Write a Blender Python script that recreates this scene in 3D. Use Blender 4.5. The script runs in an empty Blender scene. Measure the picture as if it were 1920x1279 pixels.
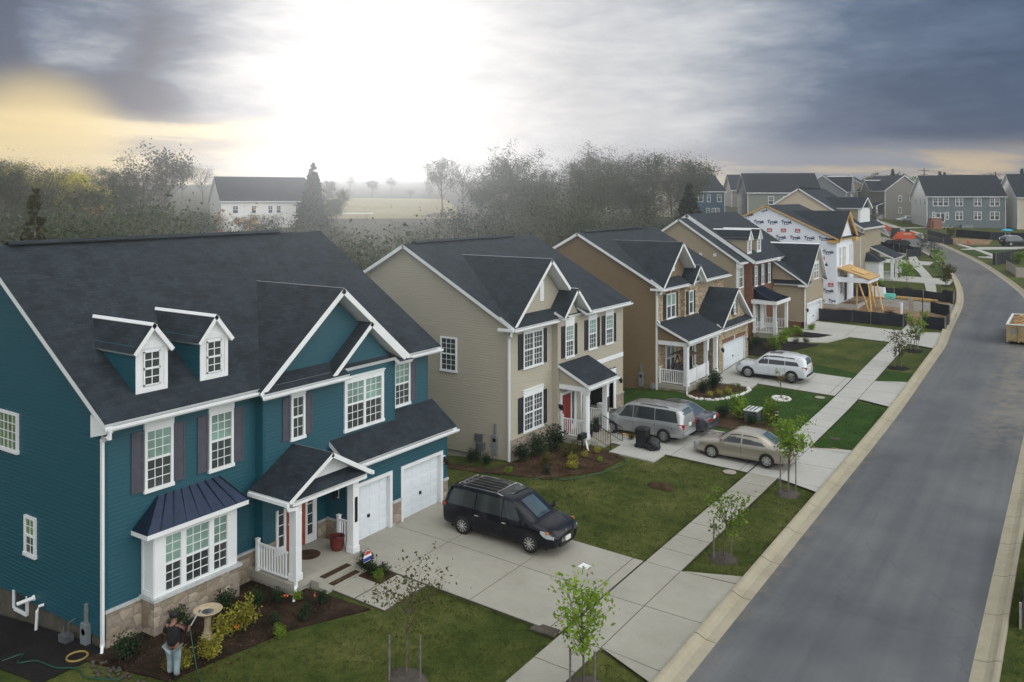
import bpy, math, random
from math import sin, cos, pi, radians, sqrt
from mathutils import Vector, Matrix
RND = random.Random(11)
SC = bpy.context.scene
COL = SC.collection
CAM_H = 13.0
CAM_YAW = math.atan((2028 - 960) / 1600)

# ---------------------------------------------------------------- terrain
PROF = [(-60,-.6),(-10,-.3),(14,0),(34,.2),(52,.4),(69,1.1),(88,1.9),(106,2.7),(212,6),(300,8.5),(500,13)]
CROSS = [(-420,10),(-260,8.5),(-180,6),(-134,3.),(-110,0.),(-85,-3.8),(-60,-3.6),(-38,-1.7),(-30,-.75),(-26,-.25),(-23,0),(-9,-.35),(-2.5,-.35),(5,.0),(40,.5),(420,3)]
def pw(L, t):
    if t <= L[0][0]: return L[0][1]
    if t >= L[-1][0]: return L[-1][1]
    i = 0
    while t > L[i+1][0]: i += 1
    x0, y0 = L[i]; x1, y1 = L[i+1]; h = x1 - x0
    def sl(j):
        if j == 0 or j == len(L) - 1: return 0
        a = (L[j][1]-L[j-1][1])/(L[j][0]-L[j-1][0]); b = (L[j+1][1]-L[j][1])/(L[j+1][0]-L[j][0])
        return 0 if a*b <= 0 else 2*a*b/(a+b)
    m0, m1 = sl(i), sl(i+1); u = (t-x0)/h
    return y0*(1+2*u)*(1-u)**2 + h*m0*u*(1-u)**2 + y1*u*u*(3-2*u) + h*m1*u*u*(u-1)
CROSS2 = [(-420,11),(-260,9),(-172,6.5),(-134,5),(-67,2.6),(-40,.6),(-23,0),(-9,-.35),(-2.5,-.35),(5,.0),(40,.5),(420,3)]
def g(x, y):
    p = pw(PROF, y); c = pw(CROSS, x)
    if y <= 85: return p + c
    k = min(1, (y-85)/65); k = k*k*(3-2*k)
    return p + c*(1-k) + pw(CROSS2, x)*k

# ---------------------------------------------------------------- materials
def newmat(name):
    m = bpy.data.materials.new(name); m.use_nodes = True
    nt = m.node_tree
    return m, nt, nt.nodes['Principled BSDF']
def N(nt, typ, **kw):
    n = nt.nodes.new(typ)
    for k, v in kw.items():
        if k in n.inputs: n.inputs[k].default_value = v
        else: setattr(n, k, v)
    return n
def L(nt, a, b): nt.links.new(a, b)
def ramp(nt, fac, stops):
    r = nt.nodes.new('ShaderNodeValToRGB')
    e = r.color_ramp.elements
    while len(e) < len(stops): e.new(.5)
    for i, (p, c) in enumerate(stops):
        e[i].position = p; e[i].color = (*c, 1) if len(c) == 3 else c
    L(nt, fac, r.inputs[0]); return r.outputs[0]
def mixc(nt, fac, a, b, mode='MIX'):
    m = nt.nodes.new('ShaderNodeMix'); m.data_type = 'RGBA'; m.blend_type = mode
    for s, v in ((m.inputs[0], fac), (m.inputs[6], a), (m.inputs[7], b)):
        if hasattr(v, 'is_output'): L(nt, v, s)
        elif isinstance(v, (int, float)): s.default_value = v
        else: s.default_value = (*v, 1)
    return m.outputs[2]
def coords(nt, kind='pos', scale=(1,1,1)):
    if kind == 'uv': o = N(nt, 'ShaderNodeTexCoord').outputs['UV']
    elif kind == 'obj': o = N(nt, 'ShaderNodeTexCoord').outputs['Object']
    else: o = N(nt, 'ShaderNodeNewGeometry').outputs['Position']
    if scale != (1,1,1):
        mp = N(nt, 'ShaderNodeMapping'); mp.inputs['Scale'].default_value = scale
        L(nt, o, mp.inputs[0]); o = mp.outputs[0]
    return o
def noise(nt, vec, scale, detail=4, rough=.55):
    n = N(nt, 'ShaderNodeTexNoise'); n.inputs['Scale'].default_value = scale
    n.inputs['Detail'].default_value = detail; n.inputs['Roughness'].default_value = rough
    L(nt, vec, n.inputs['Vector']); return n.outputs[0]
def bump(nt, h, bs, strength=.3, dist=.02):
    b = N(nt, 'ShaderNodeBump'); b.inputs['Strength'].default_value = strength; b.inputs['Distance'].default_value = dist
    L(nt, h, b.inputs['Height']); L(nt, b.outputs[0], bs.inputs['Normal'])
def plain(name, c, rough=.6, metal=0, var=.12, scale=3., spec=.4, coat=0):
    m, nt, bs = newmat(name)
    bs.inputs['Roughness'].default_value = rough; bs.inputs['Metallic'].default_value = metal
    bs.inputs['Specular IOR Level'].default_value = spec
    bs.inputs['Coat Weight'].default_value = coat; bs.inputs['Coat Roughness'].default_value = .04
    if var:
        f = noise(nt, coords(nt), scale, 5)
        lo = tuple(v*(1-var) for v in c); hi = tuple(min(1, v*(1+var)) for v in c)
        L(nt, ramp(nt, f, [(.3, lo), (.7, hi)]), bs.inputs['Base Color'])
    else: bs.inputs['Base Color'].default_value = (*c, 1)
    return m
def siding_mat(name, c):
    m, nt, bs = newmat(name)
    p = coords(nt)
    f = noise(nt, p, .5, 3); f2 = noise(nt, coords(nt, scale=(.6,.6,18)), 1.5, 3)
    a = mixc(nt, f, tuple(v*.88 for v in c), tuple(v*1.1 for v in c))
    a = mixc(nt, .35, a, mixc(nt, f2, tuple(v*.75 for v in c), tuple(v*1.2 for v in c)))
    L(nt, a, bs.inputs['Base Color']); bs.inputs['Roughness'].default_value = .48
    bump(nt, noise(nt, coords(nt, scale=(3,3,60)), 4, 3), bs, .12, .004)
    return m
def shingle_mat(name, dark, light):
    m, nt, bs = newmat(name)
    uv = coords(nt, 'uv')
    b = N(nt, 'ShaderNodeTexBrick'); b.offset = .37; b.offset_frequency = 2; b.squash = .7; b.squash_frequency = 3
    b.inputs['Scale'].default_value = 1; b.inputs['Brick Width'].default_value = .31; b.inputs['Row Height'].default_value = .143
    b.inputs['Mortar Size'].default_value = .009; b.inputs['Mortar Smooth'].default_value = .25; b.inputs['Bias'].default_value = .1
    b.inputs['Color1'].default_value = (*dark, 1); b.inputs['Color2'].default_value = (*light, 1)
    b.inputs['Mortar'].default_value = (*[v*.3 for v in dark], 1)
    L(nt, uv, b.inputs['Vector'])
    f = noise(nt, uv, 1.1, 6, .6); f2 = noise(nt, uv, 45, 3)
    c = mixc(nt, .55, b.outputs['Color'], ramp(nt, f, [(.3, tuple(v*.5 for v in dark)), (.75, light)]), 'MIX')
    c = mixc(nt, .5, c, ramp(nt, f2, [(.35, (.55,.55,.55)), (.7, (1.35,1.35,1.35))]), 'MULTIPLY')
    L(nt, c, bs.inputs['Base Color']); bs.inputs['Roughness'].default_value = .82
    bs.inputs['Specular IOR Level'].default_value = .25
    bump(nt, b.outputs['Fac'], bs, -.9, .012)
    return m
def stone_mat(name, cols, sx, sy, mortar=(.20,.17,.13)):
    m, nt, bs = newmat(name)
    uv = coords(nt, 'uv', (sx, sy, 1))
    wob = N(nt, 'ShaderNodeTexNoise'); wob.inputs['Scale'].default_value = 2.2; L(nt, uv, wob.inputs['Vector'])
    add = N(nt, 'ShaderNodeMixRGB'); add.inputs[0].default_value = .07
    L(nt, uv, add.inputs[1]); L(nt, wob.outputs['Color'], add.inputs[2])
    v = N(nt, 'ShaderNodeTexVoronoi', voronoi_dimensions='2D', distance='MINKOWSKI'); v.inputs['Exponent'].default_value = 4
    v.inputs['Scale'].default_value = 1; v.inputs['Randomness'].default_value = .72
    e = N(nt, 'ShaderNodeTexVoronoi', voronoi_dimensions='2D', feature='DISTANCE_TO_EDGE'); e.inputs['Randomness'].default_value = .72
    e.inputs['Scale'].default_value = 1
    L(nt, add.outputs[0], v.inputs['Vector']); L(nt, add.outputs[0], e.inputs['Vector'])
    c = ramp(nt, v.outputs['Color'], [(i/(len(cols)-1), k) for i, k in enumerate(cols)])
    f = noise(nt, coords(nt), 9, 6, .65)
    c = mixc(nt, .6, c, ramp(nt, f, [(.3, (.5,.5,.5)), (.75, (1.3,1.28,1.22))]), 'MULTIPLY')
    ed = ramp(nt, e.outputs['Distance'], [(.02, (0,0,0)), (.07, (1,1,1))])
    L(nt, mixc(nt, ed, mortar, c), bs.inputs['Base Color']); bs.inputs['Roughness'].default_value = .9
    bump(nt, e.outputs['Distance'], bs, .9, .05)
    return m
def brick_mat(name, c1, c2, mortar, w=.21, h=.075, rnd=.5):
    m, nt, bs = newmat(name)
    uv = coords(nt, 'uv')
    b = N(nt, 'ShaderNodeTexBrick'); b.inputs['Scale'].default_value = 1
    b.inputs['Brick Width'].default_value = w; b.inputs['Row Height'].default_value = h
    b.inputs['Mortar Size'].default_value = .008; b.inputs['Color1'].default_value = (*c1,1); b.inputs['Color2'].default_value = (*c2,1)
    b.inputs['Mortar'].default_value = (*mortar,1); b.inputs['Bias'].default_value = 0
    L(nt, uv, b.inputs['Vector'])
    f = noise(nt, uv, 5, 4)
    L(nt, mixc(nt, .6, b.outputs[0], ramp(nt, f, [(.3,(1-rnd,)*3),(.7,(1+rnd*.6,)*3)]), 'MULTIPLY'), bs.inputs['Base Color'])
    bs.inputs['Roughness'].default_value = .9
    bump(nt, b.outputs['Fac'], bs, -.6, .01)
    return m
def ground_mat(name, stops, s1=.35, s2=22., rough=.95, bmp=.5, bd=.03, mid=3.):
    m, nt, bs = newmat(name)
    p = coords(nt)
    a = noise(nt, p, s1, 5, .6); b = noise(nt, p, s2, 3, .7); c = noise(nt, p, mid, 4, .6)
    f = N(nt, 'ShaderNodeMath', operation='MULTIPLY_ADD'); f.inputs[1].default_value = .45; L(nt, a, f.inputs[0])
    f2 = N(nt, 'ShaderNodeMath', operation='MULTIPLY_ADD'); f2.inputs[1].default_value = .3; L(nt, b, f2.inputs[0])
    f3 = N(nt, 'ShaderNodeMath', operation='MULTIPLY'); f3.inputs[1].default_value = .25; L(nt, c, f3.inputs[0])
    L(nt, f3.outputs[0], f2.inputs[2]); L(nt, f2.outputs[0], f.inputs[2])
    L(nt, ramp(nt, f.outputs[0], stops), bs.inputs['Base Color'])
    bs.inputs['Roughness'].default_value = rough; bs.inputs['Specular IOR Level'].default_value = .15
    bump(nt, b, bs, bmp, bd)
    return m
def paint(name, c, metal=.0, rough=.3, coat=1, spec=.5):
    m, nt, bs = newmat(name)
    bs.inputs['Base Color'].default_value = (*c, 1); bs.inputs['Metallic'].default_value = metal
    bs.inputs['Roughness'].default_value = rough; bs.inputs['Coat Weight'].default_value = coat; bs.inputs['Specular IOR Level'].default_value = spec; bs.inputs['Coat Roughness'].default_value = .03
    f = noise(nt, coords(nt), 2.2, 4)
    L(nt, ramp(nt, f, [(.3,(rough*.85,)*3),(.7,(rough*1.2,)*3)]), bs.inputs['Roughness'])
    return m
def leaf_mat(name, c, var=.45, trans=.35):
    m, nt, bs = newmat(name)
    f = noise(nt, coords(nt), 1.7, 3); oi = N(nt, 'ShaderNodeObjectInfo')
    a = ramp(nt, f, [(.3, tuple(v*(1-var) for v in c)), (.7, tuple(min(1,v*(1+var)) for v in c))])
    hs = N(nt, 'ShaderNodeHueSaturation'); L(nt, a, hs.inputs['Color'])
    mr = N(nt, 'ShaderNodeMapRange'); mr.inputs[3].default_value = .75; mr.inputs[4].default_value = 1.25
    L(nt, oi.outputs['Random'], mr.inputs[0]); L(nt, mr.outputs[0], hs.inputs['Value'])
    L(nt, hs.outputs[0], bs.inputs['Base Color']); bs.inputs['Roughness'].default_value = .6
    bs.inputs['Specular IOR Level'].default_value = .25
    tr = N(nt, 'ShaderNodeBsdfTranslucent'); L(nt, hs.outputs[0], tr.inputs[0])
    mx = N(nt, 'ShaderNodeMixShader'); mx.inputs[0].default_value = trans
    L(nt, bs.outputs[0], mx.inputs[1]); L(nt, tr.outputs[0], mx.inputs[2])
    L(nt, mx.outputs[0], nt.nodes['Material Output'].inputs[0])
    return m

M = {}
M['teal'] = siding_mat('teal_siding', (.0045,.066,.092))
M['beige'] = siding_mat('beige_siding', (.355,.33,.262))
M['tan'] = siding_mat('tan_siding', (.165,.118,.065))
M['taupe'] = siding_mat('taupe_siding', (.30,.255,.175))
M['cream'] = siding_mat('cream_siding', (.56,.47,.355))
M['shingle'] = shingle_mat('charcoal_shingles', (.0075,.0125,.0175), (.028,.041,.052))
M['shingle2'] = shingle_mat('slate_shingles', (.0075,.0125,.0175), (.027,.037,.047))
M['white'] = plain('white_trim', (.66,.685,.69), .45, var=.05, scale=1.3)
M['white2'] = plain('white_vinyl', (.62,.65,.655), .4, var=.06, scale=2)
M['door_white'] = plain('garage_door_white', (.62,.67,.71), .45, var=.04, scale=.9)
M['shutter'] = plain('slate_shutter', (.065,.066,.085), .6, var=.15)
M['black'] = plain('black_shutter', (.012,.013,.016), .5, var=.2)
M['metal_roof'] = plain('dark_blue_metal', (.016,.028,.055), .3, .55, .2, 4)
M['stone'] = stone_mat('field_stone', [(.17,.13,.09),(.30,.25,.18),(.24,.20,.17),(.38,.33,.26),(.20,.16,.12)], 2.6, 3.6)
M['ledge'] = brick_mat('ledge_stone', (.46,.38,.25), (.20,.15,.09), (.30,.24,.16), .30, .085, .75)
M['brick'] = brick_mat('red_brick', (.19,.058,.026), (.10,.030,.016), (.22,.16,.12))
M['redbrick2'] = brick_mat('orange_brick', (.30,.10,.045), (.22,.075,.035), (.28,.2,.15))
M['cap'] = plain('stone_cap', (.40,.42,.42), .8, var=.15, scale=6)
M['concrete'] = ground_mat('pale_concrete', [(.3,(.235,.225,.185)),(.5,(.30,.29,.245)),(.72,(.355,.345,.295))], .45, 40, .85, .15, .005, 2.2)
M['concrete2'] = ground_mat('new_concrete', [(.3,(.31,.31,.285)),(.5,(.38,.38,.35)),(.72,(.44,.435,.40))], .35, 40, .85, .12, .005, 1.8)
M['kerb'] = ground_mat('kerb_concrete', [(.3,(.23,.205,.145)),(.5,(.31,.285,.21)),(.72,(.36,.335,.255))], .6, 30, .9, .2, .006, 4)
M['joint'] = plain('joint_dirt', (.07,.065,.05), .95, var=.3)
def asphalt_mat():
    m, nt, bs = newmat('worn_asphalt'); p = coords(nt)
    a = noise(nt, p, .16, 5, .6); b = noise(nt, p, 70, 3, .7); lane = noise(nt, coords(nt, scale=(1.5,.045,1)), 1.0, 4, .6); c_ = noise(nt, p, 1.3, 6, .65)
    col = ramp(nt, a, [(.3,(.072,.080,.087)),(.5,(.100,.108,.115)),(.7,(.132,.138,.140))])
    col = mixc(nt, .55, col, ramp(nt, lane, [(.3,(.72,.73,.75)),(.7,(1.22,1.21,1.19))]), 'MULTIPLY')
    col = mixc(nt, .5, col, ramp(nt, b, [(.3,(.62,.62,.62)),(.7,(1.35,1.34,1.32))]), 'MULTIPLY')
    sp = N(nt, 'ShaderNodeSeparateXYZ'); L(nt, p, sp.inputs[0])
    def win(o, a0, a1, b0=None, b1=None):
        q = N(nt, 'ShaderNodeMapRange', interpolation_type='SMOOTHSTEP'); q.inputs[1].default_value = a0; q.inputs[2].default_value = a1; L(nt, o, q.inputs[0])
        if b0 is None: return q.outputs[0]
        w2 = win(o, b1, b0); k = N(nt, 'ShaderNodeMath', operation='MULTIPLY'); L(nt, q.outputs[0], k.inputs[0]); L(nt, w2, k.inputs[1]); return k.outputs[0]
    def mul(x, y):
        k = N(nt, 'ShaderNodeMath', operation='MULTIPLY')
        for i, v in enumerate((x, y)):
            if hasattr(v, 'is_output'): L(nt, v, k.inputs[i])
            else: k.inputs[i].default_value = v
        return k.outputs[0]
    dust = mul(mul(win(sp.outputs[0], -6.3, -3.6), win(sp.outputs[1], 44, 60, 78, 92)), win(c_, .34, .62))
    gut = mul(win(sp.outputs[0], -8.3, -8.95), win(c_, .42, .66))
    col = mixc(nt, mul(dust, .75), col, (.195,.180,.150)); col = mixc(nt, mul(gut, .6), col, (.17,.14,.11))
    v = N(nt, 'ShaderNodeTexVoronoi', feature='DISTANCE_TO_EDGE'); v.inputs['Scale'].default_value = .16; wv = N(nt, 'ShaderNodeMixRGB'); wv.inputs[0].default_value = .12
    nn = N(nt, 'ShaderNodeTexNoise'); nn.inputs['Scale'].default_value = .9; nn.inputs['Detail'].default_value = 5; L(nt, p, nn.inputs['Vector']); L(nt, p, wv.inputs[1]); L(nt, nn.outputs['Color'], wv.inputs[2]); wv.blend_type = 'ADD'; wv.inputs[0].default_value = 1.6; L(nt, wv.outputs[0], v.inputs['Vector'])
    cr = ramp(nt, v.outputs['Distance'], [(.0,(.75,.75,.75)),(.004,(1,1,1))])
    L(nt, mixc(nt, .8, col, cr, 'MULTIPLY'), bs.inputs['Base Color']); bs.inputs['Roughness'].default_value = .85; bs.inputs['Specular IOR Level'].default_value = .3
    bump(nt, b, bs, .35, .008); return m
M['asphalt'] = asphalt_mat()
M['grass'] = ground_mat('olive_grass', [(.32,(.014,.028,.005)),(.44,(.036,.056,.010)),(.54,(.075,.088,.020)),(.68,(.155,.150,.052))], .38, 26, .95, .9, .05, 2.6)
M['lush'] = ground_mat('lush_grass', [(.32,(.010,.026,.004)),(.5,(.026,.062,.009)),(.68,(.060,.100,.020))], .4, 26, .95, .9, .05, 2.4)
M['mulch'] = ground_mat('brown_mulch', [(.32,(.016,.009,.006)),(.5,(.055,.033,.019)),(.7,(.15,.095,.055))], 1.2, 30, .95, 1., .05, 8)
M['darkmulch'] = ground_mat('dark_mulch', [(.32,(.008,.005,.004)),(.5,(.026,.017,.011)),(.7,(.085,.055,.034))], 1.2, 30, .95, 1., .05, 8)
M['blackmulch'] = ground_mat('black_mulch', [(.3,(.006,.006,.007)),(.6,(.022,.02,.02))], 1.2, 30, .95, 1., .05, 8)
M['greymulch'] = ground_mat('grey_mulch', [(.3,(.03,.026,.022)),(.5,(.085,.075,.062)),(.7,(.16,.14,.12))], 1.2, 30, .95, 1., .05, 8)
M['dirt'] = ground_mat('bare_dirt', [(.3,(.10,.062,.033)),(.5,(.22,.145,.083)),(.7,(.34,.25,.16))], .5, 14, .95, .8, .06, 2.)
M['gravel'] = ground_mat('gravel', [(.3,(.10,.095,.085)),(.5,(.21,.20,.175)),(.7,(.36,.34,.30))], .6, 18, .95, .9, .05, 3)
M['field'] = ground_mat('pale_field', [(.3,(.10,.11,.03)),(.5,(.20,.17,.08)),(.7,(.28,.22,.13))], .06, 2, .95, .3, .05, .3)
M['woodfloor'] = ground_mat('woodland_floor', [(.3,(.022,.026,.015)),(.5,(.05,.05,.03)),(.7,(.085,.08,.05))], .12, 3, .95, .6, .1, .6)
M['lumber'] = plain('new_lumber', (.52,.34,.13), .7, var=.25, scale=6)
M['osb'] = plain('sheathing', (.42,.27,.11), .8, var=.3, scale=10)
M['darkmetal'] = plain('black_metal', (.01,.01,.011), .4, .3, .1)
M['grey'] = plain('grey_box', (.19,.22,.23), .5, .2, .12)
M['greydark'] = plain('grey_pipe', (.11,.12,.125), .5, .3, .2)
M['red_door'] = plain('red_door', (.20,.022,.020), .4, var=.12)
M['rust_door'] = plain('rust_door', (.26,.065,.032), .45, var=.12)
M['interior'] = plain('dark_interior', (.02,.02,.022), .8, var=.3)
M['fabric'] = plain('silt_fabric', (.008,.011,.016), .75, var=.5, scale=1.2)
M['stake'] = plain('weathered_stake', (.14,.125,.115), .8, var=.3, scale=8)
M['post_grey'] = plain('grey_post', (.30,.27,.23), .8, var=.2, scale=6)
M['rubber'] = plain('tyre_rubber', (.009,.009,.010), .8, var=.2)
M['alloy'] = plain('alloy', (.62,.63,.65), .28, .85, .05)
M['chrome'] = plain('chrome', (.75,.76,.78), .12, 1, 0)
M['plastic'] = plain('black_plastic', (.010,.011,.013), .45, var=.2)
M['tail'] = plain('tail_lens', (.30,.008,.008), .15, var=.15, coat=1)
M['amber'] = plain('amber_lens', (.55,.16,.015), .2, var=.1, coat=1)
M['lens'] = plain('clear_lens', (.48,.52,.56), .12, .3, .1, coat=1)
M['plate'] = plain('plate', (.62,.63,.60), .5, var=.1)
M['wrap'] = plain('house_wrap', (.72,.77,.83), .4, var=.06, scale=.8)
M['ink'] = plain('navy_ink', (.018,.05,.10), .5, var=0)
M['inkred'] = plain('red_ink', (.42,.03,.04), .5, var=0)
M['orange'] = paint('orange_paint', (.52,.075,.012))
M['rusty'] = plain('rusty_tan_steel', (.30,.23,.12), .75, .1, .35, 2.5)
M['terracotta'] = plain('maroon_glaze', (.10,.018,.014), .25, var=.3)
M['basin'] = plain('cast_stone', (.36,.30,.20), .85, var=.2, scale=6)
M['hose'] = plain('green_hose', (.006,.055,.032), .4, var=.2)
M['hoseyellow'] = plain('yellow_hose', (.22,.16,.04), .5, var=.2)
M['bark'] = plain('grey_bark', (.085,.072,.058), .9, var=.35, scale=6)
M['farbark'] = plain('far_bark', (.10,.085,.072), .9, var=.3, scale=2)
M['leaf'] = leaf_mat('spring_leaf', (.15,.24,.022))
M['leafdark'] = leaf_mat('shrub_leaf', (.020,.045,.016))
M['leafgold'] = leaf_mat('golden_leaf', (.30,.29,.035))
M['leafolive'] = leaf_mat('olive_leaf', (.085,.085,.020))
M['leafrust'] = leaf_mat('bronze_leaf', (.13,.10,.03))
M['leafwood'] = leaf_mat('woodland_leaf', (.050,.068,.032), .5)
M['leafgrey'] = leaf_mat('bare_twig_haze', (.085,.085,.065), .4)
M['leafyellow'] = leaf_mat('yellow_bloom_and_backlight', (.48,.43,.03), .4)  # bloom colour; also serves as painted backlight on the left treetops
M['leaforange'] = leaf_mat('orange_bud', (.30,.16,.04), .4)
M['conifer'] = leaf_mat('conifer_needle', (.016,.028,.014), .5, .15)
M['cedar'] = leaf_mat('cedar_needle', (.050,.052,.010), .6, .2)
M['blade'] = leaf_mat('grass_blade', (.075,.092,.020), .6)
M['bladelush'] = leaf_mat('lush_blade', (.026,.085,.010), .5)
M['petal'] = plain('tulip_petal', (.05,.012,.03), .6, var=.3)
M['petalred'] = plain('orange_petal', (.55,.10,.02), .6, var=.3)
M['skin'] = plain('skin', (.20,.10,.065), .55, var=.1)
M['shirt'] = plain('black_shirt', (.008,.008,.010), .9, var=.3, scale=9)
M['denim'] = plain('pale_denim', (.20,.26,.29), .85, var=.25, scale=7)
M['hair'] = plain('dark_hair', (.010,.008,.007), .7, var=.3)
M['signblue'] = plain('sign_blue', (.02,.05,.25), .5, var=.05)
M['signred'] = plain('sign_red', (.45,.03,.03), .5, var=.05)
M['cyan'] = plain('cyan_plastic', (.02,.42,.62), .4, var=.1)
M['tealpack'] = plain('teal_wrap', (.13,.48,.42), .5, var=.2)
M['purple'] = plain('purple_plastic', (.07,.03,.22), .5, var=.2)
M['canopy'] = plain('brown_canvas', (.085,.060,.045), .9, var=.2)
M['bluegrey'] = siding_mat('blue_grey_siding', (.12,.15,.155))
M['greengrey'] = siding_mat('green_grey_siding', (.17,.19,.155))
M['farblue'] = siding_mat('far_blue_siding', (.045,.10,.135))
M['fargrey'] = siding_mat('far_grey_siding', (.20,.19,.165))
M['farwhite'] = siding_mat('far_white_siding', (.64,.64,.61))
M['farbeige'] = siding_mat('far_beige_siding', (.50,.46,.36))
M['slate'] = siding_mat('slate_siding', (.17,.18,.19))
M['rock'] = plain('white_rock', (.52,.52,.49), .85, var=.25, scale=8)
def glass(name, c, rough=.05, spec=.6):
    m, nt, bs = newmat(name)
    p = coords(nt); f = noise(nt, p, .9, 3)
    L(nt, ramp(nt, f, [(.35, tuple(v*.6 for v in c)), (.65, tuple(v*1.35 for v in c))]), bs.inputs['Base Color'])
    bs.inputs['Roughness'].default_value = .5; bs.inputs['Coat Weight'].default_value = 1; bs.inputs['Coat Roughness'].default_value = rough
    bs.inputs['Coat IOR'].default_value = 1.5; bs.inputs['Specular IOR Level'].default_value = spec
    return m
M['pane_dark'] = glass('window_glass', (.018,.028,.028))
M['pane_blind'] = glass('glass_over_blind', (.16,.26,.22))
M['pane_side'] = glass('glass_over_green_blind', (.13,.20,.10))
M['car_glass'] = glass('car_glass', (.010,.016,.018), .02)
M['screen_blue'] = glass('windscreen', (.012,.05,.07), .02)
lm, nt, bs = newmat('lit_bulb')
bs.inputs['Emission Color'].default_value = (1,.62,.25,1); bs.inputs['Emission Strength'].default_value = 4
M['bulb'] = lm

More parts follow.
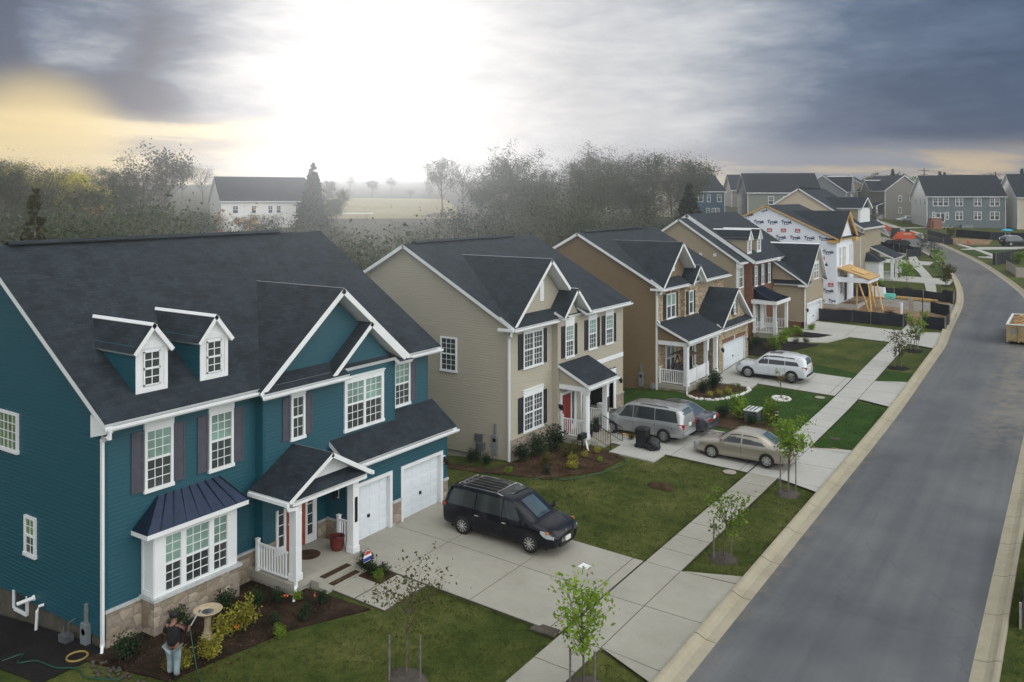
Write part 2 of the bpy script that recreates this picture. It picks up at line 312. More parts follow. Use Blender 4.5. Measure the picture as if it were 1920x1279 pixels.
# ---------------------------------------------------------------- mesh builder
ORG = {}
class MB:
    def __init__(s): s.v = []; s.f = []; s.m = []
    def poly(s, pts, m=0):
        b = len(s.v); s.v += [tuple(p) for p in pts]; s.f.append(tuple(range(b, b+len(pts)))); s.m.append(m)
    def box(s, x0, y0, z0, x1, y1, z1, m=0):
        if x0 > x1: x0, x1 = x1, x0
        if y0 > y1: y0, y1 = y1, y0
        if z0 > z1: z0, z1 = z1, z0
        b = len(s.v)
        s.v += [(x0,y0,z0),(x1,y0,z0),(x1,y1,z0),(x0,y1,z0),(x0,y0,z1),(x1,y0,z1),(x1,y1,z1),(x0,y1,z1)]
        for q in ((0,3,2,1),(4,5,6,7),(0,1,5,4),(1,2,6,5),(2,3,7,6),(3,0,4,7)):
            s.f.append(tuple(b+i for i in q)); s.m.append(m)
    def hexa(s, P, m=0):      # 8 points: bottom ring 0-3 (ccw from above), top ring 4-7
        b = len(s.v); s.v += [tuple(p) for p in P]
        for q in ((0,3,2,1),(4,5,6,7),(0,1,5,4),(1,2,6,5),(2,3,7,6),(3,0,4,7)):
            s.f.append(tuple(b+i for i in q)); s.m.append(m)
    def slab(s, pts, t, mt=0, ms=1):   # top polygon, thickness below
        p = [Vector(q) for q in pts]
        n = (p[1]-p[0]).cross(p[2]-p[0]).normalized()
        if n.z < 0: p.reverse(); n = -n
        lo = [q - n*t for q in p]; k = len(p)
        s.poly(p, mt); s.poly(list(reversed(lo)), ms)
        for i in range(k):
            j = (i+1) % k
            s.poly([p[i], lo[i], lo[j], p[j]], ms)
    def bar(s, a, b, w, h=None, m=0, up=(0,0,1)):
        h = h or w
        a = Vector(a); b = Vector(b); d = (b-a).normalized(); u = Vector(up)
        if abs(d.dot(u)) > .98: u = Vector((1,0,0))
        x = d.cross(u).normalized(); y = x.cross(d).normalized()
        x *= w/2; y *= h/2
        s.hexa([a-x-y, b-x-y, b+x-y, a+x-y, a-x+y, b-x+y, b+x+y, a+x+y], m)
    def tube(s, pts, r, n=6, m=0, cap=True):
        pts = [Vector(p) for p in pts]
        if not isinstance(r, (list, tuple)): r = [r]*len(pts)
        rings = []
        for i, p in enumerate(pts):
            d = (pts[min(i+1, len(pts)-1)] - pts[max(i-1, 0)])
            d = d.normalized() if d.length > 1e-9 else Vector((0,0,1))
            u = Vector((0,0,1)) if abs(d.z) < .95 else Vector((1,0,0))
            x = d.cross(u).normalized(); y = d.cross(x).normalized()
            b = len(s.v)
            for k in range(n):
                a = 2*pi*k/n; s.v.append(tuple(p + x*(cos(a)*r[i]) + y*(sin(a)*r[i])))
            rings.append(b)
        for i in range(len(rings)-1):
            for k in range(n):
                j = (k+1) % n
                s.f.append((rings[i]+k, rings[i+1]+k, rings[i+1]+j, rings[i]+j)); s.m.append(m)
        if cap:
            s.f.append(tuple(rings[0]+k for k in range(n))); s.m.append(m)
            s.f.append(tuple(rings[-1]+k for k in reversed(range(n)))); s.m.append(m)
    def lathe(s, prof, c=(0,0,0), n=16, m=0, axis='z'):
        b = len(s.v)
        for r, z in prof:
            for k in range(n):
                a = 2*pi*k/n
                q = (r*cos(a), r*sin(a), z)
                if axis == 'x': q = (z, r*cos(a), r*sin(a))
                if axis == 'y': q = (r*sin(a), z, r*cos(a))
                s.v.append((c[0]+q[0], c[1]+q[1], c[2]+q[2]))
        for i in range(len(prof)-1):
            for k in range(n):
                j = (k+1) % n
                s.f.append((b+i*n+k, b+i*n+j, b+(i+1)*n+j, b+(i+1)*n+k)); s.m.append(m)
        s.f.append(tuple(b+k for k in reversed(range(n)))); s.m.append(m)
        s.f.append(tuple(b+(len(prof)-1)*n+k for k in range(n))); s.m.append(m)
    def build(s, name, mats, parent=None, org=None, smooth=False, uv=True, loc=None, rz=0):
        if org is None: org = ORG.get(parent.name, (0,0,0)) if parent else (loc or (0,0,0))
        me = bpy.data.meshes.new(name)
        ox, oy, oz = org
        me.from_pydata([(x-ox, y-oy, z-oz) for x, y, z in s.v], [], s.f)
        if not isinstance(mats, (list, tuple)): mats = [mats]
        for k in mats: me.materials.append(M[k] if isinstance(k, str) else k)
        if len(mats) > 1: me.polygons.foreach_set('material_index', s.m)
        if smooth: me.polygons.foreach_set('use_smooth', [True]*len(s.f))
        if uv:
            lay = me.uv_layers.new(name='UVMap'); out = []
            V = s.v
            for f in s.f:
                a, b, c = V[f[0]], V[f[1]], V[f[2]]
                ux, uy, uz = b[0]-a[0], b[1]-a[1], b[2]-a[2]; vx, vy, vz = c[0]-a[0], c[1]-a[1], c[2]-a[2]
                nx, ny, nz = uy*vz-uz*vy, uz*vx-ux*vz, ux*vy-uy*vx
                h = sqrt(nx*nx+ny*ny); l = sqrt(h*h+nz*nz) or 1
                if h/l < .15: T = (1,0,0); B = (0,1,0)
                else:
                    T = (-ny/h, nx/h, 0); nx /= l; ny /= l; nz /= l
                    B = (-nz*T[1]+0, nz*T[0], nx*T[1]-ny*T[0])
                for i in f:
                    p = V[i]; out += (p[0]*T[0]+p[1]*T[1], p[0]*B[0]+p[1]*B[1]+p[2]*B[2])
            lay.data.foreach_set('uv', out)
        me.update()
        o = bpy.data.objects.new(name, me); COL.objects.link(o)
        if parent:
            o.parent = parent; ORG[o.name] = ORG.get(parent.name, (0,0,0))
        elif loc: o.location = loc; o.rotation_euler[2] = rz
        return o
def tag(o, label, cat, group=None, kind=None):
    if label: o['label'] = label
    if cat: o['category'] = cat
    if group: o['group'] = group
    if kind: o['kind'] = kind
    return o
def struct(o, kind='structure'): o['kind'] = kind; return o
def thing(name, label, cat, loc=(0,0,0), rz=0, group=None, world=True):
    o = bpy.data.objects.new(name, None); COL.objects.link(o); o.empty_display_size = .3
    o.location = loc; o.rotation_euler[2] = rz
    tag(o, label, cat, group)
    ORG[o.name] = tuple(loc) if world else (0,0,0)
    return o
def dup(root, loc, rz=None, label=None, scale=None):
    r = root.copy(); COL.objects.link(r); r.location = loc
    if rz is not None: r.rotation_euler[2] = rz
    if scale is not None: r.scale = scale if not isinstance(scale, (int, float)) else (scale,)*3
    if label: r['label'] = label
    def rec(src, dst):
        for ch in list(src.children):
            if ch == dst: continue
            c = ch.copy(); COL.objects.link(c); c.parent = dst; rec(ch, c)
    rec(root, r)
    return r
# ---------------------------------------------------------------- ground
def frange(a, b, st):
    n = max(1, int(round((b-a)/st))); return [a+(b-a)*i/n for i in range(n+1)]
xs = frange(-420,-60,15) + frange(-60,-36,2)[1:] + frange(-36,12,1)[1:] + frange(12,60,6)[1:] + frange(60,420,30)[1:]
ys = frange(-60,0,10) + frange(0,130,1.25)[1:] + frange(130,300,4)[1:] + frange(300,560,20)[1:]
m = MB()
for y in ys:
    for x in xs: m.v.append((x, y, g(x, y) + (.25*sin(x*.13+y*.07)*sin(y*.05) if x < -60 else 0)))
nx = len(xs)
for j in range(len(ys)-1):
    for i in range(nx-1):
        a = j*nx+i; m.f.append((a, a+1, a+nx+1, a+nx)); m.m.append(1 if xs[i] < -45 and ys[j] < 400 else 0)
gr = struct(m.build('ground', ['grass', 'woodfloor'], smooth=True, uv=False))
# one wide outer apron so that the land reaches the horizon
m = MB()
for k in range(48):
    a0, a1 = 2*pi*k/48, 2*pi*(k+1)/48
    def ring(a, r): return (r*cos(a), 200 + r*sin(a))
    for r0, r1, z0, z1 in ((330,700,-8,2), (700,1500,2,4), (1500,4000,4,6)):
        p = [(*ring(a0,r0), z0), (*ring(a0,r1), z1), (*ring(a1,r1), z1), (*ring(a1,r0), z0)]
        m.poly(p, 0)
struct(m.build('land', 'woodfloor', uv=False))

def strip(name, left, right, off, mat, skirt=.14, n=None, sub=1.2, kind='structure', cross=4):
    """a ribbon of ground cover between two matching polylines, laid on the terrain"""
    m = MB(); rows = []
    for (l0, r0), (l1, r1) in zip(zip(left, right), zip(left[1:], right[1:])):
        d = max(sqrt((l1[0]-l0[0])**2+(l1[1]-l0[1])**2), .01); k = max(1, int(d/sub))
        for i in range(k):
            t = i/k; rows.append(((l0[0]+(l1[0]-l0[0])*t, l0[1]+(l1[1]-l0[1])*t), (r0[0]+(r1[0]-r0[0])*t, r0[1]+(r1[1]-r0[1])*t)))
    rows.append((left[-1], right[-1]))
    w = cross
    for l, r in rows:
        for i in range(w+1):
            t = i/w; x = l[0]+(r[0]-l[0])*t; y = l[1]+(r[1]-l[1])*t
            m.v.append((x, y, g(x, y)+off))
    for j in range(len(rows)-1):
        for i in range(w):
            a = j*(w+1)+i; m.f.append((a, a+1, a+w+2, a+w+1)); m.m.append(0)
    if skirt:
        border = [i for i in range(w+1)] + [j*(w+1)+w for j in range(1, len(rows))] + [(len(rows)-1)*(w+1)+i for i in range(w-1,-1,-1)] + [j*(w+1) for j in range(len(rows)-2,0,-1)]
        for a, b in zip(border, border[1:]+border[:1]):
            p, q = m.v[a], m.v[b]; m.poly([p, q, (q[0],q[1],q[2]-skirt), (p[0],p[1],p[2]-skirt)], 0)
    return m
def lay(name, left, right, off, mat, **k):
    kind = k.pop('kind', 'structure'); m = strip(name, left, right, off, mat, **k)
    return struct(m.build(name, mat, uv=False, smooth=False), kind)
def patch(name, x0, x1, y0, y1, off, mat, **k): return lay(name, [(x0,y0),(x0,y1)], [(x1,y0),(x1,y1)], off, mat, **k)

RL = [(-9,-20),(-9,75),(-9.4,83),(-9.85,94.7),(-10.4,101.6),(-11.45,110),(-13.5,122),(-17.5,139),(-22.9,156.4),(-28.9,172.5),(-37.4,197.8),(-47,222),(-60,248),(-78,280)]
RR = [(-2.45,-20),(-2.6,75),(-3.1,85),(-3.8,94.7),(-4.6,101.6),(-6.0,110),(-8.3,121),(-12.2,137.5),(-17.4,155),(-23.5,173.5),(-31.2,196),(-40,219),(-53,245),(-71,278)]
def smooth_line(P, k=6):
    out = []
    for i in range(len(P)-1):
        p0 = P[max(i-1,0)]; p1 = P[i]; p2 = P[i+1]; p3 = P[min(i+2,len(P)-1)]
        if i == 0: out += [(p1[0]+(p2[0]-p1[0])*t/30, p1[1]+(p2[1]-p1[1])*t/30) for t in range(30)]; continue
        if i == 1: p0 = (p1[0], p1[1]-6)
        for j in range(k):
            t = j/k
            out.append(tuple(.5*((2*p1[c]) + (-p0[c]+p2[c])*t + (2*p0[c]-5*p1[c]+4*p2[c]-p3[c])*t*t + (-p0[c]+3*p1[c]-3*p2[c]+p3[c])*t**3) for c in (0,1)))
    out.append(P[-1]); return out
SL, SR = smooth_line(RL), smooth_line(RR)
def offset(P, d):
    out = []
    for i, p in enumerate(P):
        a = P[max(i-1,0)]; b = P[min(i+1,len(P)-1)]
        dx, dy = b[0]-a[0], b[1]-a[1]; l = sqrt(dx*dx+dy*dy)
        out.append((p[0]+dy/l*d, p[1]-dx/l*d))
    return out
lay('road', SL, SR, .03, 'asphalt', skirt=.1, cross=6, sub=2)
# dust and wear that have a shape of their own
def blob(name, cx, cy, rx, ry, off, mat, rz=0, n=26, jag=.25, kind='structure', hump=0):
    m = MB(); rr = random.Random(int(cx*100+cy*10))
    ph = [rr.uniform(0, 6.28) for _ in range(4)]
    rings = 4 if hump else 2
    for q in range(rings+1):
        for k in range(n):
            a = 2*pi*k/n; r = q/rings*(1+jag*(.5*sin(2*a+ph[0])+.3*sin(3*a+ph[1])+.3*sin(5*a+ph[2])+.2*sin(9*a+ph[3])))
            x = rx*r*cos(a); y = ry*r*sin(a); x, y = cx+x*cos(rz)-y*sin(rz), cy+x*sin(rz)+y*cos(rz)
            m.v.append((x, y, g(x, y)+off+hump*(1-(q/rings)**2) - (.06 if q == rings else 0)))
    for q in range(rings):
        for k in range(n):
            j = (k+1) % n; m.f.append((q*n+k, (q+1)*n+k, (q+1)*n+j, q*n+j)); m.m.append(0)
    o = m.build(name, mat, uv=False, smooth=True); o['kind'] = kind; return o
def blob(name, cx, cy, rx, ry, off, mat, rz=0, n=26, jag=.25, kind='structure', hump=0):
    m = MB(); rr = random.Random(int(cx*100+cy*10))
    ph = [rr.uniform(0, 6.28) for _ in range(4)]
    rings = 4 if hump else 2
    for q in range(rings+1):
        for k in range(n):
            a = 2*pi*k/n; r = q/rings*(1+jag*(.5*sin(2*a+ph[0])+.3*sin(3*a+ph[1])+.3*sin(5*a+ph[2])+.2*sin(9*a+ph[3])))
            x = rx*r*cos(a); y = ry*r*sin(a); x, y = cx+x*cos(rz)-y*sin(rz), cy+x*sin(rz)+y*cos(rz)
            m.v.append((x, y, g(x, y)+off+hump*(1-(q/rings)**2) - (.06 if q == rings else 0)))
    for q in range(rings):
        for k in range(n):
            j = (k+1) % n; m.f.append((q*n+k, (q+1)*n+k, (q+1)*n+j, q*n+j)); m.m.append(0)
    o = m.build(name, mat, uv=False, smooth=True); o['kind'] = kind; return o
# kerbs: gutter pan rising to a rolled back edge
def kerb(name, line, sgn, y0, y1):
    P = [p for p in line if y0 <= p[1] <= y1]
    prof = [(-.03,.035),(.10,.045),(.30,.055),(.42,.10),(.52,.16),(.60,.175),(.66,.17),(.67,-.1)]
    m = MB(); rows = [offset(P, sgn*d) for d, z in prof]
    # joints every 3 m: break the strip into castings
    acc = 0; 
    for i in range(len(P)-1):
        seg = sqrt((P[i+1][0]-P[i][0])**2+(P[i+1][1]-P[i][1])**2); acc += seg
        t1 = 1.0
        if acc > 3: t1 = 1 - min(.4, .028/seg); acc = 0
        for k in range(len(prof)-1):
            a, b, c, d = rows[k][i], rows[k+1][i], rows[k+1][i+1], rows[k][i+1]
            if t1 < 1: c = (b[0]+(c[0]-b[0])*t1, b[1]+(c[1]-b[1])*t1); d = (a[0]+(d[0]-a[0])*t1, a[1]+(d[1]-a[1])*t1)
            q = [(a[0],a[1],g(*a)+prof[k][1]), (b[0],b[1],g(*b)+prof[k+1][1]), (c[0],c[1],g(*c)+prof[k+1][1]), (d[0],d[1],g(*d)+prof[k][1])]
            m.poly(q if sgn > 0 else q[::-1], 0)
    return struct(m.build(name, 'kerb', uv=False))
dense = lambda P: [p for a, b in zip(P, P[1:]) for p in [(a[0]+(b[0]-a[0])*i/4, a[1]+(b[1]-a[1])*i/4) for i in range(4)]] + [P[-1]]
kerb('kerb', dense(SL), -1, -20, 246)
kerb('kerb', dense(SR), 1, -20, 246)
lay('kerb_base', offset(SL, -.02), offset(SL, -.64), .038, 'joint', skirt=0, cross=2)
lay('kerb_base', offset(SR, .02), offset(SR, .64), .038, 'joint', skirt=0, cross=2)

# concrete laid as separate panels with dark joints between them
def panels(name, cols, rows, off, mat, base=True, gap=.018):
    m = MB()
    for x0, x1 in zip(cols, cols[1:]):
        for y0, y1 in zip(rows, rows[1:]):
            s = strip('', [(x0+gap,y0+gap),(x0+gap,y1-gap)], [(x1-gap,y0+gap),(x1-gap,y1-gap)], off, mat, skirt=.05, sub=1.5, cross=2)
            b = len(m.v); m.v += s.v; m.f += [tuple(i+b for i in f) for f in s.f]; m.m += s.m
    struct(m.build(name, mat, uv=False))
    if base: patch(name+'_joint', cols[0]+.01, cols[-1]-.01, rows[0]+.01, rows[-1]-.01, off-.02, 'joint', skirt=.05)
SWX = (-13.0, -11.65)
panels('driveway', [-22.5,-19.6,-16.4,-13.45,-13.05], [22.1,25.1,28.05], .075, 'concrete')
panels('driveway', [-22.8,-20,-16.9,-13.45,-13.05], [39.45,42.2,44.95], .075, 'concrete2')
panels('driveway', [-21.0,-18,-15.4,-13.45,-13.05], [56.5,59.0,61.5], .075, 'concrete2')
panels('driveway', [-20.2,-16.5,-13.45,-13.05], [74.9,77.5,80.2], .075, 'concrete2')
for y0, y1, mt in ((22.1,28.05,'concrete'),(39.45,44.95,'concrete2'),(56.5,61.5,'concrete2'),(74.9,80.2,'concrete2')):
    ym = (y0+y1)/2
    panels('sidewalk', [SWX[0], SWX[1]], [y0, ym, y1], .078, mt)
    m = MB()   # flared apron down to the kerb
    for a0, a1, b0, b1 in ((y0, ym, y0-.15, ym), (ym, y1, ym, y1+.15)):
        s = strip('', [(-11.62,a0+.02),(-11.62,a1-.02)], [(-9.68,b0+.02),(-9.68,b1-.02)], .10, mt, skirt=.08)
        b = len(m.v); m.v += s.v; m.f += [tuple(i+b for i in f) for f in s.f]; m.m += s.m
    for s_, e_ in ((y0-.17, -.65), (y1+.17, .65)):
        yy = y0 if e_ < 0 else y1
        P = [(-11.62, yy+ (0 if e_ > 0 else -0)), (-9.68, s_), (-9.68, s_+e_)]
        if e_ < 0: P = P[::-1]
        m.poly([(x, y, g(x, y)+.10) for x, y in P], 0)
    struct(m.build('driveway_apron', mt, uv=False))
    lay('apron_joint', [(-11.66,y0-.02),(-11.66,y1+.02)], [(-9.64,y0-.3),(-9.64,y1+.3)], .055, 'joint', skirt=.05)
for y0, y1, mt in ((-8,22.1,'concrete'),(28.05,39.45,'concrete'),(44.95,56.5,'concrete2'),(61.5,74.9,'concrete2'),(80.2,83.4,'concrete2')):
    n = max(1, round((y1-y0)/1.5)); panels('sidewalk', list(SWX), frange(y0, y1, (y1-y0)/n), .076, mt)
# the sidewalk beyond the building site, bending with the road
def curve_walk(Lp, Rp): lay('sidewalk', smooth_line(Lp)[24:], smooth_line(Rp)[24:], .076, 'concrete2', cross=2)
curve_walk([(-14.1,96),(-14.16,102.4),(-15.4,110.5),(-17.3,120),(-19.4,128.2),(-22.2,142.4)], [(-13.1,96),(-13.15,102.4),(-14.2,110.4),(-16,119.6),(-18.0,127.9),(-20.9,141.6)])
for y0, y1, xa, xb in ((111.0,116.2,-21.6,-12.9),(130.2,134.8,-26,-17.6)):
    patch('driveway', xa, xb, y0, y1, .082, 'concrete2', sub=2)
# front walks
panels('front_walk', [-20.45,-19.45], [20.0,21.2], .07, 'concrete')
panels('front_walk', [-19.43,-18.15], [20.0,22.05], .07, 'concrete')
lay('front_walk', [(-19.62,38.1),(-19.62,39.45)], [(-17.2,38.1),(-17.2,39.45)], .07, 'concrete2')
patch('front_walk', -20.95, -18.0, 56.5-1.2, 56.48, .07, 'concrete2')
lay('front_walk', [(-20.4,71.6),(-18.2,73.1),(-17.4,74.9)], [(-19.9,70.3),(-17.2,71.8),(-16.2,74.9)], .07, 'concrete2', cross=2)
# far side of the street
patch('sidewalk', -12.0, -10.7, 147, 148, .08, 'concrete2')
lay('sidewalk', [(-11.2,147.9),(-14.6,158.6),(-18.35,167.2)], [(-10.3,148.8),(-14.0,159.6),(-17.65,168.3)], .076, 'concrete2', cross=2)
lay('driveway', [(-16.5,157.6),(-14.5,164)], [(-9.4,163),(-6,170)], .08, 'concrete2')
lay('driveway', [(-13.05,146.1),(-13.0,147.2)], [(-8,144),(-8,148)], .08, 'concrete2')
lay('sidewalk', [(-27,186),(-34,201),(-42,220)], [(-25.6,186.6),(-32.6,201.8),(-40.6,221)], .09, 'concrete2', cross=2)
lay('sidewalk', [(-34,201),(-25,213),(-20,222)], [(-33,200.4),(-24,212.2),(-19,221)], .09, 'concrete2', cross=2)
# lawns that differ in colour from the rest of the ground
lay('lawn', [(-23,45.1),(-23,51.3),(-18.6,53.2),(-17.2,56.35)], [(-13.1,45.1),(-13.1,51.3),(-13.1,53.2),(-13.1,56.35)], .022, 'lush', skirt=.04)
lay('lawn', [(-30,46.2),(-30,51.2)], [(-23,45.1),(-23,51.3)], .02, 'lush', skirt=0)
patch('lawn', -11.6, -9.72, 45.6, 55.8, .025, 'lush', skirt=.04)
lay('lawn', [(-19.5,61.6),(-19.2,65.2)], [(-13.1,61.6),(-13.1,63.2)], .022, 'lush', skirt=.03)
patch('lawn', -11.6, -9.72, 62.2, 65.2, .025, 'lush', skirt=.04)
for P in ([(-21,117),(-19,129.5)], ): lay('lawn', P, [(-16.6,117),(-20,129.5)], .03, 'lush', skirt=0)
lay('lawn', [(-14.2,117),(-17.2,128.5)], [(-13.0,117.2),(-15.4,128.7)], .03, 'lush', skirt=0)
lay('lawn', [(-26,135.2),(-26,137.2)], [(-20.9,135.2),(-21.6,137.0)], .03, 'lush', skirt=0)
lay('lawn', [(-16.3,156.5),(-13.1,147.5)], [(-15,158.6),(-11.8,148.6)], .03, 'lush', skirt=0)
lay('lawn', [(-13.6,159.4),(-10.3,149.4)], [(-5,166),(-5,152)], .03, 'lush', skirt=0)
lay('lawn', [(-29.2,157),(-33.5,172)], [(-23.9,156.6),(-29.6,172.5)], .03, 'lush', skirt=0)
blob('bare_patch', -10.5, 45.7, .75, .35, .034, 'dirt', jag=.6); blob('bare_patch', -11.0, 47.6, .35, .5, .034, 'greymulch', jag=.5)
# building sites: bare dirt and gravel
lay('bare_dirt', [(-24,84.0),(-21,98.2)], [(-9.9,83.6),(-11.2,98.2)], .05, 'dirt', skirt=.03)
lay('site_gravel', [(-17,92.2),(-18,97.2)], [(-9.7,89.6),(-10.5,96.8)], .056, 'gravel', skirt=0)
lay('bare_dirt', [(-28.5,137.8),(-28.5,152)], [(-22.4,138),(-21.5,146)], .05, 'gravel', skirt=.03)
lay('bare_dirt', [(-19.8,166.5),(-22,181.5)], [(-13.5,169.8),(-13.8,182)], .05, 'dirt', skirt=.03)
lay('bare_dirt', [(-33,164),(-40,184)], [(-24,160),(-31,174)], .06, 'gravel', skirt=0)
# planting beds; the first strip only paints a darkened view corner
lay('planting_bed', [(-31,11.6),(-23.1,11.9)], [(-31,13.85),(-23.1,13.85)], .04, 'blackmulch', skirt=0)  # near-black strip added: painted darkness for the dim lower-left corner of the view
lay('planting_bed', [(-23.2,13.2),(-23.2,19.2),(-21.4,19.6)], [(-20.4,13.9),(-19.7,17.6),(-18.6,19.85)], .05, 'darkmulch', skirt=.06, cross=6)
lay('planting_bed', [(-26.6,32.2),(-23.2,32.0),(-22.7,34)], [(-25.5,32.9),(-21.8,32.5),(-19.9,33.1)], .045, 'mulch', skirt=.05)
lay('planting_bed', [(-22.8,33.8),(-21.8,38.2),(-19.7,38.4)], [(-20.3,32.9),(-18.7,35.4),(-18.6,37.8)], .05, 'mulch', skirt=.06, cross=6)
patch('planting_bed', -20.7, -18.6, 40.0, 41.1, .04, 'mulch')
lay('planting_bed', [(-20.85,50.6),(-20.85,55.2)], [(-19.2,50.9),(-18.3,55.2)], .05, 'mulch', skirt=.05)
patch('planting_bed', -19.6, -18.4, 54.6, 55.25, .045, 'mulch')
lay('planting_bed', [(-21.8,64.2),(-22.6,70.2)], [(-19.7,64.4),(-17.6,70.6)], .05, 'blackmulch', skirt=.05)
patch('planting_bed', -20.0, -17.9, 73.1, 76.4, .05, 'blackmulch')
lay('planting_bed', [(-19.2,45.8),(-17.6,49.5)], [(-14.4,45.6),(-13.6,47.5)], .05, 'mulch', skirt=.05)
lay('planting_bed', [(-21.4,103.6),(-22,109)], [(-18.4,104),(-19.6,108)], .06, 'blackmulch', skirt=.05)
patch('planting_bed', -20.95, -19.47, 21.25, 22.06, .06, 'mulch')
# ---------------------------------------------------------------- wall frames: u along the wall, z up, d outward
class WF:
    def __init__(s, p0, p1):
        s.p = p0; dx, dy = p1[0]-p0[0], p1[1]-p0[1]; s.len = sqrt(dx*dx+dy*dy)
        s.t = (dx/s.len, dy/s.len); s.n = (s.t[1], -s.t[0])
    def P(s, u, z, d=0): return (s.p[0]+s.t[0]*u+s.n[0]*d, s.p[1]+s.t[1]*u+s.n[1]*d, z)
    def box(s, m, u0, u1, z0, z1, d0, d1, k=0):
        m.hexa([s.P(u0,z0,d1), s.P(u1,z0,d1), s.P(u1,z0,d0), s.P(u0,z0,d0), s.P(u0,z1,d1), s.P(u1,z1,d1), s.P(u1,z1,d0), s.P(u0,z1,d0)], k)
def FX(x, y0, y1): return WF((x, y0), (x, y1))       # faces the street (+X); u = y - y0
def FY(y, x0, x1): return WF((x0, y), (x1, y))       # faces back along the street (-Y); u = x - x0
def clip(poly, zmin, zmax):
    def half(P, keep, zc):
        out = []
        for i in range(len(P)):
            a, b = P[i], P[(i+1) % len(P)]
            ka, kb = keep(a), keep(b)
            if ka: out.append(a)
            if ka != kb:
                t = (zc-a[1])/(b[1]-a[1]); out.append((a[0]+(b[0]-a[0])*t, zc))
        return out
    P = half(poly, lambda p: p[1] >= zmin-1e-7, zmin)
    return half(P, lambda p: p[1] <= zmax+1e-7, zmax) if len(P) > 2 else []
def lap(m, w, poly, k=0, e=.127, base=0.0):
    """clapboard courses: each a flat face with a cove cut in its top"""
    z0 = min(p[1] for p in poly); z1 = max(p[1] for p in poly)
    m.poly([w.P(u, z, base) for u, z in poly], k)
    i = int(z0//e)
    while i*e < z1:
        a, b, c = i*e, i*e+.8*e, (i+1)*e
        for lo, hi, da, db in ((a, b, .022, .015), (b, c, .015, .0)):
            q = clip(poly, lo, hi)
            if len(q) > 2:
                m.poly([w.P(u, z, base + da + (db-da)*(z-lo)/(hi-lo)) for u, z in q], k)
        i += 1
def rect(u0, u1, z0, z1): return [(u0,z0),(u1,z0),(u1,z1),(u0,z1)]

def window(par, w, u0, u1, z0, z1, head=0, twin=1, d=.055, cols=3, rows=3, trim=.085, blind='pane_blind', lower='pane_dark', sill=True, hung=True, name='window'):
    """outer frame u0..u1, z0..z1; double hung sashes with grilles"""
    m = MB()
    w.box(m, u0, u0+trim, z0, z1, 0, d+.03); w.box(m, u1-trim, u1, z0, z1, 0, d+.03)
    w.box(m, u0+trim, u1-trim, z1-trim, z1, 0, d+.03); w.box(m, u0-(.03 if sill else 0), u1+(.03 if sill else 0), z0-.06, z0+.05, 0, d+.05)
    if head: w.box(m, u0-.02, u1+.02, z1, z1+head, 0, d+.035); w.box(m, u0-.05, u1+.05, z1+head, z1+head+.04, 0, d+.07)
    f = None; iw = (u1-u0-2*trim)/twin; zm = (z0+z1)/2; panes = []
    for t in range(twin):
        a = u0+trim+t*iw; b = a+iw
        if t: w.box(m, a-.055, a+.055, z0+.05, z1-trim, 0, d+.028)
        a2, b2 = a+(.055 if t else 0)+.012, b-(.055 if t < twin-1 else 0)-.012
        if hung: w.box(m, a2, b2, zm-.035, zm+.035, 0, d+.02)
        for lo, hi, mt in (((zm+.035, z1-trim, blind), (z0+.05, zm-.035, lower)) if hung else ((z0+.05, z1-trim, blind),)):
            dd = d-.012 if (hi > zm+.1 or not hung) else d-.022
            panes.append((a2-.012, b2+.012, lo, hi, dd, mt))
            r_ = rows if hung else 2*rows
            for c in range(1, cols): uu = a2+(b2-a2)*c/cols; w.box(m, uu-.011, uu+.011, lo, hi, dd, dd+.012)
            for r in range(1, r_): zz = lo+(hi-lo)*r/r_; w.box(m, a2, b2, zz-.011, zz+.011, dd, dd+.0125)
    f = m.build(name, 'white', par)
    for a, b, lo, hi, dd, mt in panes:
        q = MB(); w.box(q, a, b, lo, hi, 0.002, dd); q.build('pane', mt, f)
    return f
def shutter(par, w, u0, u1, z0, z1, mat='shutter'):
    m = MB(); w.box(m, u0, u1, z0, z1, .004, .04); s = .055; zm = z0+(z1-z0)*.52
    for a, b, c, e in ((u0,u0+s,z0,z1),(u1-s,u1,z0,z1),(u0+s,u1-s,z0,z0+.08),(u0+s,u1-s,z1-.08,z1),(u0+s,u1-s,zm-.05,zm+.05)):
        w.box(m, a, b, c, e, .04, .058)
    return m.build('shutter', mat, par)
def corner(m, x, y, z0, z1, k=1, s=.09): m.box(x-s, y-.022, z0, x+.024, y+s, z1, k)
def gutter(par, x, y0, y1, z, name='gutter'):
    m = MB()
    pr = [(0,0),(.09,-.01),(.125,.045),(.125,.11),(.10,.11),(.10,.05),(.02,.02),(.0,.1)]
    n = len(pr)
    for y in (y0, y1):
        for a, b in pr: m.v.append((x+a, y, z+b))
    for i in range(n): m.f.append((i, (i+1) % n, n+(i+1) % n, n+i)); m.m.append(0)
    m.f.append(tuple(range(n))); m.m.append(0); m.f.append(tuple(n+i for i in reversed(range(n)))); m.m.append(0)
    return m.build(name, 'white', par)
def downspout(par, pts, r=.05, name='downspout'):
    m = MB()
    for a, b in zip(pts, pts[1:]): m.bar(a, b, .075, .1)
    for p in pts[1:-1]: m.box(p[0]-.04, p[1]-.05, p[2]-.05, p[0]+.04, p[1]+.05, p[2]+.05)
    return m.build(name, 'white', par)
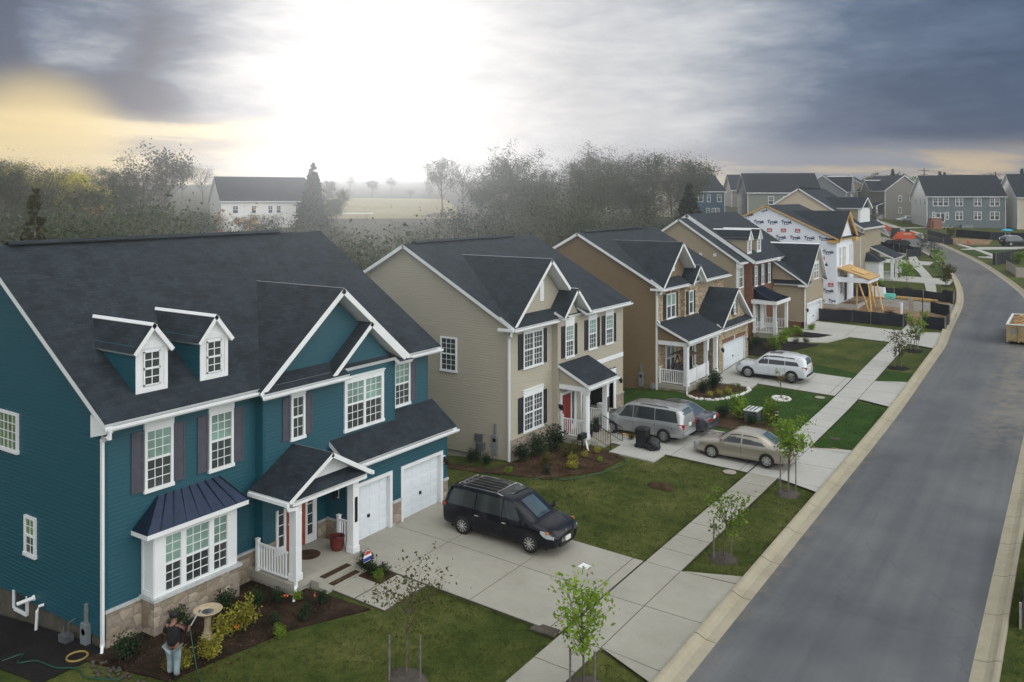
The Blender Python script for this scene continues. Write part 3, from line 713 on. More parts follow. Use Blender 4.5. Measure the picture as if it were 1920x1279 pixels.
def railing(par, a, b, z, h=.92, name='railing', post0=True, solid=False):
    m = MB(); A = Vector((*a, 0)); B = Vector((*b, 0)); l = (B-A).length; d = (B-A)/l
    def P(t, zz): q = A+d*t; return (q.x, q.y, zz)
    m.bar(P(0,z+h), P(l,z+h), .07, .05); m.bar(P(0,z+.11), P(l,z+.11), .06, .05)
    if solid: m.bar(P(0,z+h/2+.05), P(l,z+h/2+.05), .02, h-.16)
    else:
        n = int(l/.125)
        for i in range(n): t = (i+.5)*l/n; m.bar(P(t,z+.12), P(t,z+h), .04, .04)
    if post0: m.bar(P(.02,z), P(.02,z+h+.12), .11, .11); m.bar(P(.02,z+h+.12), P(.02,z+h+.16), .14, .14)
    return m.build(name, 'white', par)
def post(par, x, y, z0, z1, s=.28, name='porch_post'):
    m = MB(); m.box(x-s/2, y-s/2, z0, x+s/2, y+s/2, z1)
    m.box(x-s/2-.025, y-s/2-.025, z0, x+s/2+.025, y+s/2+.025, z0+.22); m.box(x-s/2-.02, y-s/2-.02, z1-.16, x+s/2+.02, y+s/2+.02, z1-.001)
    m.box(x-s/2-.012, y-s/2-.012, z1-.5, x+s/2+.012, y+s/2+.012, z1-.47)
    return m.build(name, 'white', par)
def lamp(par, w, u, z, lit=False):
    m = MB(); w.box(m, u-.06, u+.06, z-.12, z+.12, 0.02, .05)
    c = w.P(u, z, .16)
    m.tube([w.P(u,z+.05,.05), w.P(u,z+.14,.11), w.P(u,z+.1,.16)], .013, 5)
    m.lathe([(.03,-.2),(.075,-.16),(.09,.03),(.02,.1)], c, 8)
    o = m.build('wall_lamp', 'darkmetal', par)
    q = MB(); w.box(q, u-.1, u+.1, z-.17, z+.17, 0.0, .022); q.build('back_plate', 'white', o)
    if lit: q = MB(); q.lathe([(.03,-.14),(.1,-.1),(.1,.02),(.03,.05)], w.P(u, z-.02, .2), 10); q.build('bulb', 'bulb', o)
    return o
def garage_door(par, w, u0, u1, z0, z1, trim=.14, rows=4, cols=4, d=-.14, hw=False):
    """white sectional door set back in a trimmed opening"""
    m = MB(); w.box(m, u0, u1, z0, z1, d-.05, d)
    hh = (z1-z0)/rows; cw = (u1-u0)/cols
    for r in range(rows):
        w.box(m, u0+.01, u1-.01, z0+r*hh+.012, z0+(r+1)*hh-.012, d, d+.015)
        for c in range(cols): w.box(m, u0+c*cw+.09, u0+(c+1)*cw-.09, z0+r*hh+.1, z0+(r+1)*hh-.1, d+.015, d+.028)
    o = m.build('garage_door', 'door_white', par)
    q = MB(); w.box(q, (u0+u1)/2-.05, (u0+u1)/2+.05, z0+hh*1.55, z0+hh*1.75, d+.02, d+.07); q.build('handle', 'darkmetal', o)
    if hw:
        q = MB()
        for uu in (u0+.12, u1-.42):
            for zz in (z0+.25, z1-.3): w.box(q, uu, uu+.3, zz, zz+.06, d+.03, d+.045)
        q.build('hinge', 'darkmetal', o)
    t = MB(); w.box(t, u0-trim, u0, z0-.02, z1+trim, d, .045); w.box(t, u1, u1+trim, z0-.02, z1+trim, d, .045); w.box(t, u0, u1, z1, z1+trim, d, .045)
    t.build('door_frame', 'white', par)
    return o
def crossgable(m, xf, y0, yc, y1, ze, za, xe, zem, s, left_full=False, t=.17):
    """roof of a gable that faces the street; (xe, zem, s) describe the main roof slope behind it"""
    xb = xe-(za-zem)/s-.12; xv = min(xe-(ze-zem)/s-.12, xf-.05)
    zr = ze+(za-ze)*(y1-yc)/(yc-y0) if False else ze
    m.slab([(xf,y0,ze),(xf,yc,za),(xb,yc,za),(xv,y0,ze)], t)
    m.slab([(xf,yc,za+.002),(xf,y1,zr),(xv,y1,zr),(xb,yc,za+.002)], t)
def gable_tri(m, w, u0, uc, u1, z0, za, k=0, base=0, style=True):
    (lap(m, w, [(u0,z0),(u1,z0),(uc,za)], k, base=base) if style else m.poly([w.P(u0,z0,base), w.P(u1,z0,base), w.P(uc,za,base)], k))
def main_roof(par, xe, xr, xb, y0, y1, ze, zr, mat='shingle', t=.17, vent=True):
    m = MB()
    m.slab([(xe,y0,ze),(xe,y1,ze),(xr,y1,zr),(xr,y0,zr)], t); m.slab([(xr,y0,zr-.003),(xr,y1,zr-.003),(xb,y1,ze),(xb,y0,ze)], t)
    o = m.build('roof', [mat,'white'], par)
    if vent: q = MB(); q.slab([(xr+.2,y0+.9,zr+.04),(xr+.2,y1-2.6,zr+.04),(xr,y1-2.6,zr+.13),(xr,y0+.9,zr+.13)], .05, 0, 0); q.slab([(xr,y0+.9,zr+.13),(xr,y1-2.6,zr+.13),(xr-.2,y1-2.6,zr+.04),(xr-.2,y0+.9,zr+.04)], .05, 0, 0); q.build('ridge_vent', mat, o)
    return o
def shell(par, y0, y1, xf, xb, z0, ze, xr, zr, mat, lap_side=True, trim=True, name='wall', side_z0=None):
    """side and back walls of a main block with its gable ends"""
    m = MB(); w = FY(y0, xb, xf); d = xf-xb
    z0s = z0 if side_z0 is None else side_z0
    P = [(0,z0s),(d,z0s),(d,ze),(xr-xb,zr),(0,ze)]
    if lap_side: lap(m, w, P)
    else: m.poly([w.P(*p) for p in P], 0)
    w2 = WF((xf,y1),(xb,y1)); m.poly([w2.P(*p) for p in [(0,z0s-2),(d,z0s-2),(d,ze),(d-(xr-xb),zr),(0,ze)]], 0)
    w3 = WF((xb,y1),(xb,y0)); m.poly([w3.P(*p) for p in rect(0, y1-y0, z0s-2, ze)], 0)
    if trim: m.box(xf-.1, y0-.024, z0s, xf+.02, y0+.1, ze-.02, 1)
    return m.build(name, [mat,'white'], par)
def foundation(par, y0, y1, xf, xb, z1, z0, mat='concrete', inset=.04):
    m = MB(); m.box(xb+inset, y0+inset, z0, xf-inset, y1-inset, z1); return m.build('foundation', mat, par)
def dormer(par, xf, y0, y1, zb, zt, za, xe, zem, s, mat, win=True):
    """small roof window house on the main slope"""
    yc = (y0+y1)/2; m = MB(); xs_ = lambda z: xe-(z-zem)/s
    w = FX(xf, y0, y1); W = y1-y0
    m.poly([w.P(0,zb), w.P(W,zb), w.P(W,zt), w.P(W/2,za-.1), w.P(0,zt)], 1)
    for u0, u1, z0, z1 in ((0,.12,zb,zt),(W-.12,W,zb,zt),(.12,W-.12,zb,zb+.14),(.12,W-.12,zt-.12,zt+.04)): w.box(m, u0, u1, z0, z1, .003, .03, 1)
    for y, fl in ((y0, 0), (y1, 1)):
        wl = FY(y, xs_(zt)-.05, xf) if not fl else WF((xf,y),(xs_(zt)-.05,y)); d = xf-xs_(zt)+.05
        P = [(d-.001,zb),(d,zt),(0,zt)] if not fl else [(0,zt),(0.001,zb),(d,zt)]
        P = [(d,zb),(d,zt),(0,zt)] if not fl else [(0,zb),(d,zt),(0,zt)]
        lap(m, wl, P, 0)
    o = m.build('dormer', [mat,'white'], par)
    r = MB(); ov = .16; xb = xs_(za)-.1; zo = zt-ov*(za-zt)/(W/2)
    r.slab([(xf+.16,y0-ov,zo),(xf+.16,yc,za),(xb,yc,za),(xs_(zo)-.1,y0-ov,zo)], .13); r.slab([(xf+.16,yc,za+.002),(xf+.16,y1+ov,zo),(xs_(zo)-.1,y1+ov,zo),(xb,yc,za+.002)], .13)
    r.build('dormer_roof', ['shingle','white'], o)
    f = MB(); u0, u1, z0, z1 = W/2-.28, W/2+.28, zb+.22, zt-.2; zm = (z0+z1)/2
    for a, b, c, d in ((u0,u0+.04,z0,z1),(u1-.04,u1,z0,z1),(u0,u1,z0,z0+.04),(u0,u1,z1-.04,z1),(u0,u1,zm-.03,zm+.03)): w.box(f, a, b, c, d, .012, .045)
    for c in (zm-(zm-z0)/2, zm+(z1-zm)/2): w.box(f, u0, u1, c-.013, c+.013, .012, .034)
    w.box(f, W/2-.013, W/2+.013, z0, z1, .012, .036)
    fo = f.build('dormer_window', 'white', o); q = MB(); w.box(q, u0+.02, u1-.02, z0+.02, z1-.02, .004, .02); q.build('pane', 'pane_dark', fo)
    return o
def meter(par, w, u, z, gas=True):
    m = MB(); w.box(m, u-.15, u+.15, z-.45, z+.45, .02, .17); w.box(m, u-.05, u+.05, z+.45, z+1.0, .03, .11)
    m.lathe([(.0,0),(.1,.0),(.1,.09),(.05,.12)], w.P(u, z+.22, .17), 12, 0, 'y' if abs(w.n[1]) > .5 else 'x')
    o = m.build('electric_meter', 'grey', par)
    if gas:
        q = MB(); w.box(q, u-.95, u-.55, z-.35, z-.02, .12, .38); q.tube([w.P(u-.75,z-.95,.25), w.P(u-.75,z-.35,.25)], .025, 6)
        q.tube([w.P(u-.62,z-.05,.25), w.P(u-.62,z+.35,.25), w.P(u-.62,z+.4,.05)], .02, 6); q.tube([w.P(u-.9,z-.05,.25), w.P(u-.9,z+.12,.25), w.P(u-1.1,z+.12,.1)], .02, 6)
        q.build('gas_meter', 'greydark', par)
    return o

# ================================================================ house 1: teal
X0, XM = -23.32, -22.97
def teal_house():
    h = thing('teal_house', 'nearest house, two storeys of teal siding with two roof dormers and twin white garage doors', 'house', (-27, 20, 0))
    xe, ze, s = -22.78, 6.58, .652; xr = -30.1; zr = ze+s*(xe-xr); xb = xr-(xe-xr); xbw = xb+.5
    y0, y1 = 13.86, 28.4
    shell(h, y0, y1, X0, xbw, .42, ze+.12, xr, zr-.14, 'teal', side_z0=.30)
    foundation(h, y0, y1, X0, xbw, .42, -2.6, 'joint')
    m = MB()
    lap(m, FX(X0, y0, 19.27), rect(0, 5.41, 1.08, 6.42)); lap(m, FX(XM, 19.27, 25.9), rect(0, 6.63, 2.2, 6.42)); lap(m, FY(19.27, X0-.3, XM), rect(0, .65, 1.08, 6.42))
    lap(m, FX(X0, 25.9, y1), rect(0, y1-25.9, 3.5, 6.42)); lap(m, WF((XM,25.9),(X0-.2,25.9)), rect(0, .5, 3, 6.42))
    lap(m, FX(X0, 19.27, 22.6), rect(0, 3.33, .45, 3.2)); lap(m, WF((X0, 22.5),(-22.3, 22.5)), rect(0, 1.02, 1.1, 3.3))
    m.box(X0-.2, 19.4, 2.6, XM-.001, 25.8, 3.2, 0)
    m.box(XM-.09, 19.25, 1.1, XM+.022, 19.36, 6.4, 0)
    m.box(X0-.02, y0-.024, .3, X0+.022, y0+.1, 6.4, 0); m.box(XM-.09, 25.8, 3.3, XM+.022, 25.92, 6.4, 0); m.box(X0-.09, y1-.1, 3.9, X0+.022, y1+.02, 6.4, 0)
    m.build('wall', ['teal','white'], h)
    # garage block
    m = MB(); xg = -22.28; w = FX(xg, 22.5, y1); gl = y1-22.5
    d1 = (22.72, 24.83); d2 = (25.62, 27.98); dz0, dz1 = .06, 2.22
    U = lambda y: y-22.5
    lap(m, w, rect(0, gl, dz1+.14, 3.28))
    for a, b in ((22.5, d1[0]-.14), (d1[1]+.14, d2[0]-.14), (d2[1]+.14, y1)): lap(m, w, rect(U(a), U(b), 1.14, dz1+.14))
    w2 = WF((xg,y1),(X0-2,y1)); lap(m, w2, rect(0, xg-X0+2, .3, 3.2))
    m.box(xg-.02, y1-.1, 1.2, xg+.024, y1+.02, 3.3, 0)
    m.box(X0-.3, 22.6, 2.5, xg-.3, y1-.1, 3.2, 0)
    m.build('garage_wall', ['teal','white'], h)
    m = MB()
    for a, b in ((22.5, d1[0]-.14), (d1[1]+.14, d2[0]-.14), (d2[1]+.14, y1)): w.box(m, U(a), U(b)+(.03 if b == y1 else 0), -.3, 1.06, -.2, .05)
    FX(X0, y0, 19.27).box(m, .04, 5.41, -.4, 1.02, -.2, .05)
    FX(X0, 15.0, 18.05).box(m, 0, 3.05, -.4, 1.06, .04, .68)
    FX(XM, 19.27, 25).box(m, 0, .02, -.2, 1.0, -.4, .05); FY(19.25, X0, XM).box(m, 0, .4, -.3, 1.02, -.1, .05)
    FX(X0, 19.3, 22.5).box(m, 0, .95, .3, 1.02, .0, .045); FX(X0, 19.3, 22.5).box(m, 2.75, 3.2, .3, 1.02, .0, .045); WF((X0,22.5),(xg,22.5)).box(m, 0, 1.0, .3, 1.08, -.1, .045)
    sb = m.build('stone_base', 'stone', h)
    m = MB()
    for a, b in ((d1[1]+.14, d2[0]-.14), (d2[1]+.14, y1)): w.box(m, U(a)-.0, U(b)+(.05 if b == y1 else 0), 1.06, 1.15, 0, .1)
    FX(X0, y0, 15.0).box(m, .0, 1.12, 1.02, 1.1, 0, .09); FX(X0, 18.05, 19.27).box(m, .02, 1.24, 1.02, 1.1, 0, .09); FX(X0, 15.0, 18.05).box(m, -.06, 3.11, 1.06, 1.15, 0, .75)
    FY(19.25, X0, XM).box(m, .05, .4, 1.02, 1.1, 0, .08); FX(X0, 19.3, 22.5).box(m, 2.75, 3.15, 1.02, 1.09, 0, .08); WF((X0,22.5),(xg,22.5)).box(m, .1, 1.0, 1.08, 1.15, 0, .08)
    m.build('stone_cap', 'cap', sb)
    garage_door(h, w, U(d1[0]), U(d1[1]), dz0, dz1); garage_door(h, w, U(d2[0]), U(d2[1]), dz0, dz1)
    lamp(h, w, U(28.2), 1.95); lamp(h, WF((X0,22.5),(xg,22.5)), .6, 2.1); lamp(h, FX(X0,19.3,22.5), 2.95, 2.35)
    # roofs
    main_roof(h, xe, xr, xb, y0-.3, y1+.3, ze, zr)
    r = MB(); crossgable(r, -22.6, 18.85, 22.72, 26.6, 6.45, 9.62, xe, ze, s, t=.2)
    r.slab([(-22.52,19.0,6.42),(-22.52,22.95,6.42),(-23.22,22.95,6.83),(-23.22,19.0,6.83)], .14)          # pent roof
    r.slab([(-22.52,25.75,6.42),(-22.52,26.55,6.42),(-23.22,26.55,6.80),(-23.22,25.75,6.80)], .14)
    r.slab([(-22.58,22.15,6.50),(-22.58,24.2,8.2),(-23.4,24.2,8.2),(-23.4,22.15,6.50)], .17); r.slab([(-22.58,24.2,8.202),(-22.58,26.2,6.55),(-23.4,26.2,6.55),(-23.4,24.2,8.202)], .17)
    r.build('gable_roof', ['shingle','white'], h)
    m = MB(); gable_tri(m, FX(-23.2, 19.2, 26.3), 0.0, 3.52, 7.1, 6.3, 9.25); gable_tri(m, FX(XM+.003, 22.4, 26), .1, 1.8, 3.5, 6.3, 7.95)
    lap(m, FX(XM, 22.4, 25.9), rect(.35, 3.3, 6.3, 6.6))
    m.build('gable_wall', 'teal', h)
    gutter(h, xe-.01, y0-.28, 18.9, 6.38); gutter(h, -22.53, 18.9, 22.95, 6.24); gutter(h, xe-.01, 26.55, y1+.3, 6.38)
    r = MB(); r.slab([(-21.93,22.3,3.27),(-21.93,y1+.3,3.27),(X0+.02,y1+.3,4.28),(X0+.02,22.3,4.28)], .16); r.build('garage_roof', ['shingle','white'], h)
    gutter(h, -21.94, 22.9, y1+.32, 3.08)
    q = MB(); q.box(X0, y1+.05, 3.12, -21.95, y1+.28, 3.24); q.box(X0, y1+.05, 6.36, xe, y1+.28, 6.5); q.build('eave_return', 'white', h)
    q = MB(); q.hexa([(X0-.25,13.6,6.1),(xe-.02,13.6,6.3),(xe-.02,13.83,6.3),(X0-.25,13.83,6.1),(X0-.25,13.6,6.75),(xe-.02,13.6,6.46),(xe-.02,13.83,6.46),(X0-.25,13.83,6.75)]); q.build('eave_return', 'white', h)
    # windows of the upper floor
    wl = FX(X0, 0, 1)
    for a, b in ((15.1, 16.06), (17.36, 18.3)):
        window(h, wl, a, b, 4.17, 6.02, head=.2); shutter(h, wl, a-.42, a-.03, 4.2, 6.0); shutter(h, wl, b+.03, b+.42, 4.2, 6.0)
    wm = FX(XM, 0, 1)
    window(h, wm, 20.46, 21.1, 4.5, 6.02, head=.2, cols=2, rows=2, trim=.09, lower='pane_dark', blind='pane_dark'); shutter(h, wm, 20.1, 20.43, 4.52, 6.0); shutter(h, wm, 21.13, 21.45, 4.52, 6.0)
    window(h, wm, 23.05, 25.2, 4.2, 6.1, head=.08, twin=2, trim=.14)
    wr = FX(X0, 0, 1); window(h, wr, 26.2, 27.2, 4.42, 6.18, head=.16); shutter(h, wr, 27.24, 27.6, 4.44, 6.15)
    # side wall windows
    ws = FY(y0, 0, 1)
    window(h, ws, -29.3, -28.05, 4.87, 6.1, cols=4, rows=2, hung=False, blind='pane_side', d=.06); window(h, ws, -27.64, -26.98, 1.8, 3.0, cols=2, rows=2, blind='pane_side', d=.06)
    q = MB(); ws.box(q, -28.4, -28.32, -.14, .42, -.03, .06); ws.box(q, -28.32, -27.56, -.2, -.1, -.03, .06); ws.box(q, -27.6, -27.54, -.1, .42, -.03, .05); fo = q.build('basement_window', 'white', h); q = MB(); ws.box(q, -28.3, -27.6, -.1, .42, -.03, .02); q.build('pane', 'pane_dark', fo)
    meter(h, ws, -24.12, .12)
    q = MB(); q.tube([(-26.5,13.82,.46),(-26.56,13.7,.44),(-26.6,13.66,.3),(-26.66,13.64,-.62),(-26.72,13.5,-.72)], .045, 8); q.build('drain_pipe', 'white', h)
    q = MB(); q.tube([(-27.12,13.85,.5),(-27.3,13.4,.42)], .06, 8); q.tube([(-27.12,13.86,.5),(-27.14,13.8,.49)], .09, 8); q.build('vent_pipe', 'white', h)
    q = MB(); q.tube([(-22.72,13.62,6.42),(-22.72,13.62,6.22),(-23.2,13.76,6.1)], .045, 6); q.build('gutter_outlet', 'white', h)
    downspout(h, [(-22.7,13.66,6.4),(-22.72,13.66,6.2),(-23.27,13.78,6.02),(-23.27,13.78,.16),(-23.1,13.66,.0)])
    # dormers
    dormer(h, -23.55, 14.98, 16.05, 7.04, 8.5, 9.16, xe, ze, s, 'teal'); dormer(h, -23.55, 17.22, 18.29, 7.04, 8.5, 9.16, xe, ze, s, 'teal')
    # bay window
    m = MB(); w = FX(X0, 15.03, 18.0); z0, z1 = 1.16, 3.06; D = .62
    w.box(m, 0, 2.97, z1-.22, z1, .02, D); w.box(m, 0, 2.97, z0-.01, z0+.06, .02, D)
    w.box(m, 0, .1, z0+.06, z1-.22, .02, D-.12); w.box(m, 2.87, 2.97, z0+.06, z1-.22, .02, D-.12)
    oc = [(.37,.98),(1.2,2.06),(2.3,2.75)]; oc = [(.40,.92),(1.10,1.92),(2.10,2.60)]
    ed = [0]+[v for o in oc for v in o]+[2.97]
    for a, b in zip(ed[::2], ed[1::2]): w.box(m, a, b, z0+.06, z1-.22, D-.12, D)
    wsd = FY(15.03, X0, X0+D); wsd.box(m, .1, D-.1, z0+.15, z1-.3, -.02, .001)
    for a, b, c, d in ((.03,.12,z0,z1),(D-.12,D,z0,z1),(.12,D-.12,z1-.2,z1),(.12,D-.12,z0,z0+.16)): wsd.box(m, a, b, c, d, -.01, .022)
    for n_, (a, b) in enumerate(oc):
        cols = 3 if n_ == 1 else 2; zm = (z0+z1)/2-.1
        w.box(m, a, b, zm-.03, zm+.03, D-.11, D-.02)
        for lo, hi in ((z0+.06, zm-.03), (zm+.03, z1-.22)):
            for c in range(1, cols): w.box(m, a+(b-a)*c/cols-.011, a+(b-a)*c/cols+.011, lo, hi, D-.1, D-.05)
            for c in range(1, 3): w.box(m, a, b, lo+(hi-lo)*c/3-.011, lo+(hi-lo)*c/3+.011, D-.1, D-.051)
    bay = m.build('bay_window', 'white', h)
    for a, b in oc:
        zm = (z0+z1)/2-.1
        for lo, hi, mt in ((z0+.06, zm-.03, 'pane_dark'), (zm+.03, z1-.22, 'pane_blind')): q = MB(); w.box(q, a, b, lo, hi, D-.2, D-.07); q.build('pane', mt, bay)
    q = MB(); ex = X0+D+.2; ey0, ey1 = 14.68, 18.3; zb_, zt_ = 3.07, 3.92; iy0, iy1 = 15.55, 17.75
    q.slab([(ex,ey0,zb_+.08),(ex,ey1,zb_+.08),(X0+.04,iy1,zt_),(X0+.04,iy0,zt_)], .05, 0, 0); q.poly([(ex,ey0,zb_+.08),(X0+.04,iy0,zt_),(X0+.04,ey0,zb_+.08)], 0); q.poly([(ex,ey1,zb_+.08),(X0+.04,ey1,zb_+.08),(X0+.04,iy1,zt_)], 0)
    for i in range(1, 8):
        t = i/8; a = Vector((ex-.02, ey0+(ey1-ey0)*t, zb_+.09)); b = Vector((X0+.06, iy0+(iy1-iy0)*(t*1.0), zt_+.012)); q.bar(a, b, .025, .045)
    q.bar((ex,ey0,zb_+.09), (X0+.05,iy0,zt_+.01), .03, .03); q.bar((ex,ey1,zb_+.09), (X0+.05,iy1,zt_+.01), .03, .03)
    bro = q.build('bay_roof', 'metal_roof', bay); q = MB(); q.box(X0+.02, ey0, zb_-.06, ex+.012, ey1, zb_+.075); q.build('fascia', 'white', bay)
    # porch
    zs = .47; px0, px1, py0, py1 = X0+.05, -21.2, 18.95, 22.2
    m = MB(); m.box(px0, py0, .22, px1, py1, zs); m.box(px0, py0+.05, -.3, px1-.05, py1-.05, .22); m.build('porch_slab', 'concrete', h)
    m = MB(); m.box(px1+.001, 19.78, -.2, -20.82, 21.72, .32); m.box(-20.819, 19.78, -.2, -20.45, 21.72, .16); m.build('steps', 'concrete', h)
    pl = post(h, -21.37, 19.27, zs, 3.12); pr = post(h, -21.37, 21.92, zs, 3.12)
    q = MB()
    q.box(-21.226, 21.86, 1.55, -21.205, 21.98, 2.42, 0)
    q.build('house_number', 'darkmetal', pr)
    m = MB(); ye0, yc, ye1 = 18.66, 20.58, 22.5; za, zo = 4.36, 3.26; xf = -20.98
    m.slab([(xf,ye0,zo),(xf,yc,za),(XM+.01,yc,za),(XM+.01,ye0,zo)], .15); m.slab([(xf,yc,za+.002),(xf,ye1,zo),(XM+.01,ye1,zo),(XM+.01,yc,za+.002)], .15)
    m.slab([(-20.98,ye0+.3,3.22),(-20.98,ye1-.3,3.22),(-21.55,ye1-.55,3.56),(-21.55,ye0+.55,3.56)], .1)
    pf = m.build('porch_roof', ['shingle','white'], h)
    m = MB(); m.poly([(-21.45,ye0+.25,3.3),(-21.45,ye1-.25,3.3),(-21.45,yc,za-.16)], 0)
    m.box(-21.55, ye0+.22, 3.02, -21.05, ye1-.22, 3.2); m.box(px0, 19.1, 3.02, -21.5, 19.4, 3.2); m.box(px0, 21.77, 3.02, -21.5, 22.07, 3.2); m.box(px0, 19.4, 3.12, -21.55, 21.77, 3.18)
    m.build('porch_beam', 'white', h)
    q = MB(); q.bar((-20.98,18.62,3.16), (-22.9,18.62,3.16), .1, .12); q.build('gutter', 'white', h); q = MB(); q.bar((-20.98,22.54,3.16), (-21.95,22.54,3.16), .1, .12); q.build('gutter', 'white', h)
    downspout(h, [(-21.1,18.62,3.12),(-21.1,18.75,2.95),(-21.12,19.06,2.9),(-21.12,19.06,.4),(-20.95,18.85,.1),(-20.85,18.7,-.03)])
    railing(h, (X0+.35,19.05), (-21.5,19.05), zs); railing(h, (-22.25,22.08), (-21.5,22.08), zs)
    wd = FX(X0, 0, 1); m = MB(); wd.box(m, 20.54, 21.44, zs+.02, 2.6, .0, .05)
    for a, b, c, d in ((20.64,20.94,1.7,2.45),(21.04,21.34,1.7,2.45),(20.64,20.94,.65,1.5),(21.04,21.34,.65,1.5)): wd.box(m, a, b, c, d, .05, .062)
    dr = m.build('front_door', 'rust_door', h); q = MB(); q.lathe([(.02,0),(.02,.05),(.04,.06),(.035,.1)], (X0+.05, 20.62, 1.45), 8, 0, 'x'); q.build('handle', 'alloy', dr)
    m = MB()
    for a, b, c, d in ((20.1,20.2,zs,2.75),(20.45,20.54,zs,2.75),(21.44,21.53,zs,2.75),(21.8,21.98,zs,2.75),(20.1,21.98,2.6,2.8),(20.2,20.45,zs,.75),(21.53,21.8,zs,.75)): wd.box(m, a, b, c, d, .0, .075)
    for k in range(1, 5):
        z = .75+k*.37
        for a, b in ((20.2,20.45),(21.53,21.8)): wd.box(m, a, b, z-.015, z+.015, .01, .05)
    df = m.build('door_frame', 'white', h); q = MB(); wd.box(q, 20.2, 20.45, .75, 2.6, 0, .03); q.build('pane', 'pane_dark', df); q = MB(); wd.box(q, 21.53, 21.8, .75, 2.6, 0, .03); q.build('pane', 'pane_dark', df)
    return h
teal_house()

# ================================================================ house 2: beige
def door_set(h, w, u0, u1, z0, z1, mat='red_door', side=True, lite='pane_dark'):
    m = MB(); w.box(m, u0, u1, z0, z1, 0, .05)
    W = u1-u0
    for a, b in ((.1,.45),(.55,.9)):
        for c, d in ((.08,.42),(.5,.92)): w.box(m, u0+W*a, u0+W*b, z0+(z1-z0)*c, z0+(z1-z0)*d, .05, .06)
    dr = m.build('front_door', mat, h); q = MB(); w.box(q, u0+.06, u0+.12, z0+.95, z0+1.1, .05, .1); q.build('handle', 'alloy', dr)
    m = MB(); w.box(m, u0-.12, u0, z0, z1+.14, 0, .075); w.box(m, u0, u1, z1, z1+.14, 0, .075); w.box(m, u1, u1+.1, z0, z1+.14, 0, .075)
    if side: w.box(m, u1+.38, u1+.6, z0, z1+.14, 0, .075); w.box(m, u1+.1, u1+.38, z1, z1+.14, 0, .07); w.box(m, u1+.1, u1+.38, z0, z0+.3, 0, .06)
    f = m.build('door_frame', 'white', h)
    if side: q = MB(); w.box(q, u1+.1, u1+.38, z0+.3, z1, 0, .03); q.build('pane', lite, f)
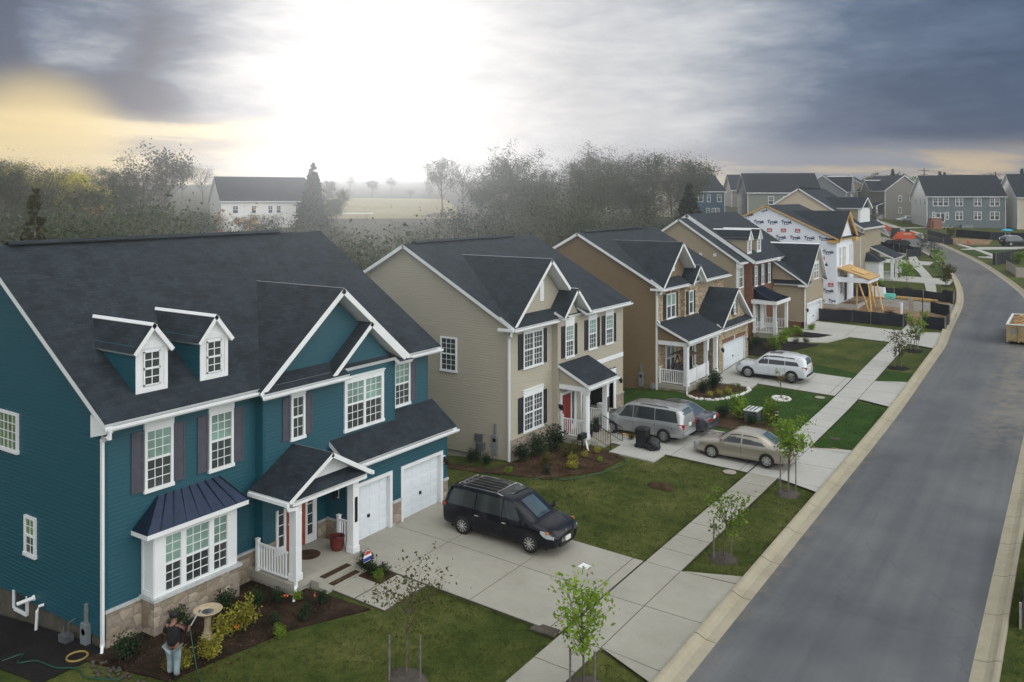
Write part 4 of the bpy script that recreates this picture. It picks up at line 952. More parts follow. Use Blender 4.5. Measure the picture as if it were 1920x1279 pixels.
def beige_house():
    h = thing('beige_house', 'beige house with black shutters and an open garage, next to the teal house', 'house', (-27, 40, .2))
    xf = -22.9; xmid = -22.56; y0, y1 = 34.1, 46.25
    xe, ze = -22.45, 6.72; xr = -29.4; zr = 10.5; s = (zr-ze)/(xe-xr); xb = xr-(xe-xr); b0 = .1
    shell(h, y0, y1, xf, xb+.5, .55, ze+.1, xr, zr-.15, 'beige', side_z0=.25); foundation(h, y0, y1, xf, xb+.5, .55, -2.5, 'concrete')
    m = MB(); w = FX(xf, y0, y1); U = lambda y: y-y0
    lap(m, w, rect(0, U(38.04), 1.28, 6.6)); lap(m, FX(xmid, 38.04, 40.4), rect(0, 2.36, .5, 6.6)); lap(m, FY(38.04, xf-.1, xmid), rect(0, .44, 1.28, 6.6)); lap(m, WF((xmid,40.4),(xf-.1,40.4)), rect(0,.44,.4,6.6))
    lap(m, w, rect(U(40.4), U(y1), 2.95, 3.42)); lap(m, w, rect(U(40.4), U(y1), 3.68, 6.6)); lap(m, w, rect(U(45.32), U(y1), 1.3, 2.95))
    w.box(m, U(40.4), U(y1)+.02, 3.42, 3.68, 0, .035, 1)
    m.box(xf-.05, y0-.024, .3, xf+.022, y0+.1, 6.55, 0); m.box(xf-.05, y1-.1, 1.3, xf+.022, y1+.02, 6.55, 0); m.box(xmid-.05, 38.02, 1.3, xmid+.022, 38.14, 6.5, 0)
    m.build('wall', ['beige','white'], h)
    m = MB(); w.box(m, .04, U(38.04), -.2, 1.22, -.2, .06); FY(38.04, xf, xmid).box(m, .06, .36, .0, 1.22, -.05, .05); w.box(m, U(45.32), U(y1)+.02, 0, 1.24, -.2, .06); w.box(m, U(40.45), U(41.0), 0, 2.9, -.1, .06)
    sb = m.build('stone_base', 'stone', h); m = MB(); w.box(m, 0, U(38.04)+.03, 1.22, 1.29, 0, .09); FY(38.04, xf, xmid).box(m, .08, .36, 1.22, 1.29, 0, .08); w.box(m, U(45.32), U(y1)+.04, 1.24, 1.31, 0, .1); m.build('stone_cap', 'beige', sb)
    # open garage
    m = MB(); ga, gb = U(41.2), U(45.05); zt = 2.65; zg = .28
    w.box(m, ga, gb, zg-.1, zg+.02, -5.2, .0, 0); w.box(m, ga-.15, gb+.15, zg, zt+.2, -5.4, -5.2, 1); w.box(m, ga-.15, ga, zg, zt+.2, -5.2, -.02, 1); w.box(m, gb, gb+.15, zg, zt+.2, -5.2, -.02, 1); w.box(m, ga, gb, zt, zt+.2, -5.2, -.02, 1)
    m.build('garage_interior', ['concrete','interior'], h)
    m = MB(); w.box(m, gb, gb+.26, zg-.02, zt+.22, -.25, .05); w.box(m, ga-.2, ga, zg-.02, zt+.22, -.25, .05); w.box(m, ga, gb, zt, zt+.22, -.25, .05); m.build('door_frame', 'white', h)
    lamp(h, w, U(45.75), 2.1)
    main_roof(h, xe, xr, xb, y0-.32, y1+.3, ze, zr)
    r = MB(); crossgable(r, -22.42, 33.8, 37.3, 40.9, 6.72, 9.82, xe, ze, s, t=.18)
    r.slab([(-22.36,33.75,6.70),(-22.36,38.3,6.70),(-23.2,38.3,7.22),(-23.2,33.75,7.22)], .15)
    r.slab([(-22.0,37.8,6.75),(-22.0,39.25,8.16),(-24.4,39.25,8.16),(-23.2,37.8,6.75)], .16); r.slab([(-22.0,39.25,8.162),(-22.0,40.8,6.75),(-23.2,40.8,6.75),(-24.4,39.25,8.162)], .16)
    r.slab([(-21.98,37.82,6.74),(-21.98,38.3,6.74),(-22.6,38.3,7.05),(-22.6,37.82,7.05)], .13); r.slab([(-21.98,40.2,6.74),(-21.98,40.8,6.74),(-22.6,40.8,7.05),(-22.6,40.2,7.05)], .13)
    r.build('gable_roof', ['shingle','white'], h)
    m = MB(); gable_tri(m, FX(-23.1, 34, 41), 0, 3.3, 6.6, 6.6, 9.5); gable_tri(m, FX(xmid+.003, 38.04, 40.4), .1, 1.2, 2.3, 6.55, 7.75)
    m.build('gable_wall', 'beige', h); q = MB(); FX(-23.1, 37, 38).box(q, .12, .48, 7.62, 8.62, .01, .06); q.build('gable_vent', 'white', h)
    gutter(h, -22.37, 33.78, 37.8, 6.52); gutter(h, xe-.01, 40.8, y1+.3, 6.52); q = MB(); q.bar((-22.4,33.7,6.6), (-23.3,33.7,6.6), .12, .13); q.build('gutter', 'white', h)
    q = MB(); q.box(-23.1, y1+.02, 6.5, xe, y1+.28, 6.62); q.build('eave_return', 'white', h)
    # windows
    window(h, w, U(35.25), U(37.06), 4.5, 6.26, head=.26, twin=2, sill=True, blind='pane_dark'); shutter(h, w, U(34.8), U(35.22), 4.5, 6.24, 'black'); shutter(h, w, U(37.09), U(37.47), 4.5, 6.24, 'black')
    window(h, w, U(35.25), U(37.06), 1.36, 3.14, head=.26, twin=2, blind='pane_dark'); shutter(h, w, U(34.8), U(35.22), 1.38, 3.12, 'black'); shutter(h, w, U(37.09), U(37.47), 1.38, 3.12, 'black')
    wm = FX(xmid, 38.04, 40.4); window(h, wm, .72, 1.62, 4.52, 6.22, head=.3); shutter(h, wm, .34, .69, 4.54, 6.2, 'black'); shutter(h, wm, 1.65, 2.0, 4.54, 6.2, 'black')
    for a, b in ((41.9, 42.85), (43.95, 44.9)):
        window(h, w, U(a), U(b), 4.44, 6.14, head=.3); shutter(h, w, U(a)-.42, U(a)-.03, 4.46, 6.12, 'black'); shutter(h, w, U(b)+.03, U(b)+.4, 4.46, 6.12, 'black')
    ws = FY(y0, 0, 1); window(h, ws, -27.1, -26.05, 4.2, 5.9, cols=3, rows=3, blind='pane_dark', d=.06)
    meter(h, ws, -23.7, .95, True); q = MB(); ws.box(q, -24.9, -24.5, .95, 1.3, .02, .14); q.build('utility_box', 'greydark', h)
    downspout(h, [(-22.5,33.68,6.5),(-22.55,33.7,6.35),(-22.85,33.98,6.2),(-22.85,33.98,.25)])
    # porch
    zs = .58; m = MB(); m.box(xmid+.02, 38.2, zs-.3, -20.95, 41.1, zs); m.box(xmid+.02, 38.25, -.1, -21.0, 41.05, zs-.3); m.build('porch_slab', 'concrete', h)
    m = MB()
    for i in range(3): m.box(-20.949+i*.38, 38.68, 0, -20.57+i*.38, 40.1, zs-.14*(i+1))
    m.build('steps', 'concrete', h)
    r = MB(); r.slab([(-20.72,38.05,3.4),(-20.72,41.3,3.4),(xmid+.02,41.3,4.3),(xmid+.02,38.05,4.3)], .15); r.build('porch_roof', ['shingle','white'], h)
    m = MB(); m.poly([(xmid,38.22,3.25),(-20.95,38.22,3.25),(-20.95,38.22,3.35),(xmid,38.22,4.15)], 0); m.build('porch_gable', 'beige', h)
    m = MB(); m.box(xmid, 38.2, 3.02, -20.9, 38.5, 3.26); m.box(-21.2, 38.5, 3.02, -20.9, 41.1, 3.26); m.box(xmid+.02, 38.5, 3.2, -21.2, 41.1, 3.25); m.build('porch_beam', 'white', h)
    gutter(h, -20.73, 38.0, 41.32, 3.2)
    post(h, -21.05, 38.38, zs, 3.02, .26); pp = post(h, -21.05, 40.5, zs, 3.02, .26); q = MB(); q.box(-20.92, 40.44, 1.55, -20.9, 40.58, 2.35); q.build('house_number', 'darkmetal', pp)
    railing(h, (xmid+.1,38.32), (-21.2,38.32), zs); railing(h, (xmid+.1,40.95), (-21.05,40.95), zs); 
    for yy in (38.72, 40.06):
        m = MB(); a = (-20.93,yy,zs+.85); b = (-19.86,yy,.98)
        m.tube([(-21.0,yy,zs+.85), a, b, (-19.84,yy,.2)], .02, 6); m.tube([(-20.93,yy,zs+.12),(-19.86,yy,.28)], .012, 5)
        for i in range(9): t = i/8; x = a[0]+(b[0]-a[0])*t; z = a[2]+(b[2]-a[2])*t; m.tube([(x,yy,z),(x,yy,z-.78)], .010, 4)
        m.build('handrail', 'darkmetal', h)
    door_set(h, wm, .38, 1.28, zs+.02, 2.62); lamp(h, wm, .15, 2.1)
    downspout(h, [(-20.7,38.05,3.2),(-20.75,38.12,3.0),(-20.98,38.2,2.9),(-20.98,38.2,.5),(-20.85,38.1,.3),(-20.45,37.5,.17),(-20.2,37.1,.14)])
    return h
beige_house()

# ================================================================ house 3: tan with ledge stone
def tan_house():
    h = thing('tan_house', 'third house, tan side wall and pale ledge stone front with a white railed porch', 'house', (-27, 57, .3))
    xf = -23.0; xmid = -22.66; y0, y1 = 51.5, 63.75
    xe, ze = -22.5, 7.05; xr = -28.8; zr = 10.5; s = (zr-ze)/(xe-xr); xb = xr-(xe-xr)-1
    xb = xr-(xe-xr)
    shell(h, y0, y1, xf, xb+.5, .3, ze+.1, xr, zr-.15, 'tan', side_z0=.25); foundation(h, y0, y1, xf, xb+.5, .35, -2.5, 'tan')
    m = MB(); w = FX(xf, y0, y1); U = lambda y: y-y0
    w.box(m, .02, U(55.3), .3, 6.95, -.2, .05); FX(xmid, 55.3, 57.9).box(m, 0, 2.6, .3, 6.95, -.3, .0); w.box(m, U(57.9), U(y1), 2, 6.95, -.2, .03)
    sw = m.build('stone_wall', 'ledge', h)
    main_roof(h, xe, xr, xb, y0-.32, y1+.3, ze, zr)
    r = MB(); crossgable(r, -22.42, 51.2, 54.55, 58.0, 7.05, 9.9, xe, ze, s, t=.17)
    r.slab([(-22.4,51.2,7.03),(-22.4,55.6,7.03),(-23.3,55.6,7.6),(-23.3,51.2,7.6)], .15)
    r.slab([(-22.1,55.5,6.95),(-22.1,56.85,8.2),(-24.2,56.85,8.2),(-23.2,55.5,6.95)], .15); r.slab([(-22.1,56.85,8.202),(-22.1,58.25,6.95),(-23.2,58.25,6.95),(-24.2,56.85,8.202)], .15)
    r.build('gable_roof', ['shingle','white'], h)
    m = MB(); gable_tri(m, FX(-23.2, 51.4, 58), 0, 3.15, 6.3, 6.9, 9.6); m.build('gable_wall', 'tan', h); m = MB(); w2 = FX(xmid+.04, 55.3, 57.9); m.poly([w2.P(.15,6.6), w2.P(2.6,6.6), w2.P(1.5,7.95)], 0); m.build('gable_stone', 'ledge', h)
    q = MB(); FX(-23.2, 54, 55).box(q, .4, .72, 7.9, 8.8, .01, .06); q.build('gable_vent', 'white', h)
    gutter(h, -22.4, 51.2, 55.5, 6.85); gutter(h, xe, 58.2, y1+.3, 6.85); q = MB(); q.bar((-22.4,51.1,6.93), (-23.3,51.1,6.93), .12, .13); q.build('gutter', 'white', h)
    ws = FX(xf+.05, y0, y1)
    window(h, ws, U(52.75), U(54.3), 4.85, 6.5, twin=2, cols=1, rows=1, blind='pane_blind'); shutter(h, ws, U(52.33), U(52.72), 4.85, 6.5, 'black'); shutter(h, ws, U(54.33), U(54.7), 4.85, 6.5, 'black')
    wm = FX(xmid, 55.3, 57.9); window(h, wm, .62, 1.42, 4.85, 6.45, cols=1, rows=1); shutter(h, wm, .25, .59, 4.85, 6.42, 'black'); shutter(h, wm, 1.45, 1.78, 4.85, 6.42, 'black')
    m = MB(); ws.box(m, U(52.72), U(53.45), 6.53, 6.72, 0, .03); ws.box(m, U(53.6), U(54.35), 6.53, 6.72, 0, .03); ws.box(m, U(52.6), U(54.45), 4.66, 4.8, 0, .05); wm.box(m, .6, .95, 6.5, 6.72, 0, .03); wm.box(m, 1.08, 1.45, 6.5, 6.72, 0, .03); wm.box(m, .5, 1.55, 4.66, 4.8, 0, .05)
    m.build('brick_lintel', 'brick', h); m = MB(); ws.box(m, U(53.46), U(53.59), 6.53, 6.76, 0, .05); wm.box(m, .96, 1.07, 6.5, 6.76, 0, .05); m.build('keystone', 'cream', h)
    # garage wing
    xg = -21.05; g0, g1 = 57.55, 63.8; gc = 60.75; zg = .52
    m = MB(); wg = FX(xg, g0, g1)
    da, db = 58.35-g0, 63.0-g0; zt = 2.6
    for a, b, c, d in ((0,da-.02,.2,3.6),(db+.02,g1-g0,.2,3.6),(da-.02,db+.02,zt+.26,3.6)): wg.box(m, a, b, c, d, -.25, 0)
    FY(g0, xf, xg).box(m, 0, xg-xf-.25, .2, 3.6, -.2, 0); WF((xg,g1),(xf-1,g1)).box(m, 0.25, xg-xf+1, .2, 3.6, -.2, 0)
    m.poly([wg.P(.1,3.6,-.02), wg.P(g1-g0-.1,3.6,-.02), wg.P(gc-g0,6.0,-.02)], 0)
    gs = m.build('garage_wall', 'ledge', h)
    m = MB(); wg.box(m, da-.1, (da+db)/2-.08, zt, zt+.24, -.2, .03); wg.box(m, (da+db)/2+.08, db+.1, zt, zt+.24, -.2, .03); m.build('brick_lintel', 'brick', h)
    m = MB(); wg.box(m, (da+db)/2-.07, (da+db)/2+.07, zt-.02, zt+.3, -.2, .05); m.build('keystone', 'white', h)
    o = garage_door(h, wg, da, db, zg, zt, trim=.001, cols=8)
    m = MB(); xfz = -20.72
    m.slab([(xfz,57.3,3.75),(xfz,gc,6.32),(-23.6,gc,6.32),(-23.6,57.3,3.75)], .17); m.slab([(xfz,gc,6.322),(xfz,64.15,3.75),(-23.6,64.15,3.75),(-23.6,gc,6.322)], .17)
    m.slab([(-20.68,57.4,3.78),(-20.68,64.1,3.78),(-21.1,64.1,4.12),(-21.1,57.4,4.12)], .12)
    m.build('garage_roof', ['shingle','white'], h); gutter(h, -20.7, 57.3, 64.15, 3.56)
    window(h, wg, gc-g0-.3, gc-g0+.12, 4.45, 5.3, cols=1, rows=1, trim=.06, sill=False); shutter(h, wg, gc-g0-.68, gc-g0-.34, 4.45, 5.3, 'black'); shutter(h, wg, gc-g0+.16, gc-g0+.46, 4.45, 5.3, 'black')
    m = MB(); wg.box(m, gc-g0-.4, gc-g0+.25, 4.28, 4.4, 0, .04); m.build('brick_sill', 'brick', h)
    lamp(h, wg, .4, 2.25); lamp(h, wg, g1-g0-.25, 2.2)
    # porch
    zs = .82; m = MB(); m.box(xf+.05, 51.55, zs-.28, -20.85, 57.54, zs); m.build('porch_slab', 'concrete', h); m = MB(); m.box(xf+.05, 51.62, -.2, -20.95, 57.5, zs-.28); m.build('porch_base', 'ledge', h)
    m = MB(); m.box(-20.849, 55.55, 0, -20.4, 57.4, .55); m.build('steps', 'concrete', h)
    r = MB(); r.slab([(-20.72,51.3,3.78),(-20.72,57.6,3.78),(xmid+.02,57.6,4.72),(xf+.04,51.3,4.8)], .15); r.build('porch_roof', ['shingle','white'], h)
    m = MB(); m.poly([(xf,51.55,3.6),(-20.95,51.55,3.6),(-20.95,51.55,3.72),(xf,51.55,4.66)], 0); m.build('porch_gable', 'tan', h)
    m = MB(); m.box(xf, 51.53, 3.36, -20.9, 51.83, 3.62); m.box(-21.2, 51.83, 3.36, -20.9, 57.5, 3.62); m.box(xf+.05, 51.83, 3.56, -21.2, 57.5, 3.6); m.build('porch_beam', 'white', h); gutter(h, -20.74, 51.25, 57.3, 3.58)
    for yy in (51.72, 55.2, 56.95): post(h, -21.08, yy, zs, 3.36, .27)
    q = MB(); q.box(-20.94, 55.15, 1.9, -20.92, 55.29, 2.6); q.build('house_number', 'darkmetal', h)
    railing(h, (xf+.1,51.7), (-21.25,51.7), zs, post0=True); railing(h, (-21.08,51.9), (-21.08,53.45), zs, solid=True, post0=False); railing(h, (-21.08,53.5), (-21.08,55.05), zs, solid=True)
    downspout(h, [(-22.5,51.08,6.82),(-22.55,51.1,6.7),(-22.95,51.38,6.55),(-22.95,51.38,4.9),(-22.7,51.25,4.75)]); downspout(h, [(-20.72,51.35,3.55),(-20.95,51.5,3.4),(-20.95,51.5,.45),(-20.9,51.4,.3)])
    door_set(h, wm, .35, 1.25, zs+.02, 2.9, 'black'); lamp(h, wm, .1, 2.85, lit=True)
    window(h, ws, U(52.7), U(54.2), 1.3, 3.1, twin=2, cols=1, rows=1)
    wsd = FY(y0, 0, 1); meter(h, wsd, -24.1, .95, False); q = MB(); wsd.box(q, -23.35, -23.15, .5, .8, .05, .3); q.tube([(-23.2,51.2,.2),(-23.2,51.2,.9)], .025, 6); q.build('gas_meter', 'grey', h)
    return h
tan_house()

# ================================================================ house 4: red brick with a projecting garage
def brick_house():
    h = thing('brick_house', 'red brick fronted house with two small dormers and a projecting siding garage wing', 'house', (-27, 74, 1.1))
    xl, xf = -23.67, -23.0; y0, y1 = 69.0, 76.5
    xe, ze = -23.3, 7.55; xr = -28.7; zr = 11.1; s = (zr-ze)/(xe-xr); xb = xr-(xe-xr)
    shell(h, y0, y1+6.4, xl, xb+.4, 1.2, ze+.1, xr, zr-.14, 'taupe', side_z0=1.0); foundation(h, y0, y1, xl, xb+.4, 1.2, -1.5, 'brick')
    m = MB(); lap(m, FX(xl, y0, 70.7), rect(0, 1.7, 1.0, 7.4)); m.build('wall', 'taupe', h)
    m = MB(); m.box(xl-.2, 70.7, .6, xf, y1, 7.42); m.build('brick_wall', 'brick', h)
    r = MB(); r.slab([(xe,y0-.3,ze),(xe,71.6,ze),(xr,71.6,zr),(xr,y0-.3,zr)], .17); r.slab([(xr,y0-.3,zr-.003),(xr,71.6,zr-.003),(xb,71.6,ze),(xb,y0-.3,ze)], .17)
    x2, z2, zr2 = -22.6, 7.55, 11.46
    r.slab([(x2,70.5,z2),(x2,83.2,z2),(xr,83.2,zr2),(xr,70.5,zr2)], .3); r.slab([(xr,70.5,zr2-.003),(xr,83.2,zr2-.003),(xb,83.2,ze),(xb,70.5,ze)], .3)
    r.build('roof', ['shingle','white'], h); s2 = (zr2-z2)/(x2-xr)
    gutter(h, xe-.02, y0-.3, 70.5, 7.36); gutter(h, x2-.02, 70.5, 77.4, 7.33); q = MB(); q.box(xf-.3, 76.55, 7.2, x2+.05, 77.4, 7.5); q.box(xl, 68.78, 7.1, xe, 68.98, 7.5); q.build('eave_return', 'white', h)
    window(h, FX(xl, 0, 1), 69.2, 70.3, 5.4, 7.1, cols=2, rows=2, head=.15)
    wf = FX(xf, 0, 1)
    for a in (71.25, 73.1, 74.95):
        window(h, wf, a, a+.68, 5.4, 7.1, cols=2, rows=2, trim=.07); shutter(h, wf, a-.42, a-.03, 5.42, 7.08, 'black'); shutter(h, wf, a+.71, a+1.08, 5.42, 7.08, 'black')
        q = MB(); wf.box(q, a+.28, a+.4, 7.12, 7.4, 0, .04); q.build('keystone', 'white', h)
    window(h, wf, 71.4, 72.1, 1.9, 3.7, cols=2, rows=2, trim=.07); shutter(h, wf, 71.0, 71.36, 1.9, 3.7, 'black'); shutter(h, wf, 72.14, 72.5, 1.9, 3.7, 'black')
    dormer(h, -23.5, 71.0, 72.1, 8.08, 9.5, 10.2, x2, z2, s2, 'taupe'); dormer(h, -23.5, 73.55, 74.65, 8.08, 9.5, 10.2, x2, z2, s2, 'taupe')
    # wing
    xw = -20.2; g0, g1 = 76.6, 82.9; gc = 79.75; zg = 1.28
    gc = 80.4
    m = MB(); lap(m, FY(g0, xf-.2, xw), [(0,1.92),(xw-xf+.2,1.92),(xw-xf+.2,5.2),(0,7.2)]); wg = FX(xw, g0, g1)
    da, db = 77.35-g0, 82.1-g0; zt = 3.36
    lap(m, wg, rect(0, g1-g0, zt+.25, 5.2)); lap(m, wg, rect(0, da-.2, 1.92, zt+.25)); lap(m, wg, rect(db+.2, g1-g0, 1.92, zt+.25)); lap(m, wg, [(.15,5.2),(g1-g0-.1,5.2),(gc-g0,8.35)])
    lap(m, WF((xw,g1),(xf-1,g1)), rect(0, 3.8, 1, 5.2)); m.box(xw-.08, g0-.022, 1.92, xw+.022, g0+.1, 5.2, 1)
    m.build('garage_wall', ['taupe','white'], h)
    m = MB(); m.box(xf, g0+.03, .6, xw-.03, g0+.3, 1.92); m.box(xw-.3, g0+.03, .6, xw-.02, g0+da-.16, 1.92); m.box(xw-.3, g0+db+.16, .6, xw-.02, g1, 1.92); m.box(xw-.06, g0+db+.18, .6, xw+.05, g1+.03, 1.92); m.build('brick_base', 'brick', h)
    garage_door(h, wg, da, db, zg, zt, trim=.18, cols=8, hw=True); lamp(h, wg, .32, 3.0)
    m = MB(); xfz = -19.85
    m.slab([(xfz,76.2,5.25),(xfz,gc,8.72),(-26.5,gc,8.72),(-22.8,76.2,5.25)], .17); m.slab([(xfz,gc,8.722),(xfz,83.3,5.25),(-22.8,83.3,5.25),(-26.5,gc,8.722)], .17)
    m.slab([(-19.82,76.2,5.24),(-19.82,77.3,5.24),(-20.4,77.3,5.6),(-20.4,76.2,5.6)], .12); m.slab([(-19.82,82.3,5.24),(-19.82,83.4,5.24),(-20.4,83.4,5.6),(-20.4,82.3,5.6)], .12)
    m.slab([(-19.9,76.25,5.32),(-23.0,76.25,7.35),(-23.0,78,7.35),(-19.9,78,5.32)], .14)
    m.build('garage_roof', ['shingle','white'], h); q = MB(); q.bar((-19.85,76.2,5.1), (-20.7,76.2,5.1), .12, .12); q.build('gutter', 'white', h)
    window(h, wg, 79.2-g0+.1, 81.0-g0, 5.5, 6.9, twin=2, cols=2, rows=2, head=.15)
    downspout(h, [(-20.05,76.25,5.05),(-20.15,76.45,4.95),(-20.2,76.52,1.2)])
    # porch with a curved metal roof
    zs = 1.55; m = MB(); m.box(xf+.03, 70.9, .7, -21.3, 73.9, zs); m.box(-21.299, 71.8, .7, -20.95, 73.4, zs-.18); m.box(-20.949, 71.8, .7, -20.6, 73.4, zs-.36); m.build('porch_slab', 'concrete', h)
    m = MB(); k = 8; ez = 4.35
    prof = [(-20.85-(xf*-1-20.85-.05)*t, ez+.85*t**1.7) for t in [i/k for i in range(k+1)]]
    prof = [(-20.85+(xf+.05+20.85)*t, ez+.9*t**1.6) for t in [i/k for i in range(k+1)]]
    for (xa, za), (xb_, zb_) in zip(prof, prof[1:]):
        ta = (za-ez)/.9*1.0; tb = (zb_-ez)/.9*1.0
        ya0, ya1 = 70.4+ta*.7, 74.4-ta*.7; yb0, yb1 = 70.4+tb*.7, 74.4-tb*.7
        m.slab([(xa,ya0,za),(xa,ya1,za),(xb_,yb1,zb_),(xb_,yb0,zb_)], .05, 0, 0)
        m.poly([(xa,ya0,za),(xb_,yb0,zb_),(xb_,yb0,ez),(xa,ya0,ez)], 0)
        for j in range(1, 8): t = j/8; m.bar((xa,ya0+(ya1-ya0)*t,za+.02), (xb_,yb0+(yb1-yb0)*t,zb_+.02), .02, .05)
    m.build('porch_roof', 'metal_roof', h)
    m = MB(); m.box(xf+.03, 70.4, ez-.32, -20.84, 74.4, ez-.02); m.build('porch_beam', 'white', h)
    for yy in (70.75, 74.05): post(h, -21.1, yy, zs-.3, ez-.32, .24)
    post(h, xf+.2, 70.75, zs, ez-.32, .2); railing(h, (xf+.1,70.8), (-21.2,70.8), zs); railing(h, (-21.2,71.0), (-21.2,71.8), zs, post0=False); railing(h, (xf+.1,74.05), (-21.2,74.05), zs)
    door_set(h, wf, 72.9, 73.75, zs+.02, 3.65, 'white'); downspout(h, [(-20.9,70.45,4.1),(-20.95,70.6,3.9),(-20.95,70.6,.9),(-20.8,70.5,.8)])
    q = MB(); wsd = FY(y0, 0, 1); wsd.box(q, -26.95, -26.7, 7.95, 8.2, .02, .09); q.build('side_vent', 'white', h); q = MB(); wsd.box(q, -25.7, -25.45, 7.95, 8.2, .02, .09); q.build('side_vent', 'white', h)
    return h
brick_house()
# ---------------------------------------------------------------- lettering
_text = {}
def text_mesh(txt, bold=.0):
    if txt in _text: return _text[txt]
    cu = bpy.data.curves.new('lettering', 'FONT'); cu.body = txt; cu.extrude = .0; cu.align_x = 'CENTER'; cu.align_y = 'CENTER'; cu.size = 1; cu.offset = bold; cu.resolution_u = 2
    o = bpy.data.objects.new('lettering', cu); COL.objects.link(o)
    dg = bpy.context.evaluated_depsgraph_get(); me = bpy.data.meshes.new_from_object(o.evaluated_get(dg))
    out = ([tuple(v.co) for v in me.vertices], [tuple(p.vertices) for p in me.polygons])
    bpy.data.objects.remove(o); bpy.data.meshes.remove(me); bpy.data.curves.remove(cu)
    _text[txt] = out; return out
def letter(m, w, txt, u, z, size, d=.012, rot=0, k=0, umin=None, umax=None, keep=None, bold=.03):
    V, F = text_mesh(txt, bold); b = len(m.v); ok = []
    for x, y, _ in V:
        X = u + (x*cos(rot)-y*sin(rot))*size; Z = z + (x*sin(rot)+y*cos(rot))*size
        m.v.append(w.P(X, Z, d)); ok.append(keep is None or keep(X, Z))
    for f in F:
        if all(ok[i] for i in f): m.f.append(tuple(b+i for i in f)); m.m.append(k)

